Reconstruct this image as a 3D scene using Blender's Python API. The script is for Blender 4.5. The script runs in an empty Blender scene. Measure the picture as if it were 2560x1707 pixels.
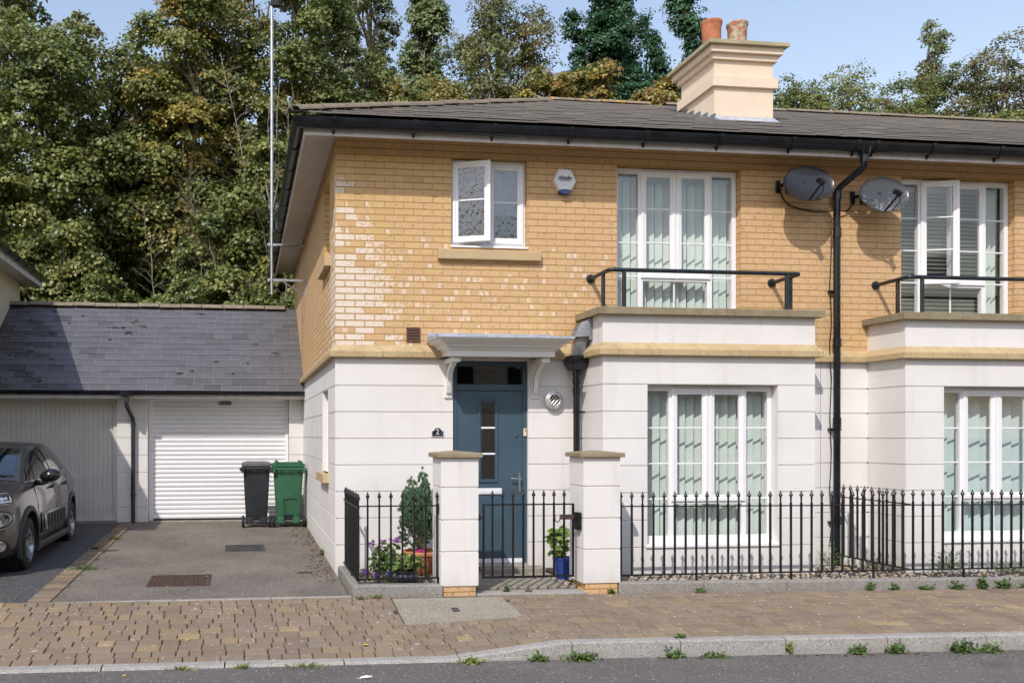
import bpy, bmesh, math, random
import numpy as np
from mathutils import Vector, Matrix
C = bpy.context.scene.collection
SC = bpy.context.scene
PI = math.pi
rad = math.radians

# ---------------------------------------------------------------- camera, sky, sun, exposure
cam = bpy.data.cameras.new('camera')
cam.sensor_width = 36.0
cam.lens = 30.94
cam.shift_x = 0.1555
cam.shift_y = 0.0904
cam.clip_end = 2000
camo = bpy.data.objects.new('camera', cam); C.objects.link(camo)
camo.location = (-1.0285, -9.8584, 1.5622)
camo.rotation_euler = (rad(90), 0, -rad(7.0994))
SC.camera = camo

SUN = Vector((0.66, 1.0, -1.2)).normalized()        # the way the light travels
world = bpy.data.worlds.new('World'); SC.world = world
world.use_nodes = True
wn = world.node_tree; wn.nodes.clear()
sky = wn.nodes.new('ShaderNodeTexSky'); sky.sky_type = 'NISHITA'; sky.sun_disc = False
sky.sun_elevation = math.asin(-SUN.z)
sky.sun_rotation = math.atan2(-SUN.x, -SUN.y)
sky.air_density = 2.0; sky.dust_density = 1.0; sky.ozone_density = 2.2
bg = wn.nodes.new('ShaderNodeBackground'); bg.inputs['Strength'].default_value = 0.15
wo = wn.nodes.new('ShaderNodeOutputWorld')
tn = wn.nodes.new('ShaderNodeMix'); tn.data_type = 'RGBA'; tn.blend_type = 'MULTIPLY'; tn.inputs[0].default_value = 1.0; tn.inputs[7].default_value = (1.11, 0.985, 1.06, 1)
wn.links.new(sky.outputs[0], tn.inputs[6]); wn.links.new(tn.outputs[2], bg.inputs[0]); wn.links.new(bg.outputs[0], wo.inputs[0])
sl = bpy.data.lights.new('sun', 'SUN'); sl.energy = 2.75; sl.angle = rad(0.5); sl.color = (1.0, 0.95, 0.89)
so = bpy.data.objects.new('sun', sl); C.objects.link(so)
so.rotation_euler = SUN.to_track_quat('-Z', 'Y').to_euler()
so.location = (-20, -30, 40)
SC.view_settings.view_transform = 'Standard'
SC.view_settings.look = 'None'
SC.view_settings.exposure = 0.28
SC.view_settings.gamma = 1.0
SC.view_settings.use_curve_mapping = False
SC.cycles.max_bounces = 6
SC.cycles.transparent_max_bounces = 12
SC.cycles.caustics_reflective = False
SC.cycles.caustics_refractive = False

# ---------------------------------------------------------------- node helpers
class G:
    def __init__(s, name):
        s.m = bpy.data.materials.new(name); s.m.use_nodes = True
        s.t = s.m.node_tree; s.t.nodes.clear()
        s._pos = None
    def n(s, typ, ins=None, **kw):
        d = s.t.nodes.new(typ)
        for k, v in kw.items(): setattr(d, k, v)
        for k, v in (ins or {}).items(): s.set(d.inputs[k], v)
        return d
    def set(s, sock, v):
        if isinstance(v, bpy.types.NodeSocket): s.t.links.new(v, sock)
        elif isinstance(v, (tuple, list)) and len(v) == 3 and sock.type == 'RGBA': sock.default_value = (*v, 1)
        else: sock.default_value = v
    def M(s, op, a, b=0.0, c=0.0):
        d = s.t.nodes.new('ShaderNodeMath'); d.operation = op
        s.set(d.inputs[0], a); s.set(d.inputs[1], b); s.set(d.inputs[2], c)
        return d.outputs[0]
    def clamp(s, a): return s.M('MINIMUM', s.M('MAXIMUM', a, 0.0), 1.0)
    def step(s, a, lo, hi):
        d = s.n('ShaderNodeMapRange', {0: a, 1: lo, 2: hi}, interpolation_type='SMOOTHSTEP'); return d.outputs[0]
    def mix(s, f, a, b, blend='MIX'):
        d = s.t.nodes.new('ShaderNodeMix'); d.data_type = 'RGBA'; d.blend_type = blend
        s.set(d.inputs[0], f); s.set(d.inputs[6], a); s.set(d.inputs[7], b); return d.outputs[2]
    def pos(s):
        if s._pos is None: s._pos = s.n('ShaderNodeNewGeometry').outputs['Position']
        return s._pos
    def xyz(s):
        d = s.n('ShaderNodeSeparateXYZ', {0: s.pos()}); return d.outputs[0], d.outputs[1], d.outputs[2]
    def vec(s, x, y, z=0.0): return s.n('ShaderNodeCombineXYZ', {0: x, 1: y, 2: z}).outputs[0]
    def noise(s, scale, detail=3.0, rough=0.55, vec=None):
        return s.n('ShaderNodeTexNoise', {'Vector': vec if vec is not None else s.pos(), 'Scale': scale, 'Detail': detail, 'Roughness': rough}).outputs[0]
    def stretch(s, sx, sy, sz):
        d = s.n('ShaderNodeVectorMath', {0: s.pos(), 1: (sx, sy, sz)}, operation='MULTIPLY'); return d.outputs[0]
    def white(s, vec): 
        return s.n('ShaderNodeTexWhiteNoise', {'Vector': vec}, noise_dimensions='3D')
    def ramp(s, f, stops):
        d = s.n('ShaderNodeValToRGB', {0: f}); e = d.color_ramp.elements
        while len(e) < len(stops): e.new(0.5)
        for q, (p, c) in zip(e, stops): q.position = p; q.color = (*c, 1)
        return d.outputs[0]
    def attr(s, name): return s.n('ShaderNodeAttribute', attribute_name=name).outputs[0]
    def bump(s, h, strength=0.4, dist=0.01): 
        return s.n('ShaderNodeBump', {'Strength': strength, 'Distance': dist, 'Height': h}).outputs[0]
    def pbr(s, col, rough=0.8, metal=0.0, normal=None, **kw):
        ins = {'Base Color': col, 'Roughness': rough, 'Metallic': metal}
        for k, v in kw.items(): ins[k.replace('_', ' ')] = v
        d = s.n('ShaderNodeBsdfPrincipled', ins)
        if normal is not None: s.t.links.new(normal, d.inputs['Normal'])
        return d.outputs[0]
    def out(s, sh):
        o = s.n('ShaderNodeOutputMaterial'); s.t.links.new(sh, o.inputs[0]); return s.m

MAT = {}
def simple(name, col, rough=0.5, metal=0.0, var=0.12, scale=8.0, bump=0.0, bscale=80.0, spec=0.5, coat=0.0):
    g = G(name)
    n = g.noise(scale, 4.0, 0.6)
    c = g.mix(g.step(n, 0.3, 0.7), tuple(x * (1 - var) for x in col), tuple(min(1, x * (1 + var)) for x in col))
    nm = g.bump(g.noise(bscale, 3.0), bump, 0.004) if bump else None
    r = g.M('ADD', rough - 0.06, g.M('MULTIPLY', n, 0.12))
    MAT[name] = g.out(g.pbr(c, r, metal, nm, Specular_IOR_Level=spec, Coat_Weight=coat, Coat_Roughness=0.05))
    return MAT[name]

# ---------------------------------------------------------------- materials
def brick_mat():
    g = G('buff_brick'); x, y, z = g.xyz()
    u = g.M('ADD', x, y)
    v = g.M('DIVIDE', g.M('ADD', z, 0.004), 0.075); row = g.M('FLOOR', v)
    uu = g.M('ADD', g.M('DIVIDE', u, 0.225), g.M('MULTIPLY', g.M('FLOORED_MODULO', row, 2.0), 0.5))
    wob = g.M('MULTIPLY', g.M('SUBTRACT', g.noise(9.0, 2.0), 0.5), 0.05)
    uu = g.M('ADD', uu, wob)
    col = g.M('FLOOR', uu); fu = g.M('FRACT', uu); fv = g.M('FRACT', g.M('ADD', v, g.M('MULTIPLY', wob, 0.8)))
    du = g.M('MULTIPLY', g.M('MINIMUM', fu, g.M('SUBTRACT', 1.0, fu)), 0.225)
    dv = g.M('MULTIPLY', g.M('MINIMUM', fv, g.M('SUBTRACT', 1.0, fv)), 0.075)
    edge = g.M('MINIMUM', du, dv)
    rough = g.M('MULTIPLY', g.M('SUBTRACT', g.noise(60.0, 3.0), 0.5), 0.006)
    brick = g.step(g.M('ADD', edge, rough), 0.0038, 0.0062)         # 1 on the brick, 0 on the joint
    w1 = g.white(g.vec(col, row, 3.0)); w2 = g.white(g.vec(col, row, 7.0))
    base = g.ramp(w1.outputs[0], [(0.0, (0.60, 0.385, 0.175)), (0.35, (0.67, 0.445, 0.205)), (0.65, (0.655, 0.43, 0.215)), (0.9, (0.64, 0.415, 0.225)), (1.0, (0.57, 0.355, 0.185))])
    zone = g.step(g.noise(0.35, 2.0), 0.4, 0.62)
    base = g.mix(g.M('MULTIPLY', g.M('MAXIMUM', g.M('MULTIPLY', zone, 0.6), g.M('MULTIPLY', g.step(u, 1.2, 3.2), g.step(z, 2.7, 3.4))), 0.55), base, (0.665, 0.425, 0.265))
    # a duller panel in the middle of each face, golden towards the arrises
    mid = g.M('MULTIPLY', g.step(g.M('ADD', edge, g.M('MULTIPLY', rough, 2.0)), 0.010, 0.020), g.step(g.noise(13.0, 3.0, 0.6), 0.40, 0.60))
    base = g.mix(g.M('MULTIPLY', mid, 0.5), base, (0.56, 0.365, 0.20))
    # dark creases pressed in the brick face
    cr = g.noise(1.0, 4.0, 0.6, g.stretch(15.0, 15.0, 80.0))
    crease = g.step(cr, 0.630, 0.668)
    base = g.mix(g.M('MULTIPLY', crease, 0.65), base, (0.17, 0.085, 0.035))
    # white salts: whole faces by the corner and low down, spots in rows elsewhere
    p = g.M('ADD', g.M('SUBTRACT', 1.0, g.M('MULTIPLY', u, 1.15)), g.M('MULTIPLY', g.M('SUBTRACT', 3.45, z), 0.30))
    p = g.M('MINIMUM', g.M('MAXIMUM', p, g.M('SUBTRACT', 0.13, g.M('MULTIPLY', g.M('ABSOLUTE', g.M('SUBTRACT', z, 3.05)), 0.16))), 0.86)
    lim = g.M('MULTIPLY', g.M('MULTIPLY', g.step(u, 3.5, 2.7), g.step(z, 4.55, 4.35)), g.step(z, 2.3, 2.5))
    p = g.M('MULTIPLY', p, lim)
    has = g.M('LESS_THAN', w2.outputs[0], p)
    patch = g.step(g.noise(24.0, 4.0, 0.7), g.M('SUBTRACT', 0.58, g.M('MULTIPLY', p, 0.36)), g.M('SUBTRACT', 0.70, g.M('MULTIPLY', p, 0.36)))
    inner = g.step(g.M('ADD', edge, rough), 0.004, 0.010)
    sal = g.M('MULTIPLY', g.M('MULTIPLY', has, patch), inner)
    th = g.M('MULTIPLY', fu, 3.0); ce = g.M('FRACT', th); w3 = g.white(g.vec(g.M('ADD', g.M('MULTIPLY', col, 3.0), g.M('FLOOR', th)), row, 11.0)).outputs[0]
    dc = g.M('MINIMUM', g.M('MULTIPLY', g.M('MINIMUM', ce, g.M('SUBTRACT', 1.0, ce)), 0.075), dv)
    pd = g.M('MULTIPLY', g.M('SUBTRACT', 0.40, g.M('MULTIPLY', g.M('ABSOLUTE', g.M('SUBTRACT', z, 2.85)), 0.36)), g.M('MULTIPLY', lim, g.step(g.noise(1.6, 2.0), 0.36, 0.62)))
    dot = g.M('MULTIPLY', g.M('LESS_THAN', w3, pd), g.step(g.M('ADD', dc, g.M('MULTIPLY', rough, 2.2)), 0.008, 0.017))
    sal = g.M('MAXIMUM', sal, g.M('MULTIPLY', dot, g.step(g.noise(40.0, 3.0), 0.35, 0.6)))
    base = g.mix(g.M('MULTIPLY', g.M('MULTIPLY', sal, g.M('ADD', 0.45, g.M('MULTIPLY', g.step(g.noise(45.0, 4.0, 0.7), 0.3, 0.6), 0.42))), g.M('SUBTRACT', 1.0, g.M('MULTIPLY', crease, 0.6))), base, (0.84, 0.77, 0.70))
    fine = g.noise(220.0, 2.0)
    base = g.mix(g.step(fine, 0.35, 0.75), base, g.mix(0.3, base, (0.75, 0.52, 0.26)))
    mort = g.mix(g.noise(40.0), (0.36, 0.22, 0.075), (0.48, 0.305, 0.11))
    mort = g.mix(g.step(g.M('SUBTRACT', dv, du), -0.0005, 0.0008), mort, g.mix(0.75, mort, (0.60, 0.385, 0.155)))
    c = g.mix(brick, mort, base)
    h = g.M('ADD', g.M('MULTIPLY', brick, 1.0), g.M('ADD', g.M('MULTIPLY', fine, 0.18), g.M('MULTIPLY', crease, -0.5)))
    MAT['brick'] = g.out(g.pbr(c, 0.92, 0, g.bump(h, 0.9, 0.009), Specular_IOR_Level=0.15))
brick_mat()

def render_mat(name, a, b):
    g = G(name); x, y, z = g.xyz()
    big = g.noise(1.3, 3.0, 0.6); st = g.noise(1.0, 4.0, 0.6, g.stretch(7.0, 7.0, 0.7))
    c = g.mix(g.step(big, 0.35, 0.7), a, b)
    c = g.mix(g.M('MULTIPLY', g.step(st, 0.54, 0.80), 0.22), c, (0.42, 0.38, 0.31))
    low = g.M('MULTIPLY', g.step(g.M('ADD', z, g.M('MULTIPLY', st, 0.35)), 0.42, 0.10), 0.36)
    c = g.mix(low, c, (0.40, 0.37, 0.30))
    sp = g.step(g.noise(34.0, 1.0, 0.3), 0.765, 0.80)
    c = g.mix(g.M('MULTIPLY', sp, 0.25), c, (0.25, 0.22, 0.18))
    h = g.M('ADD', g.noise(85.0, 3.0, 0.6), g.M('MULTIPLY', g.noise(300.0, 2.0), 0.35))
    MAT[name] = g.out(g.pbr(c, 0.93, 0, g.bump(h, 0.45, 0.004), Specular_IOR_Level=0.15))
render_mat('render', (0.79, 0.765, 0.735), (0.745, 0.72, 0.685))
render_mat('render_cream', (0.72, 0.64, 0.47), (0.66, 0.58, 0.42))

def stone_mat(name, a, b, lichen=0.0, joint=0.0, green=(0.30, 0.32, 0.17)):
    g = G(name); x, y, z = g.xyz()
    c = g.mix(g.step(g.noise(5.0, 4.0, 0.65), 0.3, 0.7), a, b)
    gr = 0.85 if 'granite' in name or name == 'slab' else 0.06 if 'chimney_r' in name else 0.30
    c = g.mix(g.M('MULTIPLY', g.step(g.noise(95.0, 2.0), 0.50, 0.66), gr), c, tuple(v * 0.38 for v in a))
    c = g.mix(g.M('MULTIPLY', g.step(g.noise(110.0, 1.0), 0.60, 0.70), gr * 0.8), c, (0.72, 0.68, 0.6))
    if lichen: c = g.mix(g.M('MULTIPLY', g.step(g.noise(11.0, 5.0, 0.7), 0.54, 0.66), lichen), c, green)
    h = g.noise(120.0, 3.0)
    if joint:
        f = g.M('FRACT', g.M('DIVIDE', g.M('ADD', x, y), joint))
        j = g.M('LESS_THAN', f, 0.008 / joint)
        c = g.mix(g.M('MULTIPLY', j, 0.55), c, tuple(v * 0.35 for v in a)); h = g.M('SUBTRACT', h, g.M('MULTIPLY', j, 3.0))
    MAT[name] = g.out(g.pbr(c, 0.93, 0, g.bump(h, 0.4, 0.003), Specular_IOR_Level=0.15))
stone_mat('string_stone', (0.55, 0.425, 0.235), (0.46, 0.345, 0.185), 0.35, 0.47, (0.27, 0.21, 0.10))
stone_mat('sill_stone', (0.56, 0.425, 0.245), (0.52, 0.39, 0.22))
stone_mat('coping_stone', (0.25, 0.20, 0.12), (0.31, 0.26, 0.165), 0.4, 0.72, (0.17, 0.14, 0.08))
stone_mat('pier_cap_stone', (0.27, 0.21, 0.125), (0.35, 0.29, 0.19), 0.35, 0, (0.18, 0.15, 0.09))
stone_mat('chimney_render', (0.80, 0.665, 0.52), (0.77, 0.63, 0.48), 0.10, 0, (0.50, 0.43, 0.29))
stone_mat('chimney_cap', (0.48, 0.40, 0.27), (0.36, 0.31, 0.20), 0.75)
stone_mat('ridge_clay', (0.27, 0.22, 0.155), (0.20, 0.165, 0.12), 0.6, 0, (0.34, 0.29, 0.20))
stone_mat('granite', (0.33, 0.31, 0.28), (0.26, 0.245, 0.22), 0.4, 0, (0.17, 0.16, 0.13))
stone_mat('granite_light', (0.40, 0.38, 0.345), (0.33, 0.31, 0.28), 0.3, 0, (0.22, 0.20, 0.17))
stone_mat('slab', (0.34, 0.30, 0.23), (0.28, 0.245, 0.185), 0.3, 0, (0.40, 0.36, 0.28))
stone_mat('path_slab', (0.33, 0.295, 0.24), (0.25, 0.225, 0.185), 0.45, 0, (0.18, 0.165, 0.13))

def ridge_lichen():
    g = G('lichen_ridge')
    c = g.mix(g.step(g.noise(6.0, 4.0), 0.35, 0.7), (0.20, 0.165, 0.12), (0.30, 0.25, 0.17))
    x, y, z = g.xyz()
    far = g.step(g.M('ABSOLUTE', g.M('SUBTRACT', x, 4.6)), 2.4, 0.3)
    l = g.M('MULTIPLY', g.step(g.noise(9.0, 5.0, 0.7), 0.52, 0.60), g.M('ADD', 0.15, g.M('MULTIPLY', far, 0.8)))
    c = g.mix(l, c, (0.58, 0.29, 0.04))
    MAT['lichen_ridge'] = g.out(g.pbr(c, 0.95, 0, g.bump(g.noise(60.0), 0.5, 0.006)))
ridge_lichen()

def asphalt(name, a, b, chips=0.5):
    g = G(name); x, y, z = g.xyz()
    c = g.mix(g.step(g.noise(0.9, 5.0, 0.65), 0.35, 0.7), a, b)
    vo = g.n('ShaderNodeTexVoronoi', {'Vector': g.pos(), 'Scale': 110.0}).outputs
    k = g.n('ShaderNodeSeparateColor', {0: vo['Color']}).outputs[0]
    c = g.mix(g.M('MULTIPLY', g.step(k, 0.1, 0.95), chips), c, tuple(min(1, q * 2.1) for q in b))
    c = g.mix(g.M('MULTIPLY', g.M('GREATER_THAN', k, 0.985), 0.8), c, (0.55, 0.5, 0.43))
    dk = g.step(g.noise(2.2, 4.0, 0.7), 0.60, 0.72)
    c = g.mix(g.M('MULTIPLY', dk, 0.25), c, tuple(q * 0.5 for q in a))
    MAT[name] = g.out(g.pbr(c, 0.88, 0, g.bump(g.M('ADD', k, g.noise(60.0)), 0.5, 0.004), Specular_IOR_Level=0.3))
asphalt('road_asphalt', (0.092, 0.084, 0.076), (0.125, 0.114, 0.102), 0.45)
asphalt('drive_asphalt', (0.092, 0.080, 0.068), (0.185, 0.160, 0.133), 0.40)
asphalt('new_asphalt', (0.066, 0.066, 0.067), (0.082, 0.081, 0.080), 0.30)

def vcol(name, rough=0.9, bump=0.4, bscale=70.0, spec=0.2, speck=None, dirt=0.0, dist=0.004, edge=None):
    g = G(name); c = g.attr('tint')
    c = g.mix(g.M('MULTIPLY', g.step(g.noise(9.0, 4.0, 0.65), 0.4, 0.75), 0.35), c, g.mix(0.5, c, (0.16, 0.13, 0.10)))
    c = g.mix(g.M('MULTIPLY', g.noise(bscale, 3.0), 0.35), c, g.mix(1.0, c, (1.25, 1.25, 1.25), 'MULTIPLY'))
    if speck:
        sp = g.step(g.noise(27.0, 2.0, 0.4), 0.685, 0.715)
        c = g.mix(g.M('MULTIPLY', sp, 0.8), c, speck)
    if dirt: c = g.mix(g.M('MULTIPLY', g.step(g.noise(1.6, 5.0, 0.7), 0.52, 0.70), dirt), c, (0.085, 0.075, 0.06))
    MAT[name] = g.out(g.pbr(c, rough, 0, g.bump(g.noise(bscale, 3.0), bump, dist), Specular_IOR_Level=spec))
vcol('paver', 0.93, 0.9, 55.0, 0.15, (0.52, 0.48, 0.42), 0.25, 0.006)
vcol('slate', 0.50, 0.25, 55.0, 0.5, None, 0.18)
vcol('roof_tile', 0.85, 0.5, 40.0, 0.3, None, 0.30)
vcol('pebble', 0.75, 0.3, 60.0, 0.3)

def leaf_mat(name, trans=0.35, rough=0.55):
    g = G(name); c = g.attr('tint')
    d = g.pbr(c, rough, Specular_IOR_Level=0.35)
    t = g.n('ShaderNodeBsdfTranslucent', {0: g.mix(1.0, c, (1.25, 1.35, 0.7), 'MULTIPLY')}).outputs[0]
    MAT[name] = g.out(g.n('ShaderNodeMixShader', {0: trans, 1: d, 2: t}).outputs[0])
leaf_mat('leaf', 0.22, 0.42); leaf_mat('petal', 0.3, 0.6)

def glass_mat(name, tint, mirror=0.0, wavy=0.0):
    g = G(name)
    tr = g.n('ShaderNodeBsdfTransparent', {0: tint}).outputs[0]
    nm = None
    if wavy: nm = g.bump(g.noise(16.0, 3.0, 0.6, g.stretch(1.6, 1.6, 0.7)), wavy, 0.02)
    gl = g.n('ShaderNodeBsdfGlossy', {0: (0.95, 0.97, 1.0), 1: 0.02})
    ge = g.n('ShaderNodeNewGeometry')
    dt = g.n('ShaderNodeVectorMath', {0: nm if nm is not None else ge.outputs['Normal'], 1: ge.outputs['Incoming']}, operation='DOT_PRODUCT').outputs['Value']
    if nm is not None: g.t.links.new(nm, gl.inputs['Normal'])
    sch = g.M('POWER', g.M('SUBTRACT', 1.0, g.clamp(g.M('ABSOLUTE', dt))), 5.0)
    f = g.clamp(g.M('ADD', g.M('ADD', 0.075, g.M('MULTIPLY', sch, 0.92)), mirror))
    MAT[name] = g.out(g.n('ShaderNodeMixShader', {0: f, 1: tr, 2: gl.outputs[0]}).outputs[0])
glass_mat('glass', (0.91, 0.95, 0.93), 0.035)
glass_mat('dark_obscure_glass', (0.12, 0.13, 0.15), 0.10, 0.7)
glass_mat('obscure_glass', (0.45, 0.49, 0.55), 0.10, 0.35)
glass_mat('car_glass', (0.30, 0.36, 0.38), 0.10)
glass_mat('lamp_glass', (0.93, 0.94, 0.95), 0.05)

simple('white_upvc', (0.83, 0.83, 0.83), 0.35, var=0.02)
simple('white_paint', (0.76, 0.745, 0.72), 0.5, var=0.05, scale=4)
simple('canopy_paint', (0.75, 0.725, 0.68), 0.55, var=0.03, scale=5)
simple('soffit_board', (0.60, 0.565, 0.51), 0.6, var=0.08, scale=3)
simple('fascia_paint', (0.70, 0.68, 0.66), 0.5, var=0.12, scale=6)
simple('black_gutter', (0.008, 0.010, 0.013), 0.22, var=0.5, scale=5, bump=0.04)
simple('grey_pipe', (0.030, 0.036, 0.040), 0.40, var=0.4, scale=5)
simple('black_iron', (0.0095, 0.0085, 0.009), 0.38, var=0.4, scale=30, bump=0.3, bscale=140)
simple('rail_paint', (0.016, 0.019, 0.024), 0.33, var=0.4, scale=12, bump=0.15)
simple('door_blue', (0.052, 0.090, 0.122), 0.45, var=0.07, scale=3)
simple('dark_void', (0.010, 0.011, 0.012), 0.9)
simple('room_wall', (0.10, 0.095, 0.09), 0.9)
simple('chrome', (0.60, 0.61, 0.63), 0.22, 1.0, var=0.05)
simple('galvanised', (0.52, 0.53, 0.55), 0.42, 0.85, var=0.15, scale=20)
simple('aluminium', (0.80, 0.79, 0.79), 0.33, 0.75, var=0.06)
simple('lead', (0.22, 0.24, 0.26), 0.48, 0.25, var=0.35, scale=7, bump=0.3, bscale=25)
simple('lead_light', (0.42, 0.45, 0.50), 0.5, 0.1, var=0.2, scale=9, bump=0.3, bscale=25)
simple('terracotta', (0.50, 0.19, 0.085), 0.8, var=0.2, scale=6, bump=0.25)
simple('pot_clay', (0.46, 0.17, 0.085), 0.85, var=0.25, scale=6, bump=0.3)
simple('blue_glaze', (0.012, 0.062, 0.34), 0.16, var=0.25, scale=5, coat=0.6)
simple('slate_glaze', (0.035, 0.043, 0.055), 0.18, var=0.9, scale=14, coat=0.5)
simple('brown_plastic', (0.115, 0.052, 0.030), 0.5, var=0.1)
simple('cream_plastic', (0.72, 0.63, 0.42), 0.45, var=0.04)
simple('white_plastic', (0.78, 0.79, 0.81), 0.35, var=0.03)
simple('blue_lens', (0.004, 0.016, 0.10), 0.18, var=0.3, coat=0.5)
simple('black_text', (0.03, 0.034, 0.04), 0.6)
simple('grey_text', (0.30, 0.31, 0.33), 0.6)
simple('plaque_black', (0.018, 0.020, 0.028), 0.3)
simple('silver_print', (0.62, 0.63, 0.65), 0.4, 0.3)
simple('bin_black', (0.019, 0.023, 0.030), 0.55, var=0.2, scale=5, bump=0.1, bscale=200)
simple('bin_lid_grey', (0.12, 0.12, 0.115), 0.5, var=0.3, scale=5)
simple('bin_green', (0.030, 0.125, 0.062), 0.5, var=0.12, scale=3, bump=0.1, bscale=200)
simple('rubber', (0.013, 0.013, 0.014), 0.75, var=0.3, scale=30)
simple('iron_rust', (0.088, 0.052, 0.040), 0.75, 0.2, var=0.35, scale=14, bump=0.5)
simple('iron_grey', (0.060, 0.058, 0.055), 0.7, 0.2, var=0.35, scale=14, bump=0.5)
simple('garage_white', (0.84, 0.84, 0.85), 0.42, var=0.015)
simple('garage_cream', (0.62, 0.60, 0.55), 0.55, var=0.05, scale=3)
simple('blind_green', (0.74, 0.79, 0.75), 0.8, var=0.04)
simple('blind_aqua', (0.66, 0.75, 0.76), 0.8, var=0.04)
simple('blind_cream', (0.60, 0.61, 0.57), 0.6, var=0.06)
simple('car_chrome', (0.75, 0.75, 0.76), 0.12, 1.0, var=0.02)
simple('car_cladding', (0.028, 0.028, 0.030), 0.55, var=0.2)
simple('car_black', (0.008, 0.008, 0.009), 0.12, var=0.2, coat=0.5)
simple('alloy', (0.42, 0.42, 0.43), 0.28, 0.9, var=0.1)
simple('bark_grey', (0.24, 0.205, 0.165), 0.9, var=0.4, scale=9, bump=0.7, bscale=30)
simple('bark_dark', (0.085, 0.066, 0.048), 0.9, var=0.4, scale=9, bump=0.7, bscale=30)
simple('twig_pale', (0.27, 0.225, 0.175), 0.85, var=0.3, scale=9)
simple('soil', (0.045, 0.034, 0.024), 0.95, var=0.4, scale=9, bump=0.8, bscale=30)
simple('woodland_floor', (0.022, 0.022, 0.012), 0.95, var=0.5, scale=1.5, bump=0.8, bscale=6)
simple('yellow_leaf', (0.80, 0.55, 0.03), 0.6)
simple('brown_leaf', (0.30, 0.14, 0.05), 0.7)
simple('feather_white', (0.82, 0.82, 0.84), 0.8)
simple('joint_sand', (0.060, 0.050, 0.036), 0.95, var=0.4, scale=12, bump=0.5, bscale=90)

def car_paint():
    g = G('car_paint')
    n = g.noise(26.0, 5.0, 0.7); x, y, z = g.xyz()
    nz = g.n('ShaderNodeSeparateXYZ', {0: g.n('ShaderNodeNewGeometry').outputs['Normal']}).outputs[2]
    dust = g.M('MULTIPLY', g.step(n, 0.42, 0.66), g.M('ADD', 0.10, g.M('MULTIPLY', g.step(nz, 0.4, 0.9), 0.55)))
    c = g.mix(dust, (0.105, 0.096, 0.088), (0.23, 0.19, 0.135))
    MAT['car_paint'] = g.out(g.pbr(c, g.M('ADD', 0.30, g.M('MULTIPLY', dust, 0.5)), 0.45, None, Coat_Weight=g.M('SUBTRACT', 0.9, dust), Coat_Roughness=0.04))
car_paint()

def dish_mat(name, base, lim):
    g = G(name); n = g.noise(34.0, 4.0, 0.7); m = g.noise(3.0, 2.0)
    w = g.step(g.M('ADD', n, g.M('MULTIPLY', g.M('SUBTRACT', m, 0.5), 0.55)), lim, lim + 0.06)
    c = g.mix(g.M('MULTIPLY', w, 0.55), base, (0.42, 0.42, 0.40))
    MAT[name] = g.out(g.pbr(c, g.M('ADD', 0.28, g.M('MULTIPLY', w, 0.4)), 0.25))
dish_mat('dish_steel', (0.085, 0.087, 0.090), 0.56); dish_mat('dish_dark', (0.042, 0.044, 0.048), 0.70)
def pot_lichen():
    g = G('lichen_clay'); w = g.step(g.noise(13.0, 5.0, 0.7), 0.42, 0.56)
    c = g.mix(w, (0.44, 0.16, 0.085), (0.50, 0.46, 0.34)); c = g.mix(g.M('MULTIPLY', g.step(g.noise(22.0, 4.0), 0.56, 0.66), 0.6), c, (0.14, 0.11, 0.07))
    MAT['lichen_clay'] = g.out(g.pbr(c, 0.92, 0, g.bump(g.noise(50.0), 0.5, 0.005)))
pot_lichen()
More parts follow.
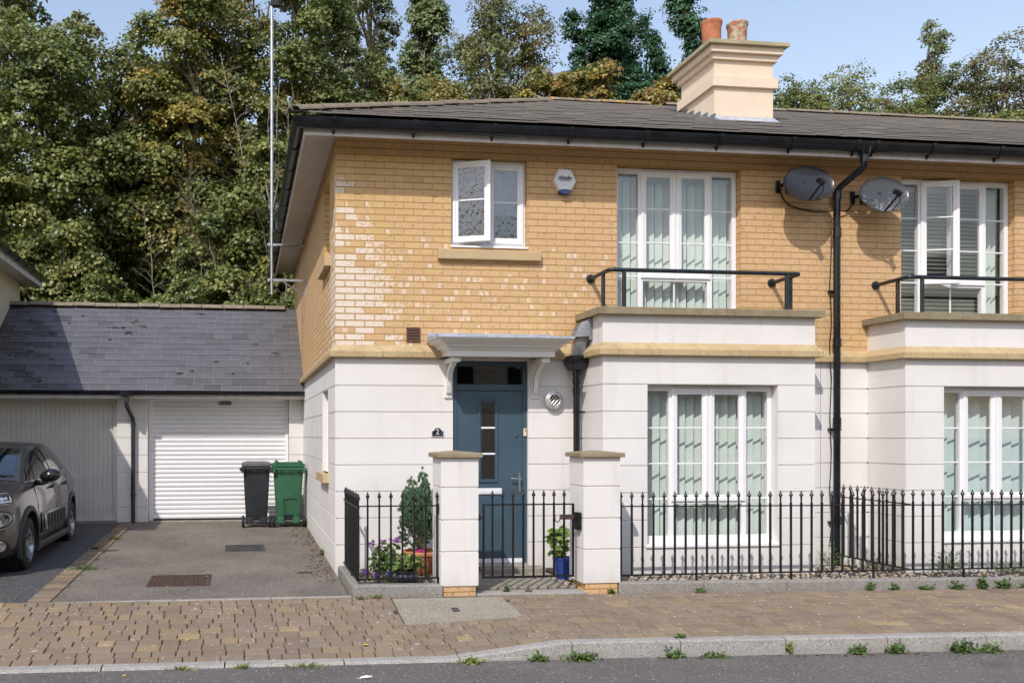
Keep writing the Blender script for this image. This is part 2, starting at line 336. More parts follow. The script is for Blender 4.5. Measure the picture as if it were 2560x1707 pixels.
# ---------------------------------------------------------------- mesh helpers
class MB:
    def __init__(s): s.v = []; s.f = []; s.c = []; s.cur = None
    def add(s, vs, fs):
        o = len(s.v); s.v += [tuple(p) for p in vs]; s.f += [tuple(i + o for i in f) for f in fs]
        if s.cur is not None: s.c += [s.cur] * len(vs)
        return s
    def box(s, x0, x1, y0, y1, z0, z1):
        return s.add([(x0,y0,z0),(x1,y0,z0),(x1,y1,z0),(x0,y1,z0),(x0,y0,z1),(x1,y0,z1),(x1,y1,z1),(x0,y1,z1)],
                     [(0,3,2,1),(4,5,6,7),(0,1,5,4),(1,2,6,5),(2,3,7,6),(3,0,4,7)])
    def cham(s, x0, x1, y0, y1, z0, z1, b):
        """a box with chamfered edges"""
        pts = []
        for (a, bb, cc) in ((0,0,1),(0,1,0),(1,0,0)):
            for i in (0,1):
                for j in (0,1):
                    for k in (0,1):
                        pts.append(((x0,x1)[i] + (b if i == 0 else -b) * (1-a), (y0,y1)[j] + (b if j == 0 else -b) * (1-bb), (z0,z1)[k] + (b if k == 0 else -b) * (1-cc)))
        bm = bmesh.new(); [bm.verts.new(p) for p in pts]
        bmesh.ops.convex_hull(bm, input=bm.verts); bm.verts.ensure_lookup_table()
        bmesh.ops.dissolve_limit(bm, angle_limit=0.02, verts=bm.verts, edges=bm.edges)
        bm.verts.index_update()
        s.add([tuple(v.co) for v in bm.verts], [tuple(v.index for v in f.verts) for f in bm.faces]); bm.free()
        return s
    def hexa(s, bot, top):
        return s.add(list(bot) + list(top), [(3,2,1,0),(4,5,6,7),(0,1,5,4),(1,2,6,5),(2,3,7,6),(3,0,4,7)])
    def quad(s, a, b, c, d): return s.add([a,b,c,d], [(0,1,2,3)])
    def tube(s, path, r, n=10, caps=True, closed=False):
        P = [Vector(p) for p in path]; k = len(P)
        rs = r if isinstance(r, (list, tuple)) else [r] * k
        vs = []; up = None
        for i, p in enumerate(P):
            if closed: t = P[(i+1) % k] - P[i-1]
            else: t = P[min(i+1, k-1)] - P[max(i-1, 0)]
            t.normalize()
            if up is None:
                up = Vector((0,0,1)) if abs(t.z) < 0.9 else Vector((1,0,0))
            a = t.cross(up)
            if a.length < 1e-5: a = t.cross(Vector((0.3,0.9,0.2)))
            a.normalize(); b = a.cross(t).normalized(); up = b
            w = rs[i]
            if not closed and 0 < i < k-1:
                c = max(0.5, math.cos((P[i]-P[i-1]).angle(P[i+1]-P[i], 0) / 2)); w = w / c if c > 0.6 else w
            for j in range(n):
                q = 2*PI*j/n; vs.append(p + a*(rs[i]*math.cos(q)) + b*(rs[i]*math.sin(q)))
        fs = []
        m = k if closed else k-1
        for i in range(m):
            for j in range(n):
                i2 = (i+1) % k
                fs.append((i*n+j, i*n+(j+1)%n, i2*n+(j+1)%n, i2*n+j))
        if caps and not closed: fs += [tuple(range(n))[::-1], tuple((k-1)*n+j for j in range(n))]
        return s.add(vs, fs)
    def lathe(s, prof, c=(0,0,0), n=24, axis='z', cap=True):
        vs = []; k = len(prof)
        for (r, h) in prof:
            for j in range(n):
                q = 2*PI*j/n; a, b = r*math.cos(q), r*math.sin(q)
                vs.append({'z': (c[0]+a, c[1]+b, c[2]+h), 'y': (c[0]+a, c[1]+h, c[2]+b), 'x': (c[0]+h, c[1]+a, c[2]+b)}[axis])
        fs = [(i*n+j, i*n+(j+1)%n, (i+1)*n+(j+1)%n, (i+1)*n+j) for i in range(k-1) for j in range(n)]
        if cap: fs += [tuple(range(n))[::-1], tuple((k-1)*n+j for j in range(n))]
        return s.add(vs, fs)
    def prism(s, poly, y0, y1):
        """an outline in x, z pushed along y"""
        k = len(poly)
        return s.add([(x,y0,z) for x,z in poly] + [(x,y1,z) for x,z in poly],
                     [tuple(range(k)), tuple(range(2*k-1, k-1, -1))] + [(i, (i+1)%k, k+(i+1)%k, k+i) for i in range(k)])
    def grid(s, pts):
        """rows of points"""
        n, m = len(pts), len(pts[0])
        return s.add([p for r in pts for p in r], [(i*m+j, i*m+j+1, (i+1)*m+j+1, (i+1)*m+j) for i in range(n-1) for j in range(m-1)])
    def sweep(s, path, prof, closed=True):
        """a profile of (outward, z) along a plan path, outward being the right-hand side, corners mitred"""
        P = [Vector((p[0], p[1])) for p in path]; k = len(P); vs = []
        for i, p in enumerate(P):
            d0 = (P[i]-P[i-1]).normalized() if i > 0 else (P[1]-P[0]).normalized()
            d1 = (P[i+1]-P[i]).normalized() if i < k-1 else d0
            n0 = Vector((d0.y,-d0.x)); n1 = Vector((d1.y,-d1.x)); m = n0+n1; m = m / max(0.2, m.dot(n0))
            for (o, z) in prof: q = p + m*o; vs.append((q.x, q.y, z))
        n = len(prof); fs = []
        for i in range(k-1):
            for j in range(n if closed else n-1):
                j2 = (j+1) % n; fs.append((i*n+j, i*n+j2, (i+1)*n+j2, (i+1)*n+j))
        if closed: fs += [tuple(range(n)), tuple((k-1)*n+j for j in range(n-1,-1,-1))]
        return s.add(vs, fs)

WORLD = {}
def wl(o):
    v = Vector((0,0,0))
    while o is not None: v += o.location; o = o.parent
    return v
def obj(name, mb, mat, parent=None, smooth=False, bevel=0.0, at=None, auto=None):
    me = bpy.data.meshes.new(name)
    off = wl(parent) if parent is not None else Vector((0,0,0))
    if at is not None: off = Vector(at)
    me.from_pydata([(v[0]-off.x, v[1]-off.y, v[2]-off.z) for v in mb.v], [], mb.f)
    if mb.c:
        a = me.color_attributes.new('tint', 'FLOAT_COLOR', 'POINT')
        a.data.foreach_set('color', np.array([(*c, 1.0) for c in mb.c], dtype=np.float32).ravel())
    me.materials.append(MAT[mat] if isinstance(mat, str) else mat)
    bm = bmesh.new(); bm.from_mesh(me); bmesh.ops.recalc_face_normals(bm, faces=bm.faces); bm.to_mesh(me); bm.free()
    if smooth: me.polygons.foreach_set('use_smooth', [True]*len(me.polygons))
    me.update()
    if smooth and auto: me.set_sharp_from_angle(angle=rad(auto))
    o = bpy.data.objects.new(name, me); C.objects.link(o)
    if parent is not None:
        o.parent = parent
        if at is not None: o.location = Vector(at) - wl(parent)
    elif at is not None: o.location = Vector(at)
    if bevel:
        b = o.modifiers.new('bevel', 'BEVEL'); b.width = bevel; b.segments = 2; b.limit_method = 'ANGLE'; b.angle_limit = rad(40)
    return o
def tag(o, label, cat, group=None):
    o['label'] = label; o['category'] = cat
    if group: o['group'] = group
    return o
def thing(name, label, cat, loc=(0,0,0), group=None):
    o = bpy.data.objects.new(name, None); C.objects.link(o); o.location = loc; o.empty_display_size = 0.2
    return tag(o, label, cat, group)
def struct(name, mb, mat, **k):
    o = obj(name, mb, mat, **k); o['kind'] = 'structure'; return o
def copy_tree(o, parent=None, loc=None):
    c = o.copy(); C.objects.link(c)
    if parent is not None: c.parent = parent
    if loc is not None: c.location = loc
    for ch in list(o.children): copy_tree(ch, c)
    return c
def text_mesh(txt, size, depth=0.002, bold=0.0):
    cu = bpy.data.curves.new('lettering', 'FONT'); cu.body = txt; cu.size = size; cu.extrude = depth; cu.align_x = 'CENTER'; cu.align_y = 'CENTER'; cu.offset = bold
    o = bpy.data.objects.new('lettering', cu); C.objects.link(o)
    me = bpy.data.meshes.new_from_object(o.evaluated_get(bpy.context.evaluated_depsgraph_get()))
    bpy.data.objects.remove(o); bpy.data.curves.remove(cu)
    mb = MB(); mb.v = [tuple(v.co) for v in me.vertices]; mb.f = [tuple(p.vertices) for p in me.polygons]
    bpy.data.meshes.remove(me); return mb
def lettering(name, txt, size, x, y, z, mat, parent, sx=1.0, bold=0.0):
    t = text_mesh(txt, size, 0.0015, bold); mb = MB()
    mb.v = [(x + v[0]*sx, y - v[2], z + v[1]) for v in t.v]; mb.f = t.f
    return obj(name, mb, mat, parent)
def face_pt(axis, const, u, z, d):
    return {'f': (u, const+d, z), 'l': (const+d, u, z), 'r': (const-d, u, z)}[axis]
def rects(u0, u1, z0, z1, ops):
    """the rectangle less its openings, as rectangles"""
    us = sorted({u0, u1} | {min(max(v, u0), u1) for o in ops for v in o[:2]})
    zs = sorted({z0, z1} | {min(max(v, z0), z1) for o in ops for v in o[2:4]})
    out = []
    for a, b in zip(zs, zs[1:]):
        run = None
        for c, d in zip(us, us[1:]):
            hole = any(o[0]-1e-6 <= c and d <= o[1]+1e-6 and o[2]-1e-6 <= a and b <= o[3]+1e-6 for o in ops)
            if hole:
                if run: out.append((*run, a, b)); run = None
            else: run = (run[0], d) if run else (c, d)
        if run: out.append((*run, a, b))
    return out
def wall(mb, axis, const, u0, u1, z0, z1, ops=(), depth=0.12):
    P = lambda u, z, d: face_pt(axis, const, u, z, d)
    for a, b, c, d in rects(u0, u1, z0, z1, ops): mb.quad(P(a,c,0), P(b,c,0), P(b,d,0), P(a,d,0))
    for o in ops:
        a, b, c, d = o[:4]; D = o[4] if len(o) > 4 else depth
        c, d = max(c, z0), min(d, z1)
        if d <= c: continue
        mb.quad(P(a,c,0), P(a,d,0), P(a,d,D), P(a,c,D)); mb.quad(P(b,c,0), P(b,d,0), P(b,d,D), P(b,c,D))
        if d < z1 - 1e-6 or d == o[3]: mb.quad(P(a,d,0), P(b,d,0), P(b,d,D), P(a,d,D))
        if c == o[2]: mb.quad(P(a,c,0), P(b,c,0), P(b,c,D), P(a,c,D))
def grooved(mb, axis, const, u0, u1, levels, ops=(), gw=0.017, gd=0.012, depth=0.12):
    """render marked out in courses by real grooves"""
    P = lambda u, z, d: face_pt(axis, const, u, z, d)
    for i, (a, b) in enumerate(zip(levels, levels[1:])):
        lo, hi = a + (gw/2 if i > 0 else 0), b - (gw/2 if i < len(levels)-2 else 0)
        for (c, d, e, f) in rects(u0, u1, lo, hi, ops):
            mb.quad(P(c,e,0), P(d,e,0), P(d,f,0), P(c,f,0))
            if i > 0 and abs(e-lo) < 1e-6: mb.quad(P(c,e,0), P(d,e,0), P(d,e-gw*0.45,gd), P(c,e-gw*0.45,gd))
            if i < len(levels)-2 and abs(f-hi) < 1e-6: mb.quad(P(c,f,0), P(d,f,0), P(d,f+gw*0.1,gd), P(c,f+gw*0.1,gd))
    for z in levels[1:-1]:
        for (c, d, e, f) in rects(u0, u1, z-gw/2, z+gw/2, ops): mb.quad(P(c,e,gd), P(d,e,gd), P(d,f,gd), P(c,f,gd))
    for o in ops:
        a, b, c, d = o[:4]; D = o[4] if len(o) > 4 else depth
        c, d = max(c, levels[0]), min(d, levels[-1])
        mb.quad(P(a,c,0), P(a,d,0), P(a,d,D), P(a,c,D)); mb.quad(P(b,c,0), P(b,d,0), P(b,d,D), P(b,c,D))
        if d == o[3]: mb.quad(P(a,d,0), P(b,d,0), P(b,d,D), P(a,d,D))
        if c == o[2]: mb.quad(P(a,c,0), P(b,c,0), P(b,c,D), P(a,c,D))

# ---------------------------------------------------------------- the ground
road_z = lambda x: float(np.interp(x, [-60, -6, -2.8, 2, 5.7, 12, 60], [-0.21, -0.212, -0.229, -0.262, -0.306, -0.385, -0.9]))
def kerb_up(x): return float(np.interp(x, [0.62, 1.55], [0.022, 0.132]))
back_z = lambda x: float(np.interp(x, [-30, -3.3, -1.4, 0, 2.6, 7.4, 30], [0.02, 0.0, -0.022, -0.022, -0.047, -0.092, -0.33]))
KY = -3.0                       # the road face of the kerb
BY = -1.36                      # the back of the pavement
def pave_z(x, y):
    t = (y - (KY + 0.125)) / (BY - KY - 0.125)
    return (road_z(x) + kerb_up(x)) * (1-t) + back_z(x) * t
def drive_z(x, y): return float(np.interp(y, [BY, 0.0, 3.0, 5.3], [-0.025, 0.0, 0.045, 0.075]))
XS = [-60, -30, -15, -9, -6, -4, -2.8, -1, 0, 0.62, 1.0, 1.55, 2, 3, 4, 5.7, 7, 9, 12, 18, 30, 60]
def terrain(x, y):
    z = -0.62
    if y > 8: z = float(np.interp(y, [8, 9.5, 13, 20, 40, 400], [-0.62, 0.4, 2.0, 5.0, 7.5, 9.0]))
    if y < -14: z = -0.45
    return z
ys = [-400, -120, -40, -20, -14, -9, 0, 8, 8.6, 9.5, 11, 13, 16, 20, 26, 33, 40, 80, 160, 400]
xs = [-400, -150, -60, -30, -20, -12, -8, -4, 0, 4, 8, 12, 18, 26, 40, 60, 100, 200, 400]
struct('ground', MB().grid([[(x, y, terrain(x, y) + (0.25*math.sin(x*0.9+y) if 9 < y < 60 else 0)) for x in xs] for y in ys]), 'woodland_floor')
struct('road', MB().grid([[(x, y, road_z(x) + 0.06*min(1, max(0, (KY-y)/3)) ) for x in XS] for y in (-9.2, -7, -5, -4, -3.4, KY+0.02)]), 'road_asphalt')
mb = MB().grid([[(x, y, -0.13) for x in (-60, -10, 0, 10, 60)] for y in (-13.5, -9.2)]); mb.grid([[(x, -9.2, z) for x in (-60, 0, 60)] for z in (-0.95, -0.13)])
struct('far_pavement', mb, 'slab')

# block paving: every block a low chamfered cushion, standing in a sheet of dark joint sand
rng = random.Random(5)
struct('pavement_bed', MB().grid([[(x, y, pave_z(x, y) - 0.017) for x in np.arange(-14, 18.01, 0.25)] for y in np.linspace(KY+0.11, BY+0.06, 9)]), 'joint_sand')
mb = MB(); ROWS = 12; rd = (BY - KY - 0.125) / ROWS
SLAB = (0.40, 1.50, -2.155, -1.42)
tones = [(0.245,0.190,0.130), (0.235,0.184,0.130), (0.255,0.197,0.130), (0.228,0.181,0.134), (0.240,0.181,0.128), (0.268,0.203,0.128), (0.230,0.176,0.130)]
for r in range(ROWS):
    y0 = KY + 0.125 + r*rd; y1 = y0 + rd; x = -14 - rng.random()*0.2
    while x < 18:
        L = rng.choice([0.105, 0.145, 0.145, 0.19, 0.19, 0.19]); x0, x1 = x, x+L; x = x1
        yc = (y0+y1)/2
        if SLAB[2]-0.02 < yc < SLAB[3]+0.02 and x1 > SLAB[0] and x0 < SLAB[1]:
            if x0 < SLAB[0]-0.05: x1 = SLAB[0]
            elif x1 > SLAB[1]+0.05: x0 = SLAB[1]
            else: continue
        t = rng.choice(tones); k = rng.uniform(0.88, 1.09)
        if rng.random() < 0.03: t = (0.315, 0.235, 0.135)
        mb.cur = tuple(v*k for v in t)
        g = rng.uniform(0.0035, 0.006); b = 0.0065; dz = rng.uniform(-0.003, 0.003); tx = rng.uniform(-0.004, 0.004); sk = rng.uniform(-0.004, 0.004)
        h = rng.uniform(.004, .0075); g *= .72
        c = [(x0+g, y0+h+rng.uniform(0,0.003)), (x1-g, y0+h+rng.uniform(0,0.003)), (x1-g+sk, y1-h), (x0+g+sk, y1-h)]
        bot = [(p[0], p[1], pave_z(*p) - 0.02) for p in c]
        mid = [(p[0], p[1], pave_z(*p) - 0.005 + dz) for p in c]
        mx, my = (x0+x1)/2, yc
        top = [(p[0] + math.copysign(b, mx-p[0]), p[1] + math.copysign(b, my-p[1]), pave_z(*p) + 0.0015 + dz + tx*math.copysign(0.5, p[0]-mx)) for p in c]
        mb.add(bot+mid+top, [(0,1,5,4),(1,2,6,5),(2,3,7,6),(3,0,4,7),(4,5,9,8),(5,6,10,9),(6,7,11,10),(7,4,8,11),(8,9,10,11)])
struct('block_paving', mb, 'paver')

# kerb stones, dropped at the drives and rising past them
mb = MB(); x = 1.62 - 0.93*17; js = []
while x < 18: js.append(x); x += 0.93
for a, b in zip(js, js[1:]):
    st = [a+0.006] + [q for q in (0.62, 1.55) if a < q < b] + [b-0.006]
    prof = lambda q: [(KY+0.125, road_z(q)-0.1), (KY+0.125, road_z(q)+kerb_up(q)), (KY+0.03, road_z(q)+kerb_up(q)), (KY+0.008, road_z(q)+kerb_up(q)-0.012), (KY, road_z(q)+kerb_up(q)*0.4-0.01), (KY-0.004, road_z(q)-0.1)]
    rows = [[(q, p[0], p[1]) for p in prof(q)] for q in st]; mb.grid(rows)
    for rw in (rows[0], rows[-1]): mb.add(rw, [tuple(range(len(rw)))])
struct('road_kerb', mb, 'granite_light')
# the drives and the strip of setts between them
struct('driveway', MB().grid([[(x, y, drive_z(x, y)) for x in (-2.83, -2, -1, 0.0)] for y in (BY+0.02, -0.6, 0, 1, 2, 3, 4, 5.5)]), 'drive_asphalt')
struct('neighbour_driveway', MB().grid([[(x, y, drive_z(x, y)) for x in (-5.4, -4.5, -3.06)] for y in (BY+0.02, -0.6, 0, 1, 2, 3, 4, 5.5)]), 'new_asphalt')
mb = MB(); y = BY + 0.03
while y < 5.25:
    k = rng.uniform(0.75, 1.2); mb.cur = tuple(v*k for v in rng.choice(tones)); L = 0.105
    z = drive_z(0, y); mb.hexa([(-3.06,y+.003,z-.05),(-2.835,y+.003,z-.05),(-2.835,y+L-.003,z-.05),(-3.06,y+L-.003,z-.05)], [(-3.052,y+.008,z+.008),(-2.843,y+.008,z+.008),(-2.843,y+L-.008,z+.009),(-3.052,y+L-.008,z+.009)])
    y += L
struct('drive_edging', mb, 'paver')
mb = MB()
for a, b in zip(np.arange(-9, 0, 0.915), np.arange(-9, 0, 0.915)[1:]): mb.cham(a+.003, min(b, 0.02)-.003, BY-0.005, BY+0.05, -0.15, drive_z(0, BY)+0.012, 0.005)
mb.cham(-0.765+0.003, 0.02, BY-0.005, BY+0.05, -0.15, drive_z(0, BY)+0.012, 0.005)
struct('drive_kerb', mb, 'granite_light')
# far side of the planting beds, the path to the door, low garden kerb
PZ = lambda x: back_z(x) + 0.105
mb = MB()
mb.hexa([(0.03,-1.345,-0.2),(0.93,-1.345,-0.2),(0.93,-1.18,-0.2),(0.18,-1.18,-0.2)], [(0.03,-1.345,PZ(0)),(0.93,-1.345,PZ(1)),(0.93,-1.18,PZ(1)),(0.18,-1.18,PZ(0))])
mb.hexa([(0.03,-1.342,-0.2),(0.18,-1.18,-0.2),(0.18,0.0,-0.2),(0.03,0.0,-0.2)], [(0.03,-1.342,PZ(0)),(0.18,-1.18,PZ(0)),(0.18,0.0,PZ(0)),(0.03,0.0,PZ(0))])
struct('planter_kerb', mb, 'granite', bevel=0.012)
mb = MB(); x = 2.755
while x < 16:
    L = 0.915; mb.hexa([(x+.003,-1.345,-0.3),(x+L-.003,-1.345,-0.3),(x+L-.003,-1.21,-0.3),(x+.003,-1.21,-0.3)], [(x+.003,-1.345,PZ(x)),(x+L-.003,-1.345,PZ(x+L)),(x+L-.003,-1.21,PZ(x+L)),(x+.003,-1.21,PZ(x))]); x += L
struct('garden_kerb', mb, 'granite', bevel=0.012)
mb = MB()
mb.cham(1.28, 1.84, -1.33, -1.10, -0.2, -0.028, 0.006); mb.cham(1.846, 2.43, -1.33, -1.10, -0.2, -0.030, 0.006)
struct('path_edging', mb, 'granite_light')
mb = MB()
for i, (a, b) in enumerate(((1.31,1.72),(1.726,2.14),(2.146,2.45))):
    for j, (c, d) in enumerate(((-1.09,-0.64),(-0.634,-0.19))): mb.cham(a, b-.004, c, d, -0.2, -0.012 + 0.003*((i+j)%2), 0.004)
struct('garden_path', mb, 'path_slab')
struct('door_step', MB().cham(1.33, 2.40, -0.185, 0.03, -0.2, 0.045, 0.008), 'path_slab')
mb = MB(); mb.grid([[(x,y,0.035) for x in (0.17, 0.6, 1.33)] for y in (-1.19, -0.5, 0.02)])
mb.grid([[(x,y,PZ(x)-0.045) for x in (2.40, 4, 6, 8, 12, 16)] for y in (-1.22, -0.6, 0.02)])
struct('planting_bed', mb, 'soil')
# ---------------------------------------------------------------- the terrace
GR = [-0.2, 0.314, 0.614, 0.914, 1.214, 1.514, 1.814, 2.112, 2.5]
def turn(mb, hx, hy, a):
    ca, sa = math.cos(a), math.sin(a)
    mb.v = [(hx + (v[0]-hx)*ca - (v[1]-hy)*sa, hy + (v[0]-hx)*sa + (v[1]-hy)*ca, v[2]) for v in mb.v]; return mb
def sash_frame(x0, x1, z0, z1, y, w=0.066, d=0.05, bars=(), vbars=()):
    """mitred casement with a stepped edge"""
    m = MB()
    for (o, i, ya, yb) in ((0, w*0.62, y, y+d), (w*0.5, w, y+0.010, y+d)):
        O = [(x0+o,z0+o),(x1-o,z0+o),(x1-o,z1-o),(x0+o,z1-o)]; I = [(x0+i,z0+i),(x1-i,z0+i),(x1-i,z1-i),(x0+i,z1-i)]
        e = 0.006
        O2 = [(x0+o+e,z0+o+e),(x1-o-e,z0+o+e),(x1-o-e,z1-o-e),(x0+o+e,z1-o-e)]; I2 = [(x0+i-e,z0+i-e),(x1-i+e,z0+i-e),(x1-i+e,z1-i+e),(x0+i-e,z1-i+e)]
        vs = [(a,yb,b) for a,b in O] + [(a,ya+e,b) for a,b in O] + [(a,ya,b) for a,b in O2] + [(a,ya,b) for a,b in I2] + [(a,ya+e,b) for a,b in I] + [(a,yb,b) for a,b in I]
        m.add(vs, [(r*4+k, r*4+(k+1)%4, (r+1)*4+(k+1)%4, (r+1)*4+k) for r in range(5) for k in range(4)])
    for b in bars: m.cham(x0+w, x1-w, y+0.016, y+0.034, b-0.009, b+0.009, 0.003)
    for b in vbars: m.cham(b-0.009, b+0.009, y+0.016, y+0.034, z0+w, z1-w, 0.003)
    return m
def pane(x0, x1, z0, z1, y): return MB().quad((x0,y,z0),(x1,y,z0),(x1,y,z1),(x0,y,z1))
def vertical_blind(x0, x1, z0, z1, y, mat, par, seed, w=0.092, ang=32, gap=None):
    r = random.Random(seed); m = MB(); x = x0 + 0.02
    while x < x1 - 0.01:
        a = rad(ang + r.uniform(-4, 4)); dx, dy = w/2*math.cos(a), w/2*math.sin(a); yy = y + r.uniform(-0.004, 0.004); sw = r.uniform(-0.006, 0.006)
        m.quad((x-dx, yy+dy, z1), (x+dx, yy-dy, z1), (x+dx+sw, yy-dy, z0+r.uniform(0, .01)), (x-dx+sw, yy+dy, z0))
        x += (gap or w*0.80)
    m.box(x0, x1, y-0.03, y+0.03, z1, z1+0.04)
    return obj('vertical_blind', m, mat, par)
def four_light_window(house, x0, z0, y, blind, seed, swing=0.0, sill=True):
    W, H = 1.545, 1.765; X = lambda a: x0+a; Z = lambda a: z0+a
    m = MB(); d = 0.07
    for a in ((0,.055,0,H),(1.49,W,0,H)): m.cham(X(a[0]),X(a[1]),y,y+d,Z(a[2]),Z(a[3]),.004)
    for a in ((.055,1.49,H-.065,H),(.055,1.49,0,.078)): m.cham(X(a[0])-.004,X(a[1])+.004,y+.001,y+d-.001,Z(a[2]),Z(a[3]),.004)
    for a in ((.306,.366),(1.179,1.239)): m.cham(X(a[0]),X(a[1]),y+.0015,y+d-.002,Z(.074),Z(H-.062),.004)
    m.cham(X(.36),X(1.185),y+.002,y+d-.003,Z(.432),Z(.515),.004)
    m.cham(X(.75),X(.80),y+.003,y+d-.003,Z(.51),Z(H-.06),.003)
    for (a, b) in ((.055,.306),(1.239,1.49)):
        for bz in (1.288, .887, .489): m.cham(X(a)-.003,X(b)+.003,y+.03,y+.046,Z(bz)-.009,Z(bz)+.009,.003)
    m.cham(X(.7725)-.009,X(.7725)+.009,y+.03,y+.046,Z(.07),Z(.436),.003)
    m.box(X(.36), X(1.185), y-.012, y+.004, Z(1.742), Z(1.752))
    w = obj('window', m, 'white_upvc', house)
    p = MB()
    for (a, b, c, e) in ((.052,.309,.076,1.703),(1.236,1.493,.076,1.703),(.363,1.182,.076,.435)): p.quad((X(a),y+.038,Z(c)),(X(b),y+.038,Z(c)),(X(b),y+.038,Z(e)),(X(a),y+.038,Z(e)))
    obj('pane', p, 'glass', w)
    for k, (a, b) in enumerate(((.335,.774),(.778,1.212))):
        s = sash_frame(X(a), X(b), Z(.462), Z(1.735), y-.018, 0.072, 0.04, (Z(1.288), Z(.887))); g = pane(X(a)+.068, X(b)-.068, Z(.53), Z(1.668), y+.006)
        hd = MB().cham(X(b)-.10,X(b)-.075,y+.03,y+.06,Z(.78),Z(.92),.004) if k == 0 else None
        if k == 0 and swing:
            turn(s, X(a), y, -swing); turn(g, X(a), y, -swing); turn(hd, X(a), y, -swing)
        so_ = obj('sash', s, 'white_upvc', w); obj('pane', g, 'glass', w)
    if sill:
        q = MB(); q.hexa([(X(-.02),y-.135,Z(-.035)),(X(W+.02),y-.135,Z(-.035)),(X(W+.02),y+.03,Z(-.035)),(X(-.02),y+.03,Z(-.035))],[(X(-.02),y-.135,Z(-.012)),(X(W+.02),y-.135,Z(-.012)),(X(W+.02),y+.03,Z(.004)),(X(-.02),y+.03,Z(.004))])
        obj('sill', q, 'white_upvc', w)
    if blind[0] == 'v': vertical_blind(X(-.10), X(1.72), Z(.04), Z(1.66), y+.17, blind[1], w, seed, blind[2], blind[3], blind[4])
    elif blind[0] == 'h':
        r = random.Random(seed); q = MB(); z = Z(.05); xe = X(1.30)
        while z < Z(1.64):
            q.hexa([(X(.04),y+.14,z+.007),(xe,y+.14,z+.007),(xe,y+.186,z-.009),(X(.04),y+.186,z-.009)],[(X(.04),y+.14,z+.009),(xe,y+.14,z+.009),(xe,y+.186,z-.007),(X(.04),y+.186,z-.007)]); z += .050
        q.box(X(.03), xe, y+.13, y+.19, Z(1.64), Z(1.70)); obj('slatted_blind', q, 'blind_cream', w)
        vertical_blind(X(1.33), X(1.515), Z(.04), Z(1.66), y+.20, 'blind_green', w, seed+1, .09, 60)
    return w

def bay(house, x0, x1, wx, front=-0.62):
    m = MB(); op = (wx, wx+1.545, 0.345, 2.112, 0.115)
    grooved(m, 'f', front, x0, x1, GR, [op]); grooved(m, 'l', x0, front, 0.0, GR); grooved(m, 'r', x1, front, 0.0, GR)
    wall(m, 'f', front, x0, x1, 2.5, 2.90); wall(m, 'l', x0, front, 0.0, 2.5, 2.90); wall(m, 'r', x1, front, 0.0, 2.5, 2.90)
    b = obj('bay', m, 'render', house)
    obj('coping', MB().sweep([(x0, 0.0), (x0, front), (x1, front), (x1, 0.0)], [(0.075, 2.876), (0.075, 2.948), (0.06, 2.955), (-0.20, 2.955), (-0.20, 2.876)]), 'coping_stone', b)
    d = MB().box(x0+.1, x1-.1, front+.1, 0.02, 2.80, 2.925); obj('balcony_deck', d, 'lead', b)
    r = MB(); r.box(x0+.09, x1-.09, front+.36, 1.9, 0.02, 0.03); r.quad((x0+.09,1.9,.02),(x1-.09,1.9,.02),(x1-.09,1.9,2.5),(x0+.09,1.9,2.5))
    r.box(x0+.09, x1-.09, front+.13, 1.9, 2.45, 2.46); r.quad((x0+.08,front+.13,.02),(x0+.08,1.9,.02),(x0+.08,1.9,2.5),(x0+.08,front+.13,2.5)); r.quad((x1-.08,front+.13,.02),(x1-.08,1.9,.02),(x1-.08,1.9,2.5),(x1-.08,front+.13,2.5))
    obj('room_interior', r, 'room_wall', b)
    return b
def room(house, x0, x1, z0, z1, y0=0.14, y1=2.6):
    r = MB(); r.quad((x0,y1,z0),(x1,y1,z0),(x1,y1,z1),(x0,y1,z1))
    for x in (x0, x1): r.quad((x,y0,z0),(x,y1,z0),(x,y1,z1),(x,y0,z1))
    for z in (z0, z1): r.quad((x0,y0,z),(x1,y0,z),(x1,y1,z),(x0,y1,z))
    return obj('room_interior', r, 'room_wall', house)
def balcony_rail(house, dx):
    X = lambda a: a+dx
    z = 3.382; y = -0.545; m = MB(); a, b = X(2.996), X(5.262)
    def corner(c, s): return [(c, y+.05, z), (c+s*.004, y+.028, z), (c+s*.016, y+.010, z), (c+s*.035, y+.001, z)]
    m.tube([(a, -.01, z-.01)] + corner(a, 1) + [((a+b)/2, y, z)] + corner(b, -1)[::-1] + [(b, -.01, z-.01)], 0.0235, 12)
    r = obj('balcony_rail', m, 'rail_paint', house, smooth=True, auto=50)
    for (px, py) in ((a, -.37), (X(3.165), y), (X(5.10), y), (b, -.37)):
        obj('post', MB().tube([(px, py, 2.95), (px, py, z-.005)], 0.0225, 12), 'rail_paint', r, smooth=True, auto=50)
    for px in (a, b): obj('wall_flange', MB().lathe([(.0, -.022),(.046,-.022),(.052,-.014),(.052,.0)], (px, 0, z-.01), 20, 'y'), 'rail_paint', r, smooth=True, auto=40)
    return r
EZ, EY, SL = 4.968, -0.475, 0.447           # the eave edge and the pitch
def roof_z(d): return EZ + SL*d
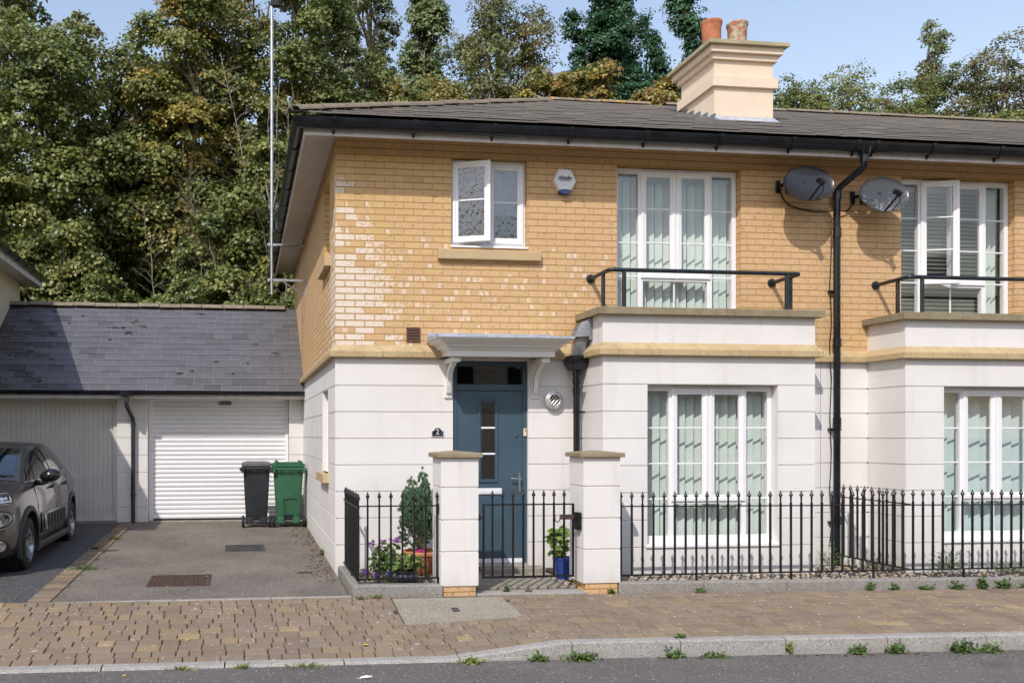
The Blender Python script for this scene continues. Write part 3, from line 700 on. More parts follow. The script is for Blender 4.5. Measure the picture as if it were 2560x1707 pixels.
def tiles(x0, x1, hip):
    m = MB(); r = random.Random(11); gd = 0.30*math.cos(math.atan(SL)); k = 0
    n = int(4.5/gd)
    for k in range(n+1):
        d0, d1 = k*gd, min((k+1)*gd+.03, 4.5); x = x0 - 0.32 - (0.15 if k % 2 else 0)
        while x < x1:
            a, b = x+.002, x+.298; x += .30
            lo, hi = max(a, x0), min(b, x1); lo2, hi2 = lo, hi
            if hip: lo, lo2 = max(lo, -0.475+d0), max(lo2, -0.475+d1)
            if hi <= lo or hi2 <= lo2-0.0001: 
                if hi <= lo: continue
                lo2 = min(lo2, hi2)
            t = r.uniform(0.93, 1.08); m.cur = (0.172*t, 0.158*t, 0.143*t) if r.random() > .06 else (0.21*t, 0.19*t, 0.16*t)
            j = r.uniform(0, .006); y0, y1 = EY+d0, EY+d1; z0, z1 = roof_z(d0)+.042+j, roof_z(d1)+.012
            m.add([(lo,y0,z0-.016),(hi,y0,z0-.016),(hi,y0,z0),(lo,y0,z0),(hi2,y1,z1),(lo2,y1,z1),(hi2,y1,z1-.010),(lo2,y1,z1-.010)], [(0,1,2,3),(3,2,4,5),(0,3,5,7),(1,6,4,2),(0,7,6,1)])
    return m
def half_tile_run(p0, p1, L=0.43, r=0.105, sq=0.62, seed=1):
    """capping tiles laid along a ridge or a hip"""
    m = MB(); P, Q = Vector(p0), Vector(p1); n = int((Q-P).length/L); t = (Q-P).normalized(); s = t.cross(Vector((0,0,1))).normalized(); u = s.cross(t); rr = random.Random(seed)
    for i in range(n):
        a, b = P+t*(i*L+.006), P+t*((i+1)*L-.006); dz = rr.uniform(-.006,.006); vs = []
        for q, k in ((a, 1.0), (b, .96)):
            for sc in (1.0, .86):
                for j in range(9):
                    w = PI*j/8; vs.append(q + s*(r*k*sc*math.cos(w)) + u*(r*k*sc*sq*math.sin(w) - .012 + dz))
        fs = []
        for j in range(8): fs += [(j, j+1, 19+j, 18+j), (9+j, 10+j, 28+j, 27+j), (j, j+1, 10+j, 9+j), (18+j, 19+j, 28+j, 27+j)]
        fs += [(0,18,27,9),(8,26,35,17)]
        m.add(vs, fs)
    return m
def gutter_profile():
    o = [(.064+.062*math.cos(a), 4.935+.098*math.sin(a)) for a in np.linspace(PI, 2*PI, 11)]
    i = [(.064+.055*math.cos(a), 4.937+.090*math.sin(a)) for a in np.linspace(2*PI, PI, 11)]
    return [(.002, 4.945)] + o + [(.128, 4.944)] + i
def eaves(house, path, clips):
    r = bpy.data.objects.get
    f = obj('fascia', MB().sweep(path, [(-.022, 4.79), (0, 4.79), (0, 4.94), (-.022, 4.94)]), 'fascia_paint', house)
    g = MB().sweep(path, gutter_profile())
    for (cx, cy, ax) in clips:
        o = [(.064+.074*math.cos(a), 4.937+.110*math.sin(a)) for a in np.linspace(PI, 2*PI, 11)]; o = [(0, 4.95)] + o + [(.14, 4.952)]
        i = [(.128, 4.94)] + [(.064+.058*math.cos(a), 4.937+.094*math.sin(a)) for a in np.linspace(2*PI, PI, 11)] + [(.0, 4.94)]
        pth = [(cx-.022, cy), (cx+.022, cy)] if ax == 'f' else [(cx, cy+.016), (cx, cy-.016)]
        g.sweep(pth, o+i)
        if ax == 'f': g.hexa([(cx-.012,cy-.035,4.845),(cx+.012,cy-.035,4.845),(cx+.012,cy,4.80),(cx-.012,cy,4.80)],[(cx-.012,cy-.05,4.86),(cx+.012,cy-.05,4.86),(cx+.012,cy,4.90),(cx-.012,cy,4.90)])
    obj('gutter', g, 'black_gutter', house, smooth=True, auto=35)
def string_course(house, path, top=2.571):
    return obj('string_course', MB().sweep(path, [(-.02, 2.428), (.062, 2.428), (.066, 2.434), (.066, 2.494), (.062, 2.500), (.0, top), (-.02, top)]), 'string_stone', house)

# ---- the end house
def MB_g(a, b):
    q = MB(); grooved(q, 'f', 0.0, a, b, GR); return q
H = thing('end_house', 'buff brick and white rendered end house with blue front door and chimney', 'house', (0, 0, 0))
BR_OPS = [(1.335, 2.232, 3.695, 4.722, .085), (3.32, 4.872, 2.95, 4.718, .115)]
m = MB(); wall(m, 'f', 0.0, 0.0, 5.896, 2.5, 4.95, BR_OPS)
wall(m, 'l', 0.0, 0.0, 8.1, 2.5, 4.95, [(0.62, 1.35, 3.66, 4.68, .10)])
m.quad((0,8.1,-.3),(5.9,8.1,-.3),(5.9,8.1,4.95),(0,8.1,4.95)); m.box(5.80, 5.892, .12, 8.0, -.2, 4.9)
obj('brick_wall', m, 'brick', H)
m = MB(); grooved(m, 'f', 0.0, 0.0, 2.887, GR, [(1.355, 2.245, -0.2, 2.405, .13)]); obj('rendered_wall', MB_g(5.395, 5.896), 'render', H)
grooved(m, 'l', 0.0, 0.0, 8.1, GR, [(0.85, 1.60, 1.08, 2.112, .10)])
obj('rendered_wall', m, 'render', H)
obj('expansion_joint', MB().box(5.891, 5.905, -.004, .06, 2.571, 4.93), 'sill_stone', H)
string_course(H, [(0, 8.1), (0, 0), (2.887, 0), (2.887, -.62), (5.395, -.62), (5.395, 0), (5.897, 0)])
eaves(H, [(-.38, 8.48), (-.38, -.38), (5.899, -.38)], [(-.06 + .88*i, -.38, 'f') for i in range(7)] + [(-.38, .3 + .85*i, 'l') for i in range(10)])
m = MB(); m.box(-.365, 5.896, -.365, -.002, 4.915, 4.93); m.box(-.365, -.002, -.001, 8.47, 4.915, 4.93); m.box(.0, 5.89, 8.101, 8.47, 4.915, 4.93)
obj('soffit', m, 'soffit_board', H)
m = MB(); hx = 4.025                                          # roof planes under the tiles
m.add([(EY,EY,EZ),(5.895,EY,EZ),(5.895,hx,roof_z(4.5)),(hx,hx,roof_z(4.5)),(EY,8.525,EZ),(5.895,8.525,EZ)], [(0,1,2,3),(0,3,4),(4,3,2,5),(0,4,5,1)])
m.v = [(a, b, c-.012) for a, b, c in m.v]
m.cur = None
RF = obj('roof', m, 'roof_tile', H)
me = RF.data; a = me.color_attributes.new('tint', 'FLOAT_COLOR', 'POINT'); a.data.foreach_set('color', [0.03,0.028,0.026,1]*len(me.vertices))
obj('roof_tiles', tiles(EY, 5.897, True), 'roof_tile', RF)
obj('hip_tiles', half_tile_run((EY-.03, EY-.03, EZ+.035), (hx, hx, roof_z(4.5)+.03), seed=3), 'ridge_clay', RF, smooth=True, auto=40)
obj('ridge_tiles', half_tile_run((hx-.1, hx, roof_z(4.5)+.035), (5.90, hx, roof_z(4.5)+.035), seed=4), 'lichen_ridge', RF, smooth=True, auto=40)
hk = [(EY-.02, EY-.02, EZ+.03), (EY-.05, EY-.05, EZ+.05), (EY-.075, EY-.075, EZ+.09), (EY-.085, EY-.085, EZ+.125), (EY-.075, EY-.075, EZ+.15), (EY-.055, EY-.055, EZ+.155), (EY-.045, EY-.045, EZ+.14), (EY-.05, EY-.05, EZ+.125)]
obj('hip_iron', MB().tube(hk, .011, 8), 'lead_light', RF, smooth=True)
# chimney
m = MB(); cx0, cx1, cy0, cy1 = 5.355, 6.212, 1.45, 2.365
def ring(o, za, zb, zc=None): 
    m.hexa([(cx0-o,cy0-o,za),(cx1+o,cy0-o,za),(cx1+o,cy1+o,za),(cx0-o,cy1+o,za)], [(cx0-o,cy0-o,zb),(cx1+o,cy0-o,zb),(cx1+o,cy1+o,zb),(cx0-o,cy1+o,zb)])
ring(0, 5.5, 6.72); ring(.045, 6.300, 6.440); ring(.045, 6.665, 6.745); ring(.095, 6.745, 6.835)
for px in (5.42, 5.77, 6.12): m.lathe([(.010,-.003),(.006,-.008)], (px, cy0, 5.93), 8, 'y')
CH = obj('chimney', m, 'chimney_render', H, bevel=0.004)
m = MB(); o = .15; m.hexa([(cx0-o,cy0-o,6.835),(cx1+o,cy0-o,6.835),(cx1+o,cy1+o,6.835),(cx0-o,cy1+o,6.835)], [(cx0-o,cy0-o,6.888),(cx1+o,cy0-o,6.888),(cx1+o,cy1+o,6.888),(cx0-o,cy1+o,6.888)])
m.hexa([(cx0-.05,cy0-.05,6.888),(cx1+.05,cy0-.05,6.888),(cx1+.05,cy1+.05,6.888),(cx0-.05,cy1+.05,6.888)], [(cx0+.12,cy0+.15,6.93),(cx1-.12,cy0+.15,6.93),(cx1-.12,cy1-.15,6.93),(cx0+.12,cy1-.15,6.93)])
obj('chimney_cap', m, 'chimney_cap', CH, bevel=0.005)
for px, mt in ((5.565, 'pot_clay'), (5.955, 'lichen_clay')):
    obj('chimney_pot', MB().lathe([(.118,0),(.132,.42),(.140,.455),(.148,.47),(.148,.50),(.140,.507),(.118,.50),(.110,.30)], (px, 1.905, 6.895), 28, cap=False), mt, CH, smooth=True, auto=40)
m = MB()
fz = lambda y: roof_z(y-EY)
m.hexa([(cx0-.01,cy0-.14,fz(cy0-.14)+.03),(cx1+.01,cy0-.14,fz(cy0-.14)+.03),(cx1+.01,cy0+.01,fz(cy0)),(cx0-.01,cy0+.01,fz(cy0))],[(cx0-.01,cy0-.14,fz(cy0-.14)+.036),(cx1+.01,cy0-.14,fz(cy0-.14)+.036),(cx1+.01,cy0-.006,fz(cy0)+.075),(cx0-.01,cy0-.006,fz(cy0)+.075)])
obj('front_flashing', m, 'lead_light', CH)
m = MB()
for i in range(5):
    a = cy0 - .02 + i*.19; b = a+.185; m.hexa([(cx0-.012,a,fz(a)+.02),(cx0+.01,a,fz(a)+.02),(cx0+.01,b,fz(b)+.02),(cx0-.012,b,fz(b)+.02)],[(cx0-.012,a,fz(a)+.11),(cx0+.01,a,fz(a)+.11),(cx0+.01,b,fz(a)+.115),(cx0-.012,b,fz(a)+.115)])
    m.hexa([(cx0-.11,a,fz(a)+.030),(cx0,a,fz(a)+.030),(cx0,b,fz(b)+.024),(cx0-.11,b,fz(b)+.024)],[(cx0-.11,a,fz(a)+.034),(cx0,a,fz(a)+.036),(cx0,b,fz(b)+.030),(cx0-.11,b,fz(b)+.028)])
obj('side_flashing', m, 'lead', CH)
# windows of the end house
bay1 = bay(H, 2.887, 5.395, 3.40)
four_light_window(H, 3.40, .345, -.505, ('v', 'blind_green', .089, 30, .103), 1)
four_light_window(H, 3.322, 2.950, .095, ('v', 'blind_green', .089, 30, .103), 2, sill=False)
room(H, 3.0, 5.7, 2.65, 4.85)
balcony_rail(H, 0.0)
# the small casement with its opening light ajar
m = MB(); y = .06; X0, X1, Z0, Z1 = 1.337, 2.230, 3.735, 4.720
for a in ((X0,X0+.05,Z0,Z1),(X1-.05,X1,Z0,Z1),(1.765,1.815,Z0+.03,Z1-.03)): m.cham(a[0],a[1],y,y+.07,a[2],a[3],.004)
for a in ((X0+.045,X1-.045,Z1-.055,Z1),(X0+.045,X1-.045,Z0,Z0+.05)): m.cham(a[0],a[1],y+.001,y+.069,a[2],a[3],.004)
m.box(1.80, 2.10, y-.010, y+.002, Z1-.066, Z1-.058)
W1 = obj('window', m, 'white_upvc', H)
s = sash_frame(1.362, 1.800, Z0+.025, Z1-.035, y-.018, .072, .04, (4.245,)); g = pane(1.43, 1.732, Z0+.09, Z1-.10, y+.004)
turn(s, 1.362, y, -rad(21)); turn(g, 1.362, y, -rad(21))
obj('opening_sash', s, 'white_upvc', W1); obj('pane', g, 'dark_obscure_glass', W1)
obj('sash', sash_frame(1.782, 2.205, Z0+.025, Z1-.035, y-.018, .072, .04, (4.245,)), 'white_upvc', W1); obj('pane', pane(1.85, 2.137, Z0+.09, Z1-.10, y+.004), 'obscure_glass', W1)
m = MB(); m.hexa([(X0-.012,y-.075,3.700),(X1+.012,y-.075,3.700),(X1+.012,y+.05,3.700),(X0-.012,y+.05,3.700)],[(X0-.012,y-.075,3.722),(X1+.012,y-.075,3.722),(X1+.012,y+.05,3.737),(X0-.012,y+.05,3.737)])
obj('sill', m, 'white_upvc', W1)
obj('roller_blind', MB().box(1.78, 2.20, y+.10, y+.104, 4.12, 4.66), 'blind_cream', W1)
room(H, 1.2, 2.4, 3.6, 4.85, .16)
obj('stone_sill', MB().cham(1.173, 2.386, -.062, .05, 3.555, 3.665, .007), 'sill_stone', H)
# two slit windows in the flank wall
for (a, b, c, d, e) in ((0.62, 1.35, 3.66, 4.68, .09), (0.85, 1.60, 1.08, 2.112, .09)):
    m = MB(); m.box(e-.02, e+.03, a, b, c, d); w = obj('window', m, 'white_upvc', H)
    obj('pane', MB().quad((e-.0215,a+.06,c+.06),(e-.0215,b-.06,c+.06),(e-.0215,b-.06,d-.06),(e-.0215,a+.06,d-.06)), 'glass', w)
    obj('flank_sill', MB().cham(-.075, .05, a-.12, b+.12, c-.11, c, .006), 'sill_stone', w)
# front door
D = obj('front_door', MB().box(1.412, 2.192, .050, .095, .075, 2.062), 'door_blue', H, bevel=.003)
m = MB(); F = .035
for a in ((1.357,1.412,.045,2.403),(2.192,2.243,.045,2.403)): m.cham(a[0],a[1],F,F+.08,a[2],a[3],.004)
for a in ((1.41,2.194,2.345,2.403),(1.41,2.194,2.064,2.138)): m.cham(a[0],a[1],F+.001,F+.079,a[2],a[3],.004)
obj('door_frame', m, 'door_blue', D)
obj('fanlight', pane(1.405, 2.197, 2.13, 2.35, F+.04), 'glass', D)
s = sash_frame(1.665, 1.900, 1.005, 1.975, .034, .038, .03); obj('glazing_bead', s, 'door_blue', D)
obj('door_pane', pane(1.70, 1.865, 1.04, 1.94, .046), 'glass', D)
for z in (1.635, 1.335): obj('glazing_bar', MB().cham(1.70, 1.865, .036, .052, z-.011, z+.011, .003), 'white_upvc', D)
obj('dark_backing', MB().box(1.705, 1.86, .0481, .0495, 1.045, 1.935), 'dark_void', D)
m = MB().cham(1.66, 1.945, .036, .052, .868, .938, .004); m.box(1.68, 1.925, .033, .037, .884, .922); obj('letterbox', m, 'white_plastic', D)
m = MB().cham(2.140, 2.172, .038, .051, .885, 1.118, .005); m.tube([(2.156,.04,1.045),(2.156,.0,1.045),(2.14,-.006,1.045),(2.06,-.004,1.050),(2.045,.002,1.053)], .009, 10); m.lathe([(.009,-.012),(.009,.0)], (2.156,.04,.95), 12, 'y')
obj('door_handle', m, 'chrome', D, smooth=True, auto=35)
obj('spyhole', MB().lathe([(.0,-.014),(.013,-.014),(.016,-.006),(.016,0)], (2.122,.05,1.545), 16, 'y'), 'chrome', D, smooth=True, auto=40)
m = MB().box(1.41, 2.19, .030, .05, .077, .125); obj('weather_bar', m, 'white_upvc', D)
m = MB(); m.box(1.36, 2.24, .0, .12, .045, .072); obj('threshold', m, 'aluminium', D)
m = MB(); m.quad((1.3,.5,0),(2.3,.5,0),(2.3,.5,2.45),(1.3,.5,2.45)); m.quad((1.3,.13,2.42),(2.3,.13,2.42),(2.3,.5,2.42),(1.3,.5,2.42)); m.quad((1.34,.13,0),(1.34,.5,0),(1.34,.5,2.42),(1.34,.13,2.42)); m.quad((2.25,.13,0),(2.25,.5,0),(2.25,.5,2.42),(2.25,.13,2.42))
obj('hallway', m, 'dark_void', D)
m = MB().cham(2.196, 2.234, .012, .036, 1.537, 1.628, .006); DB = obj('doorbell', m, 'cream_plastic', D); obj('push_button', MB().lathe([(.008,-.004),(.008,.0)], (2.215,.012,1.606), 12, 'y'), 'black_text', DB)
# door canopy
prof = [(.46,2.415),(.46,2.486),(.480,2.488),(.480,2.506),(.496,2.508),(.512,2.515),(.526,2.530),(.530,2.548),(.552,2.550),(.552,2.562),(.572,2.566),(.590,2.576),(.600,2.594),(.620,2.596),(.620,2.622),(-.0,2.66),(-.0,2.44),(.44,2.415)]
m = MB(); cxl, cxr = 1.213, 2.402
P2 = []
rows = []
for (o, z) in prof:
    e = max(0, o-.46) if o >= .44 else -1.0
    k = max(0.0, o-.46)
    if o < .1: rows.append([(cxl-.155, 0, z), (cxl-.155, 0, z), (cxr+.155, 0, z), (cxr+.155, 0, z)] if z > 2.5 else [(cxl, 0, z), (cxl, 0, z), (cxr, 0, z), (cxr, 0, z)])
    else: rows.append([(cxl-k, 0, z), (cxl-k, -o, z), (cxr+k, -o, z), (cxr+k, 0, z)])
m.grid(rows + [rows[0]])
CN = obj('door_canopy', m, 'canopy_paint', H)
m = MB(); m.grid([[(cxl-.165, .0, 2.672), (cxr+.10, .0, 2.672)], [(cxl-.165, -.626, 2.628), (cxr+.165, -.626, 2.628)]]); m.grid([[(cxl-.165, -.626, 2.628), (cxr+.165, -.626, 2.628)], [(cxl-.165, -.628, 2.606), (cxr+.165, -.628, 2.606)]])
m.quad((cxl-.166,0,2.672),(cxl-.166,-.626,2.628),(cxl-.166,-.626,2.606),(cxl-.166,0,2.604)); m.quad((cxr+.166,0,2.65),(cxr+.166,-.626,2.628),(cxr+.166,-.626,2.606),(cxr+.166,0,2.604))
m.box(cxl-.15, cxr+.12, -.012, .004, 2.66, 2.715); obj('lead_cover', m, 'lead_light', CN)
for xa in (1.253, 2.272):
    xb = xa + .087; m = MB(); m.cham(xa, xb, -.022, .0, 1.974, 2.36, .003); m.cham(xa-.003, xb+.003, -.41, .0, 2.36, 2.414, .003)
    c = (xa+xb)/2; w = .026
    pts = [(-.0225,2.03),(-.05,2.03),(-.075,2.11),(-.085,2.17),(-.13,2.25),(-.20,2.30),(-.33,2.358),(-.22,2.358),(-.15,2.33),(-.075,2.27),(-.035,2.19),(-.0225,2.13)]
    m.add([(c-w,p[0],p[1]) for p in pts]+[(c+w,p[0],p[1]) for p in pts], [tuple(range(12)), tuple(range(23,11,-1))] + [(i,(i+1)%12,12+(i+1)%12,12+i) for i in range(12)])
    for z in (2.0, 2.32): m.lathe([(.006,-.0245),(.006,-.02)], (c, 0, z), 8, 'y')
    obj('bracket', m, 'white_paint', CN)
# small fittings on the front
m = MB()
for i in range(5): z = 2.622 + i*.031; m.hexa([(.83,-.016,z),(.955,-.016,z),(.955,-.004,z+.004),(.83,-.004,z+.004)],[(.83,-.012,z+.006),(.955,-.012,z+.006),(.955,.0,z+.026),(.83,.0,z+.026)])
m.box(.814,.830,-.014,.0,2.609,2.774); m.box(.955,.971,-.014,.0,2.609,2.774); m.box(.83,.955,-.0135,.0,2.609,2.620); m.box(.83,.955,-.0135,.0,2.766,2.774); m.box(.83,.955,-.003,.0,2.62,2.766)
obj('air_brick', m, 'brown_plastic', H)
m = MB().lathe([(.060,-.085),(.066,-.088),(.104,-.066),(.106,-.060),(.104,-.056),(.075,-.055),(.075,.0)], (2.535, 0, 1.958), 32, 'y', cap=False)
FV = obj('flue_vent', m, 'aluminium', H, smooth=True, auto=35)
m = MB()
for k in (-.03, 0, .03):
    for a in (rad(45), rad(135)):
        dx, dz = math.cos(a), math.sin(a); L = math.sqrt(.066**2-k*k); ox, oz = -dz*k, dx*k
        m.tube([(2.535+ox-dx*L,-.080,1.958+oz-dz*L),(2.535+ox+dx*L,-.080,1.958+oz+dz*L)], .0028, 6)
obj('vent_grille', m, 'aluminium', FV); obj('vent_duct', MB().lathe([(.0,-.02),(.068,-.02),(.068,-.058)], (2.535,0,1.958), 24, 'y', cap=False), 'dark_void', FV)
# the bay's outlet: lead chute, hopper and downpipe
m = MB(); m.box(2.845, 2.886, -.34, -.06, 2.625, 2.872); m.hexa([(2.70,-.30,2.66),(2.86,-.34,2.66),(2.86,-.12,2.66),(2.70,-.10,2.66)],[(2.78,-.32,2.83),(2.86,-.34,2.85),(2.86,-.10,2.85),(2.78,-.10,2.83)])
m.hexa([(2.72,-.20,2.42),(2.84,-.20,2.42),(2.84,-.06,2.42),(2.72,-.06,2.42)],[(2.74,-.28,2.67),(2.85,-.30,2.67),(2.85,-.12,2.67),(2.74,-.12,2.67)])
HP = obj('rainwater_hopper', MB().hexa([(2.715,-.19,2.30),(2.845,-.19,2.30),(2.845,-.03,2.30),(2.715,-.03,2.30)],[(2.675,-.235,2.37),(2.870,-.235,2.37),(2.870,-.008,2.37),(2.675,-.008,2.37)]).box(2.668,2.877,-.242,-.004,2.37,2.46), 'black_gutter', H, bevel=.006)
obj('lead_chute', m, 'lead', HP, bevel=.006)
m = MB().tube([(2.79,-.10,2.31),(2.79,-.10,.0)], .038, 14)
for z in (2.27, 2.17, 2.06, 1.82): m.lathe([(.046,-.03),(.046,.03)] if z > 2 else [(.044,-.015),(.044,.015)], (2.79,-.10,z), 14)
m.box(2.775, 2.90, -.10, -.09, 1.81, 1.83)
obj('downpipe', m, 'black_gutter', HP, smooth=True, auto=40)
# the shared rainwater pipe by the party line
m = MB(); px = 6.048
m.tube([(6.14,-.44,4.86),(6.14,-.44,4.70),(6.132,-.425,4.66),(6.065,-.13,4.52),(6.052,-.097,4.48),(px,-.09,4.43),(px,-.09,-.06)], .0385, 14)
for (z, r, h) in ((4.42,.046,.05),(3.98,.0465,.06),(2.66,.0465,.05),(1.70,.0465,.06),(.53,.0465,.05),(2.62,.05,.012),(3.93,.05,.012),(1.62,.05,.012)): m.lathe([(r,-h),(r,h)], (px,-.09,z), 16)
m.lathe([(.047,-.06),(.047,.05)], (6.14,-.44,4.78), 16); m.lathe([(.06,-.05),(.075,.03)], (6.14,-.444,4.86), 16)
for z in (3.28, 1.62, .5): m.box(px-.06, px+.06, -.05, .0, z-.015, z+.015)
DP = obj('downpipe', m, 'black_gutter', H, smooth=True, auto=40)
cb = [(px-.052,-.06,4.0)] + [(px-.055+.012*math.sin(i*1.7), -.05+.004*math.sin(i*2.3), 4.0-.22*i) for i in range(1,18)]
obj('aerial_cable', MB().tube(cb, .006, 6), 'black_iron', DP, smooth=True)

# ---- the adjoining house
N = thing('adjoining_house', 'right-hand part of the brick terrace, with slatted blinds upstairs and grey dish beside', 'house', (5.9, 0, 0))
N['label'] = 'adjoining brick terrace house with slatted blinds upstairs, beyond the black downpipe'
DX = 3.628
m = MB(); wall(m, 'f', 0.0, 5.90, 18.0, 2.5, 4.95, [(6.962, 8.514, 2.95, 4.718, .115)]); m.quad((5.9,8.1,-.3),(18,8.1,-.3),(18,8.1,4.95),(5.9,8.1,4.95)); m.quad((18,0,-.3),(18,8.1,-.3),(18,8.1,4.95),(18,0,4.95))
obj('brick_wall', m, 'brick', N)
m = MB(); grooved(m, 'f', 0.0, 5.90, 6.515, GR); grooved(m, 'f', 0.0, 9.023, 18.0, GR); obj('rendered_wall', m, 'render', N)
string_course(N, [(5.899, 0), (6.515, 0), (6.515, -.62), (9.023, -.62), (9.023, 0), (18, 0)])
eaves(N, [(5.902, -.38), (18, -.38)], [(6.02, -.38, 'f'), (6.26, -.38, 'f')] + [(6.98 + .88*i, -.38, 'f') for i in range(11)])
obj('soffit', MB().box(5.90, 18, -.365, -.002, 4.915, 4.93), 'soffit_board', N)
m = MB().add([(5.9,EY,EZ-.012),(18,EY,EZ-.012),(18,hx,roof_z(4.5)-.012),(5.9,hx,roof_z(4.5)-.012),(18,8.525,EZ-.012),(5.9,8.525,EZ-.012)], [(0,1,2,3),(3,2,4,5),(0,5,4,1),(1,4,2)])
m.cur = None
RF = obj('roof', m, 'roof_tile', N); me = RF.data; a = me.color_attributes.new('tint', 'FLOAT_COLOR', 'POINT'); a.data.foreach_set('color', [0.03,0.028,0.026,1]*len(me.vertices))
obj('roof_tiles', tiles(5.90, 18.0, False), 'roof_tile', RF)
obj('ridge_tiles', half_tile_run((5.905, hx, roof_z(4.5)+.035), (18.0, hx, roof_z(4.5)+.035), seed=6), 'ridge_clay', RF, smooth=True, auto=40)
bay(N, 6.515, 9.023, 7.0)
four_light_window(N, 7.0, .345, -.505, ('v', 'blind_aqua', .127, 24, .142), 5)
four_light_window(N, 6.964, 2.950, .095, ('h',), 6, swing=rad(17), sill=False)
room(N, 6.4, 9.2, 2.65, 4.85)
balcony_rail(N, 3.622)

# ---- the house beyond the garages
NB = thing('neighbour_house', 'cream rendered house whose dark eaves show above the end of the garage roof', 'house', (-5.38, 8.1, 0))
m = MB(); m.quad((-5.38,.85,-.5),(-5.38,8.1,-.5),(-5.38,8.1,4.62),(-5.38,.85,4.62)); m.quad((-5.9,-2.75,-.5),(-5.9,.85,-.5),(-5.9,.85,4.62),(-5.9,-2.75,4.62)); m.quad((-5.9,.85,-.5),(-5.38,.85,-.5),(-5.38,.85,4.62),(-5.9,.85,4.62)); m.quad((-14,8.1,-.5),(-5.38,8.1,-.5),(-5.38,8.1,4.62),(-14,8.1,4.62)); m.quad((-14,-2.75,-.5),(-5.9,-2.75,-.5),(-5.9,-2.75,4.62),(-14,-2.75,4.62)); m.quad((-14,-2.75,-.5),(-14,8.1,-.5),(-14,8.1,4.62),(-14,-2.75,4.62))
obj('wall', m, 'render_cream', NB)
q = (-14.4, -5.02, -3.1, 8.5, 4.62); mx = 4.3
m = MB()
for (xa, ya, yb) in ((q[1], .47, q[3]), (q[1]-.50, q[2], q[3]-.2)): m.add([(q[0],ya,q[4]),(xa,ya,q[4]),(xa,yb,q[4]),(q[0],yb,q[4]),(xa-3.9,ya+3.9,q[4]+1.75),(xa-3.9,yb-3.9,q[4]+1.75)], [(0,1,4),(1,2,5,4),(2,3,5),(3,0,4,5),(0,3,2,1)])
RF = obj('roof', m, 'roof_tile', NB); me = RF.data; a = me.color_attributes.new('tint', 'FLOAT_COLOR', 'POINT'); a.data.foreach_set('color', [0.05,0.047,0.043,1]*len(me.vertices))
m = MB(); m.box(-5.06, -5.035, .5, 8.46, 4.50, 4.62); m.box(-14.3, -5.06, 8.44, 8.46, 4.50, 4.62); m.box(-14.3, -5.56, -3.07, -3.05, 4.50, 4.62); m.box(-5.56,-5.535,-3.05,.5,4.50,4.62); obj('fascia', m, 'fascia_paint', NB)
m = MB(); m.box(-5.37, -5.06, .5, 8.44, 4.53, 4.545); obj('soffit', m, 'soffit_board', NB)
m = MB()
for i in range(14): m.tube([(-4.99, .42+i*.58, 4.665), (-4.99, .96+i*.58, 4.665)], [.062, .055], 12)
m.tube([(-5.49,-3.1,4.665),(-5.49,.5,4.665)], .06, 12)
obj('gutter', m, 'black_gutter', NB, smooth=True, auto=40)

# ---- the houses across the street, which the window glass reflects
OP = thing('opposite_terrace', 'brick terrace across the street, behind the photographer', 'house', (2, -24, 0))
m = MB(); ops = [(-13.2+4.4*i+d, -12.0+4.4*i+d, z, z+1.2) for i in range(8) for d in (0, 1.9) for z in (.9, 3.4)]
P = lambda x, y, z: (x, y, z)
for a, b, c, d in rects(-16, 22, -.6, 5.3, ops): m.quad((a,-22,c),(b,-22,c),(b,-22,d),(a,-22,d))
m.quad((-16,-30,-.6),(-16,-22,-.6),(-16,-22,5.3),(-16,-30,5.3)); m.quad((22,-30,-.6),(22,-22,-.6),(22,-22,5.3),(22,-30,5.3)); m.quad((-16,-30,-.6),(22,-30,-.6),(22,-30,5.3),(-16,-30,5.3))
obj('brick_wall', m, 'brick', OP)
m = MB(); m.add([(-16.4,-21.6,5.2),(22.4,-21.6,5.2),(22.4,-26,8.2),(-16.4,-26,8.2),(22.4,-30.4,5.2),(-16.4,-30.4,5.2)], [(0,1,2,3),(3,2,4,5),(0,3,5),(1,4,2)]); m.cur = None
m.c = [(0.08,0.075,0.07)]*6; obj('roof', m, 'roof_tile', OP)
m = MB()
for o in ops: m.box(o[0], o[1], -22.12, -22.06, o[2], o[3])
obj('windows_glazing', m, 'dark_void', OP)['kind'] = 'stuff'
# ---------------------------------------------------------------- the garages
GA = thing('garage_block', 'pair of joined garages under a grey slate roof between two houses', 'garage', (-2.7, 5.3, 0))
GG = [-0.1, 0.334, 0.625, 0.917, 1.21, 1.503, 1.795, 2.5]
GY = 5.3
m = MB(); grooved(m, 'f', GY, -5.38, -0.001, GG, [(-2.63, -0.245, -0.1, 2.16, .22), (-5.30, -3.13, -0.1, 2.14, .10)])
m.quad((-5.38,9.9,-.3),(0,9.9,-.3),(0,9.9,2.4),(-5.38,9.9,2.4)); m.box(-2.70,-2.62,5.6,9.8,0,2.3)
obj('wall', m, 'render', GA)
obj('threshold', MB().box(-5.3, -.24, GY-.04, GY+.4, -.1, .088), 'path_slab', GA)
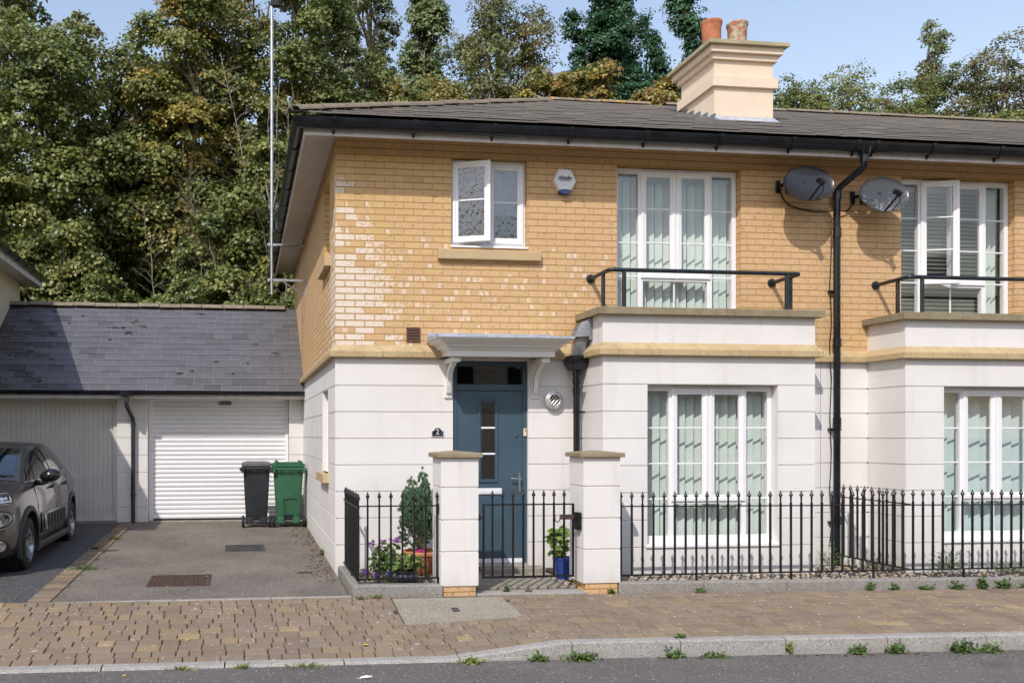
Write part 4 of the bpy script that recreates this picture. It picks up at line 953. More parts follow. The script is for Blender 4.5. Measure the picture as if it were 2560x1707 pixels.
# roof of separate slates
ey, ez, ry, rz = 4.965, 2.275, 7.42, 3.985
sl = (rz-ez)/(ry-ey); L = math.hypot(ry-ey, rz-ez); NR = 15; r = random.Random(21); m = MB()
P = lambda x, t, h=0.0: (x, ey + (ry-ey)*t/L - h*(rz-ez)/L, ez + (rz-ez)*t/L + h*(ry-ey)/L)
for k in range(NR):
    t0, t1 = k*L/NR, (k+1)*L/NR + .035; x = -5.42 - (.155 if k % 2 else 0)
    while x < -.005:
        a, b = max(x+.0012, -5.42), min(x+.308, -.004); x += .31
        if b <= a: continue
        q = r.uniform(.92, 1.10); c = (0.106*q, 0.106*q, 0.115*q)
        if r.random() < .14: c = (0.088*q, 0.086*q, 0.088*q)
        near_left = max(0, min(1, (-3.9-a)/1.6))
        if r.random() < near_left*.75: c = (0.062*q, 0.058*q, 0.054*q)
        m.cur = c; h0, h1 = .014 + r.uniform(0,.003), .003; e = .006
        A = [P(a,t0,0), P(b,t0,0), P(a,t0,h0-.002), P(b,t0,h0-.002)]
        m.add([P(a,t0,0), P(b,t0,0), P(b,t0,h0), P(a,t0,h0), P(b,t1,h1), P(a,t1,h1), P(a,t1,0), P(b,t1,0)], [(0,1,2,3),(3,2,4,5),(0,3,5,6),(1,7,4,2)])
        # pale worn arris along the bottom and one side
        m.cur = (0.29, 0.29, 0.30) if r.random() < .75 else tuple(v*1.8 for v in c)
        m.add([P(a,t0-.0008,h0-.005), P(b,t0-.0008,h0-.005), P(b,t0-.0008,h0+.0006), P(a,t0-.0008,h0+.0006), P(b,t0+.007,h0+.0012), P(a,t0+.007,h0+.0012)], [(0,1,2,3),(3,2,4,5)])
        m.add([P(a,t0,h0+.001), P(a+.006,t0,h0+.001), P(a+.006,t1-.03,h1+.0035), P(a,t1-.03,h1+.0035)], [(0,1,2,3)])
m.cur = (0.06,0.06,0.062); m.add([(-5.42,ey,ez-.02),(0,ey,ez-.02),(0,ry,rz-.02),(-5.42,ry,rz-.02),(0,9.95,2.3),(-5.42,9.95,2.3)], [(0,1,2,3),(3,2,4,5)])
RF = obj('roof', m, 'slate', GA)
m = MB(); rr = random.Random(4)                                    # lichen crusts and moss cushions on the slates
def blob(mb, c, n, rx, ry_, rz_, seed):
    q = random.Random(seed); mb.lathe([(.25,1),(.62,.8),(.9,.4),(1,.0)], (0,0,0), n); k = len(mb.v) - 4*n
    for i in range(k, len(mb.v)):
        v = mb.v[i]; w = q.uniform(.75, 1.2); mb.v[i] = (c[0]+v[0]*rx*w, c[1]+v[1]*ry_*w, c[2]+v[2]*rz_)
for (x, t) in [(-4.9,.3),(-4.6,.5),(-4.3,1.0),(-4.75,1.5),(-4.45,1.9),(-4.2,2.3),(-4.9,2.4),(-5.0,1.1),(-4.35,.25),(-1.9,.62),(-1.5,.95),(-.95,.9),(-1.2,.55),(-4.55,2.75),(-4.0,2.6),(-3.4,1.7),(-.8,1.6)]:
    p = P(x, t, .016); blob(m, p, 9, rr.uniform(.02,.05), rr.uniform(.016,.03), rr.uniform(.012,.022), rr.random())
obj('moss', m, 'bark_dark', RF)['kind'] = 'stuff'
m = MB()
for (x, t, w) in [(-3.05,2.42,.20),(-3.35,2.18,.26),(-2.95,2.2,.24),(-3.15,1.98,.22),(-1.85,2.78,.18),(-2.1,.55,.1),(-4.7,1.25,.12),(-.45,1.25,.14)]:
    for j in range(7):
        p = P(x + rr.uniform(-w/2,w/2), t + rr.uniform(-.05,.05), .014); blob(m, p, 9, rr.uniform(.02,.055), rr.uniform(.012,.03), .004, rr.random())
obj('lichen_crust', m, 'coping_stone', RF)['kind'] = 'stuff'
obj('ridge_tiles', half_tile_run((-5.42, ry, rz+.02), (-.005, ry, rz+.02), .40, .11, .75, seed=8), 'ridge_clay', RF, smooth=True, auto=40)
obj('fascia', MB().box(-5.42, -.002, 4.985, 5.005, 2.152, 2.262), 'fascia_paint', GA)
obj('soffit', MB().box(-5.42, -.002, 5.006, 5.299, 2.158, 2.17), 'soffit_board', GA)
m = MB(); gp = [(.002, 2.268)] + [(.052+.05*math.cos(a), 2.268+.062*math.sin(a)) for a in np.linspace(PI, 2*PI, 11)] + [(.052+.044*math.cos(a), 2.268+.055*math.sin(a)) for a in np.linspace(2*PI, PI, 11)]
m.sweep([(-5.42, 4.985), (-.003, 4.985)], gp)
for x in (-4.6, -3.75, -2.05, -1.15, -.3): m.sweep([(x-.014,4.985),(x+.014,4.985)], [(.0,2.27)] + [(.052+.056*math.cos(a), 2.268+.069*math.sin(a)) for a in np.linspace(PI, 2*PI, 11)] + [(.11,2.272)])
m.box(-3.03,-2.81,4.87,4.985,2.195,2.275)
obj('gutter', m, 'black_gutter', GA, smooth=True, auto=35)
m = MB().tube([(-2.93,4.93,2.22),(-2.93,4.93,2.06),(-2.925,4.945,2.02),(-2.865,5.20,1.83),(-2.86,5.225,1.79),(-2.86,5.23,1.74),(-2.86,5.23,.03)], .034, 14)
for z in (1.72, .55, 2.13): m.lathe([(.041,-.035),(.041,.035)], (-2.86 if z < 2 else -2.93, 5.23 if z < 2 else 4.93, z), 14)
obj('downpipe', m, 'grey_pipe', GA, smooth=True, auto=40)
# roller door: curved laths
m = MB(); z = .115; k = 0; pit = .077
while z < 2.14:
    rows = []
    for a in np.linspace(0, 1, 7): rows.append([(x, 5.485 - .011*math.sin(PI*a)**.6, z + a*(pit-.007)) for x in (-2.56, -.30)])
    rows.append([(x, 5.491, z+pit-.005) for x in (-2.56, -.30)]); rows.append([(x, 5.491, z+pit) for x in (-2.56, -.30)]); m.grid(rows); z += pit
RD = obj('roller_door', m, 'garage_white', GA, smooth=True, auto=50)
for a, b in ((-2.625,-2.555),(-.305,-.25)): obj('guide_rail', MB().cham(a, b, 5.455, 5.50, .09, 2.155, .004), 'garage_white', RD)
obj('bottom_seal', MB().box(-2.555, -.305, 5.475, 5.495, .09, .117), 'rubber', RD)
bx, bz = -1.335, 2.095
SG = obj('maker_plate', MB().prism([(bx+.083*s*(1 if abs(math.cos(a))>=0 else 1) + .030*math.cos(a), bz+.030*math.sin(a)) for s, rng_ in ((1, np.linspace(-PI/2, PI/2, 9)), (-1, np.linspace(PI/2, 3*PI/2, 9))) for a in rng_], 5.462, 5.472), 'plaque_black', RD)
lettering('sign_lettering', 'GAROLLA', .040, bx+.022, 5.461, bz-.001, 'silver_print', SG, 1.0, .0006)
m = MB().prism([(bx-.098,bz-.010),(bx-.070,bz-.010),(bx-.064,bz+.014),(bx-.092,bz+.010)], 5.459, 5.462); obj('sign_emblem', m, 'silver_print', SG)
# ribbed up and over door
m = MB(); x = -5.24; 
while x < -3.20:
    m.grid([[(a, b, z) for a, b in ((x,5.385),(x+.004,5.375),(x+.062,5.375),(x+.066,5.385),(x+.078,5.385))] for z in (.16, 2.08)]); x += .078
OD = obj('ribbed_door', m, 'garage_cream', GA)
m = MB()
for a in ((-5.30,-5.235,.10,2.14),(-3.195,-3.133,.10,2.14)): m.cham(a[0],a[1],5.345,5.40,a[2],a[3],.004)
m.cham(-5.24,-3.19,5.346,5.399,2.07,2.14,.004); m.cham(-5.24,-3.19,5.36,5.40,.10,.165,.004)
obj('door_frame', m, 'garage_cream', OD)

# ---------------------------------------------------------------- iron railings
def bar_mesh(h, w=.0088, flat=False):
    """square bar with a cast spear head; base at z = 0"""
    m = MB(); m.box(-w, w, -w, w, 0, h-.135)
    m.lathe([(.0135,0),(.0135,.012)], (0,0,h-.150), 10)
    pr = [(.0085,0),(.0085,.055),(.0105,.075),(.0105,.08),(.0085,.083),(.010,.088),(.0205,.100),(.0195,.106),(.010,.128),(.0035,.150),(.0,.158)]
    m.lathe(pr, (0,0,h-.158), 10); return m
def put_bars(parent, pts, h):
    """the first bar is built, the rest copied"""
    z0 = pts[0]; b0 = bar_mesh(h); b0.v = [(v[0]+z0[0], v[1]+z0[1], v[2]+z0[2]) for v in b0.v]
    o = obj('bar', b0, 'black_iron', parent, at=z0)
    for p in pts[1:]:
        c = o.copy(); C.objects.link(c); c.location = Vector(p) - wl(parent)
FY = -1.24
SP = .11715
# corner panel beside the driveway
F1 = thing('railing_panel', 'spear topped black railing panel running back along the driveway to the house corner', 'railing', (.10, FY, 0), 'spear topped railings')
obj('rail', MB().box(.088, .112, FY-.012, -.02, .826, .838), 'black_iron', F1); obj('rail', MB().box(.085, .115, FY-.015, -.02, .118, .132), 'black_iron', F1)
put_bars(F1, [(.10, FY + .0 + .1235*i, .125) for i in range(10)], .857)
obj('foot', MB().box(.09, .11, -.72, -.70, .05, .12), 'black_iron', F1)
F2 = thing('railing_panel', 'short black railing panel in front of the potted conifer', 'railing', (.5, FY, 0), 'spear topped railings')
obj('rail', MB().box(.105, .915, FY-.012, FY+.012, .844, .856), 'black_iron', F2); obj('rail', MB().box(.08, .915, FY-.015, FY+.015, .124, .138), 'black_iron', F2)
put_bars(F2, [(.193+.1166*i, FY, .132) for i in range(7)], .866)
m = MB(); m.box(.897,.925,FY-.02,FY+.02,.77,.87); m.box(.895,.925,FY-.02,FY+.02,.06,.14); obj('fixing_bracket', m, 'black_iron', F2)
fz_ = lambda x, a, b: a + (b-a)*(x-2.85)/4.62
F3 = thing('railing_panel', 'long black railing panel in front of the ground floor bay window with green blinds', 'railing', (4.4, FY, 0), 'spear topped railings')
F4 = thing('railing_panel', 'black railing panel before the adjoining house, beyond the downpipe', 'railing', (8.0, FY, 0), 'spear topped railings')
for F, xa, xb in ((F3, 2.785, 6.04), (F4, 6.042, 11.6)):
    for (a, b, h, t) in ((.822,.797,.012,.012),(.117,.111,.014,.015)):
        za, zb = fz_(xa,a,b), fz_(xb,a,b); obj('rail', MB().hexa([(xa,FY-t,za-h/2),(xb,FY-t,zb-h/2),(xb,FY+t,zb-h/2),(xa,FY+t,za-h/2)],[(xa,FY-t,za+h/2),(xb,FY-t,zb+h/2),(xb,FY+t,zb+h/2),(xa,FY+t,za+h/2)]), 'black_iron', F)
    n0 = int(math.ceil((xa-2.816)/SP - 1e-6)); pts = []
    x = 2.816 + n0*SP
    while x < xb: pts.append((x, FY, fz_(x,.119,.111))); x += SP
    put_bars(F, pts, .860)
    for x in (3.637, 4.692, 5.635, 6.695, 7.75, 8.8, 9.86):
        if xa < x < xb: obj('foot', MB().box(x-.009, x+.009, FY-.009, FY+.009, PZ(x)-.03, .112), 'black_iron', F)
F5 = thing('railing_panel', 'black railing panel dividing the two front gardens behind the downpipe', 'railing', (6.07, -.6, 0), 'spear topped railings')
obj('rail', MB().box(6.058, 6.082, FY+.014, -.02, .806, .818), 'black_iron', F5); obj('rail', MB().box(6.055, 6.085, FY+.016, -.02, .108, .122), 'black_iron', F5)
put_bars(F5, [(6.07, FY+.118*(i+1), .112) for i in range(10)], .860)
obj('fixing_bracket', MB().box(6.04, 6.09, -.06, .0, .78, .84), 'black_iron', F5)
# the gate
GT = thing('garden_gate', 'black iron garden gate between the two white piers', 'gate', (1.86, FY, 0))
m = MB(); m.box(1.359, 1.379, FY-.010, FY+.010, .113, .859); m.box(2.296, 2.316, FY-.010, FY+.010, .113, .859)
m.box(1.379, 2.296, FY-.0098, FY+.0098, .845, .8585); m.box(1.379, 2.296, FY-.0098, FY+.0098, .1135, .134)
obj('gate_frame', m, 'black_iron', GT)
put_bars(GT, [(1.461+.1072*i, FY, .122) for i in range(8)], .882)
m = MB(); m.box(2.16, 2.305, FY-.016, FY-.0105, .697, .748); m.tube([(2.165,FY-.013,.71),(2.155,FY-.013,.682),(2.135,FY-.013,.670),(2.115,FY-.013,.682),(2.111,FY-.013,.71),(2.111,FY-.013,.752)], .006, 8); m.lathe([(.014,-.012),(.014,.0)], (2.205,FY-.016,.722), 12, 'y')
obj('latch', m, 'iron_rust', GT)
m = MB()
for z in (.72, .20): m.box(1.294, 1.361, FY-.008, FY+.008, z-.010, z+.010); m.lathe([(.013,-.02),(.013,.03)], (1.325, FY, z), 10)
obj('hinge', m, 'iron_rust', GT)
LB = tag(obj('latch_keep', MB().box(2.338, 2.379, FY-.05, FY+.05, .590, .768).box(2.31, 2.338, FY-.02, FY+.02, .69, .73), 'black_iron', bevel=.004), 'black gate latch keep fixed to the side of a white pier', 'gate latch')

# ---------------------------------------------------------------- gate piers
def pier(x0, x1, label):
    y0, y1 = -1.33, -.95; zt = 1.327
    t = thing('gate_pier', label, 'pier', ((x0+x1)/2, -1.14, 0), 'rendered gate piers')
    m = MB(); lv = [.058, .399, .713, 1.035, zt]
    grooved(m, 'f', y0, x0, x1, lv, gw=.018, gd=.012); grooved(m, 'l', x0, y0, y1, lv, gw=.018, gd=.012); grooved(m, 'r', x1, y0, y1, lv, gw=.018, gd=.012)
    m.quad((x0,y1,.058),(x1,y1,.058),(x1,y1,zt),(x0,y1,zt)); m.quad((x0,y0,.058),(x1,y0,.058),(x1,y1,.058),(x0,y1,.058))
    obj('shaft', m, 'render', t)
    obj('brick_base', MB().box(x0+.026, x1-.026, y0+.012, y1-.02, -.2, .0575), 'brick', t)
    o = .038; m = MB(); a = [(x0-o,y0-o),(x1+o,y0-o),(x1+o,y1+o),(x0-o,y1+o)]; cx, cy = (x0+x1)/2, (y0+y1)/2
    m.add([(*p,1.329) for p in a] + [(*p,1.374) for p in a] + [(cx,cy,1.398)], [(3,2,1,0),(0,1,5,4),(1,2,6,5),(2,3,7,6),(3,0,4,7),(4,5,8),(5,6,8),(6,7,8),(7,4,8)])
    obj('cap', m, 'pier_cap_stone', t, bevel=.007)
pier(.912, 1.293, 'white rendered gate pier beside the potted conifer')
pier(2.381, 2.770, 'white rendered gate pier with the gate latch fixed to it')

# ---------------------------------------------------------------- wall fittings that hang on the houses
AL = thing('alarm_box', 'white hexagonal alarm box with blue base under the eaves', 'alarm box', (2.66, 0, 4.49))
hx_ = [(2.592,4.628),(2.735,4.622),(2.80,4.490),(2.795,4.478),(2.742,4.374),(2.600,4.376),(2.528,4.488),(2.53,4.50)]
def shrink(p, k, c=(2.664,4.495)): return [(c[0]+(a-c[0])*k, c[1]+(b-c[1])*k) for a, b in p]
m = MB(); A = hx_; B = shrink(hx_, .87); n = len(A)
m.add([(a,0,b) for a,b in A] + [(a,-.052,b) for a,b in A] + [(a,-.068,b) for a,b in shrink(A,.96)] + [(a,-.072,b) for a,b in B] + [(a,-.066,b) for a,b in shrink(A,.84)], [(r*n+i, r*n+(i+1)%n, (r+1)*n+(i+1)%n, (r+1)*n+i) for r in range(4) for i in range(n)] + [tuple(range(4*n,5*n))])
obj('cover', m, 'white_plastic', AL)
bl = [(2.742,4.379)] + [(2.668+.072*math.cos(a)*1.0, 4.372-.038*math.sin(a)) for a in np.linspace(0, PI, 10)] + [(2.600,4.379)] + [(2.63,4.386),(2.67,4.390),(2.71,4.386)]
obj('strobe_lens', MB().prism(bl, -.074, 0), 'blue_lens', AL, bevel=.006)
lettering('alarm_lettering', 'allsafe', .064, 2.664, -.0735, 4.522, 'black_text', AL, 1.0, .0002); lettering('alarm_lettering', 'FIRE AND SECURITY', .0145, 2.668, -.0735, 4.489, 'grey_text', AL)
NP = thing('number_plaque', 'small black arched house number plaque with a silver 2', 'house number', (1.175, 0, 1.58))
def arch(x0, x1, z0, z1, k): 
    c = (x0+x1)/2; w = (x1-x0)/2; zs = z0+(z1-z0)*.62
    return [(x0,z0),(x1,z0),(x1,zs),(c+w*.66,zs)] + [(c+w*.66*math.cos(a), zs+(z1-zs)*math.sin(a)) for a in np.linspace(0,PI,11)][1:-1] + [(c-w*.66,zs),(x0,zs)]
obj('plate', MB().prism(arch(1.104,1.246,1.534,1.640,0), -.010, 0), 'silver_print', NP); obj('plate_face', MB().prism(arch(1.112,1.238,1.542,1.633,0), -.0115, -.0101), 'plaque_black', NP)
lettering('number', '2', .088, 1.172, -.0128, 1.588, 'silver_print', NP, .92, .0022)
obj('number_emblem', MB().lathe([(.007,-.0128),(.007,-.0116)], (1.218,0,1.572), 10, 'y'), 'grey_text', NP)

def dish(cx, cz, wx, wz, label, steel='dish_steel'):
    t = thing('satellite_dish', label, 'satellite dish', (wx, 0, wz), 'satellite dishes on the brick front')
    R = Matrix.Rotation(rad(-9), 3, 'Y') @ Matrix.Rotation(rad(-16), 3, 'X'); R = Matrix.Rotation(rad(6), 3, 'Z') @ R
    c = Vector((cx, -.30, cz)); T = lambda p: tuple(c + R @ Vector(p))
    a, b, dp = .330, .222, .055; m = MB(); rows = []
    for k in range(9):
        q = k/8; rows.append([T((a*q*math.cos(w), -dp*(q*q)+.02, b*q*math.sin(w))) for w in np.linspace(0, 2*PI, 41)])
    rows.append([T(((a+.006)*math.cos(w), -dp+.013, (b+.006)*math.sin(w))) for w in np.linspace(0, 2*PI, 41)]); rows.append([T(((a+.004)*math.cos(w), -dp+.032, (b+.004)*math.sin(w))) for w in np.linspace(0, 2*PI, 41)])
    for k in range(8, 0, -1):
        q = k/8; rows.append([T((a*q*math.cos(w), -dp*(q*q)+.026, b*q*math.sin(w))) for w in np.linspace(0, 2*PI, 41)])
    m.grid(rows); obj('reflector', m, steel, t, smooth=True, auto=50)
    m = MB(); s = Vector(T((-.075,-.035,-b+.012))); e = Vector(T((-.045,-.26,-.125)))
    m.tube([s, s+(e-s)*.55, e], .013, 8); obj('feed_arm', m, 'black_iron', t)
    m = MB(); d = (e-s).normalized(); m.tube([e-d*.02, e+d*.025], .030, 14); f = Vector(T((.0,-.04,.03))); g = (f-e).normalized(); m.tube([e+Vector((0,0,.02)), e+Vector((0,0,.02))+g*.07], [.022,.032], 14); m.tube([e+Vector((.015,0,-.02)), e+Vector((.02,.02,-.10)), s+Vector((.09,.0,.02))], .0055, 6)
    obj('feed_horn', m, 'black_iron', t, smooth=True, auto=45)
    m = MB(); m.cham(wx-.025, wx+.035, -.02, 0, wz-.075, wz+.075, .004); m.tube([(wx+.01,-.01,wz+.005),(wx+.045,-.13,wz+.0),(cx-.15,-.20,cz-.03)], .020, 10); m.cham(cx-.21,cx+.02,-.275,-.185,cz-.09,cz+.05,.01)
    obj('wall_bracket', m, 'black_iron', t)
    return t
D1 = dish(5.515, 4.475, 5.335, 4.525, 'dark grey satellite dish with a few pale spots, beside the swan-neck of the downpipe', 'dish_dark')
D2 = dish(6.47, 4.378, 6.305, 4.428, 'satellite dish heavily mottled with pale weathering, overlapping the slatted blind window')
m = MB().tube([(5.36,-.03,4.47),(5.39,-.03,4.38),(5.47,-.02,4.31),(5.60,-.02,4.27),(5.80,-.02,4.245),(5.97,-.03,4.245),(6.02,-.08,4.25)], .0085, 7); obj('dish_cable', m, 'black_iron', D1, smooth=True)
m = MB().tube([(6.08,-.08,4.29),(6.13,-.05,4.25),(6.22,-.03,4.255),(6.31,-.03,4.36)], .0075, 7); obj('dish_cable', m, 'black_iron', D2, smooth=True)

# the aerial mast on the flank wall
PX, PY = -.56, 4.70
AN = thing('aerial_mast', 'tall thin galvanised aerial mast bracketed off the flank wall', 'aerial', (PX, PY, 3.9))
m = MB().tube([(PX,PY,3.86),(PX,PY,8.74)], .0245, 14)
for i in range(11): m.lathe([(.026,-.006),(.026,.006)], (PX,PY,4.1+i*.42), 14)
obj('mast', m, 'galvanised', AN, smooth=True, auto=40)
def stay(z, brace):
    m = MB(); m.box(PX-.06, 0, PY-.018, PY+.018, z-.018, z+.018); m.box(-.012, 0, PY-.022, PY+.022, z-(.28 if brace else .03), z+.03)
    if brace: m.tube([(-.40,PY,z-.01),(-.01,PY,z-.25)], .013, 6)
    m.box(PX-.07, PX-.025, PY-.03, PY+.03, z-.022, z+.022); return m
obj('wall_bracket', stay(4.10, True), 'galvanised', AN); obj('wall_bracket', stay(4.68, False), 'galvanised', AN)
m = MB().tube([(PX+.03,PY-.02,4.5),(PX+.08,PY-.03,4.66),(-.2,PY-.02,4.66),(-.06,PY-.01,4.68),(-.03,PY-.01,4.78)], .006, 6); obj('aerial_cable', m, 'black_iron', AN, smooth=True)
m = MB(); m.cham(PX-.02,PX+.12,PY-.05,PY+.05,8.60,8.70,.01); b0 = Vector((PX-.45,PY-.1,8.98)); b1 = Vector((PX+.35,PY+.1,8.55)); m.tube([b0,b1], .010, 8)
m.tube([(PX-.07,PY,8.45),(PX-.04,PY,8.66)], .012, 8)
for i in range(7):
    c = b0 + (b1-b0)*(i/6); m.tube([c+Vector((-.09,.14,.05)), c-Vector((-.09,.14,.05))], .0045, 6)
obj('aerial_head', m, 'black_iron', AN)
m = MB()
for (dx, dz) in ((-.30,.10),(-.30,.24)): m.box(PX+dx-.10, PX+dx+.10, PY-.06, PY-.05, 8.62+dz, 8.635+dz)
m.box(PX-.40,PX-.385,PY-.06,PY-.05,8.70,8.88); obj('reflector', m, 'galvanised', AN)

# ---------------------------------------------------------------- wheelie bins
def bin_(cx, cy, w, d, hb, body, lid, label, bars):
    t = thing('wheelie_bin', label, 'wheelie bin', (cx, cy, drive_z(0,cy)), 'wheelie bins by the garage door'); z = drive_z(0,cy)
    w0, w1, d0, d1 = w*.80/2, w/2, d*.72/2, d/2
    m = MB(); n = 4
    def ring(hw, hd, zz, r=.035, k=3): 
        o = []
        for sx, sy, a0 in ((1,1,0),(-1,1,90),(-1,-1,180),(1,-1,270)):
            for j in range(k+1):
                a = rad(a0+90*j/k); o.append((cx+sx*(hw-r)+r*math.cos(a), cy+sy*(hd-r)+r*math.sin(a), zz))
        return o
    prof = [(w0*.96,d0*.96,z+.07),(w0,d0,z+.10),(w1*.985,d1*.985,z+hb-.12),(w1*.985,d1*.985,z+hb-.05)]
    R = [ring(a, b, c) for a, b, c in prof]; m.grid([q+[q[0]] for q in R]); m.add(R[0], [tuple(range(len(R[0])))])
    # side handles and frame under the lid
    m.cham(cx-w1-.018, cx+w1+.018, cy-d1-.018, cy+d1+.018, z+hb-.055, z+hb-.012, .008)
    B = obj('body', m, body, t, smooth=True, auto=35)
    m = MB(); rows = [ring(w1+.026, d1+.03, z+hb-.012), ring(w1+.028, d1+.032, z+hb+.022), ring(w1+.012, d1+.012, z+hb+.038), ring(w1-.05, d1-.05, z+hb+.055, .03)]
    m.grid([q+[q[0]] for q in rows]); m.add(rows[-1], [tuple(range(len(rows[-1])))])
    if bars:
        for s in (-1, 1): m.cham(cx+s*(w1-.045)-.028, cx+s*(w1-.045)+.028, cy-d1-.03, cy+d1*.6, z+hb+.03, z+hb+.085, .012)
        m.cham(cx-w1+.05, cx+w1-.05, cy-d1-.02, cy-d1+.05, z+hb+.035, z+hb+.06, .008)
    obj('lid', m, lid, t, smooth=True, auto=35)
    m = MB(); zz = z+hb-.03; yy = cy-d1-.055
    for s in (-1, 1): m.cham(cx+s*(w1+.005)-.03, cx+s*(w1+.005)+.03, yy-.01, cy-d1+.02, zz-.085, zz+.01, .012); m.tube([(cx+s*(w1+.02),yy+.01,zz-.03),(cx+s*(w1+.055),yy+.005,zz-.03)], .026, 12)
    m.tube([(cx-w1+.03,yy,zz-.02),(cx+w1-.03,yy,zz-.02)], .014, 10)
    for s in (-.3, 0, .3): m.box(cx+s*w-.012, cx+s*w+.012, yy, cy-d1+.03, zz-.06, zz-.01)
    obj('handle', m, body, t)
    m = MB(); yf = cy-d0-.03
    for s in (-1, 1):
        a = s*w0*.66; m.cham(cx+a-.062, cx+a+.062, yf, cy-d0+.06, z+.055, z+.155, .012)
    m.box(cx-.085, cx+.085, cy-d0-.008, cy-d0+.02, z+.09, z+.205)
    obj('foot', m, body, t)
    obj('foot_notch_shade', MB().box(cx-.082, cx+.082, cy-d0-.010, cy-d0-.0081, z+.092, z+.200), 'dark_void', t)  # flat dark plate painting in the shade of the notch between the feet
    m = MB().tube([(cx-w1-.03,cy-d0+.0,z+.10),(cx+w1+.03,cy-d0,z+.10)], .011, 10); obj('axle', m, 'galvanised', t)
    for s in (-1, 1):
        x = cx+s*(w1+.0); q = obj('wheel', MB().lathe([(.03,-.02),(.085,-.022),(.098,-.014),(.098,.014),(.085,.022),(.03,.02)], (x, cy-d0, z+.098), 28, 'x'), 'rubber', t, smooth=True, auto=40)
        obj('hub', MB().lathe([(.0,-.022),(.035,-.024),(.035,.024),(.0,.022)], (x, cy-d0, z+.098), 16, 'x'), 'bin_lid_grey', q)
    if bars:
        m = MB(); yy = cy-d1*.86; q = [(cx-.085,yy-.055,z+.11),(cx-.085,yy-.028,z+.40)] + [(cx-.055+.03*math.cos(a)-.0,yy-.012,z+.43+.03*math.sin(a)) for a in np.linspace(PI,PI/2,5)] + [(cx+.10,yy-.008,z+.46),(cx+.135,yy-.012,z+.44)]
        obj('moulded_rib', MB().tube(q, .006, 6), 'bin_black', t)
    return t
bin_(-.815, 4.56, .425, .50, 1.00, 'bin_black', 'bin_lid_grey', 'black wheelie bin with a pale grey lid in front of the roller door', False)
bin_(-.300, 4.56, .470, .50, .985, 'bin_green', 'bin_green', 'green wheelie bin next to the flank wall of the house', True)

# ---------------------------------------------------------------- covers let into the ground
def cover(name, x0, x1, y0, y1, zf, mat, label, cat, slots):
    t = thing(name, label, cat, ((x0+x1)/2, (y0+y1)/2, zf(y0))); m = MB(); f = .028
    H4 = lambda a, b, c, d, h: m.hexa([(a,c,zf(c)-.05),(b,c,zf(c)-.05),(b,d,zf(d)-.05),(a,d,zf(d)-.05)], [(a,c,zf(c)+h),(b,c,zf(c)+h),(b,d,zf(d)+h),(a,d,zf(d)+h)])
    H4(x0,x1,y0,y0+f,.007); H4(x0,x1,y1-f,y1,.007); H4(x0,x0+f,y0+f,y1-f,.007); H4(x1-f,x1,y0+f,y1-f,.007); obj('frame', m, mat, t)
    m = MB(); H4(x0+f+.006,x1-f-.006,y0+f+.006,y1-f-.006,.002)
    nx, ny = slots
    for i in range(nx):
        for j in range(ny):
            a = x0+f+.02+(x1-x0-2*f-.04)*(i+.12)/nx; b = x0+f+.02+(x1-x0-2*f-.04)*(i+.80)/nx; c = y0+f+.02+(y1-y0-2*f-.04)*(j+.15)/ny; d = y0+f+.02+(y1-y0-2*f-.04)*(j+.85)/ny
            H4(a,b,c,d,.0075)
    obj('lid', m, mat, t); return t
dz_ = lambda y: drive_z(0, y)
cover('manhole_cover', -2.025, -1.375, -.60, .045, dz_, 'iron_rust', 'rusty square iron manhole cover in the driveway near the pavement', 'manhole cover', (14, 7))
cover('drain_cover', -1.265, -.745, 1.77, 2.36, dz_, 'iron_grey', 'grey iron drain cover in the driveway in front of the bins', 'drain cover', (11, 3))
cover('stopcock_cover', -.42, -.25, .02, .10, dz_, 'iron_grey', 'tiny grey iron stopcock cover in the driveway near the house corner', 'stopcock cover', (3, 1))
t = thing('access_slab', 'pale concrete access slab set in the block paving before the gate', 'access cover', (.95, -1.8, -.09))
zs = lambda x, y: pave_z(x, y) + .001
def slabp(x0, x1, y0, y1, h, lo=-.06): return MB().hexa([(x0,y0,zs(x0,y0)+lo),(x1,y0,zs(x1,y0)+lo),(x1,y1,zs(x1,y1)+lo),(x0,y1,zs(x0,y1)+lo)], [(x0,y0,zs(x0,y0)+h),(x1,y0,zs(x1,y0)+h),(x1,y1,zs(x1,y1)+h),(x0,y1,zs(x0,y1)+h)])
obj('slab', slabp(SLAB[0]+.006, SLAB[1]-.006, SLAB[2]+.006, SLAB[3]-.006, .002), 'slab', t); obj('key_plate', slabp(.915, .975, -1.85, -1.75, .004), 'iron_grey', t)
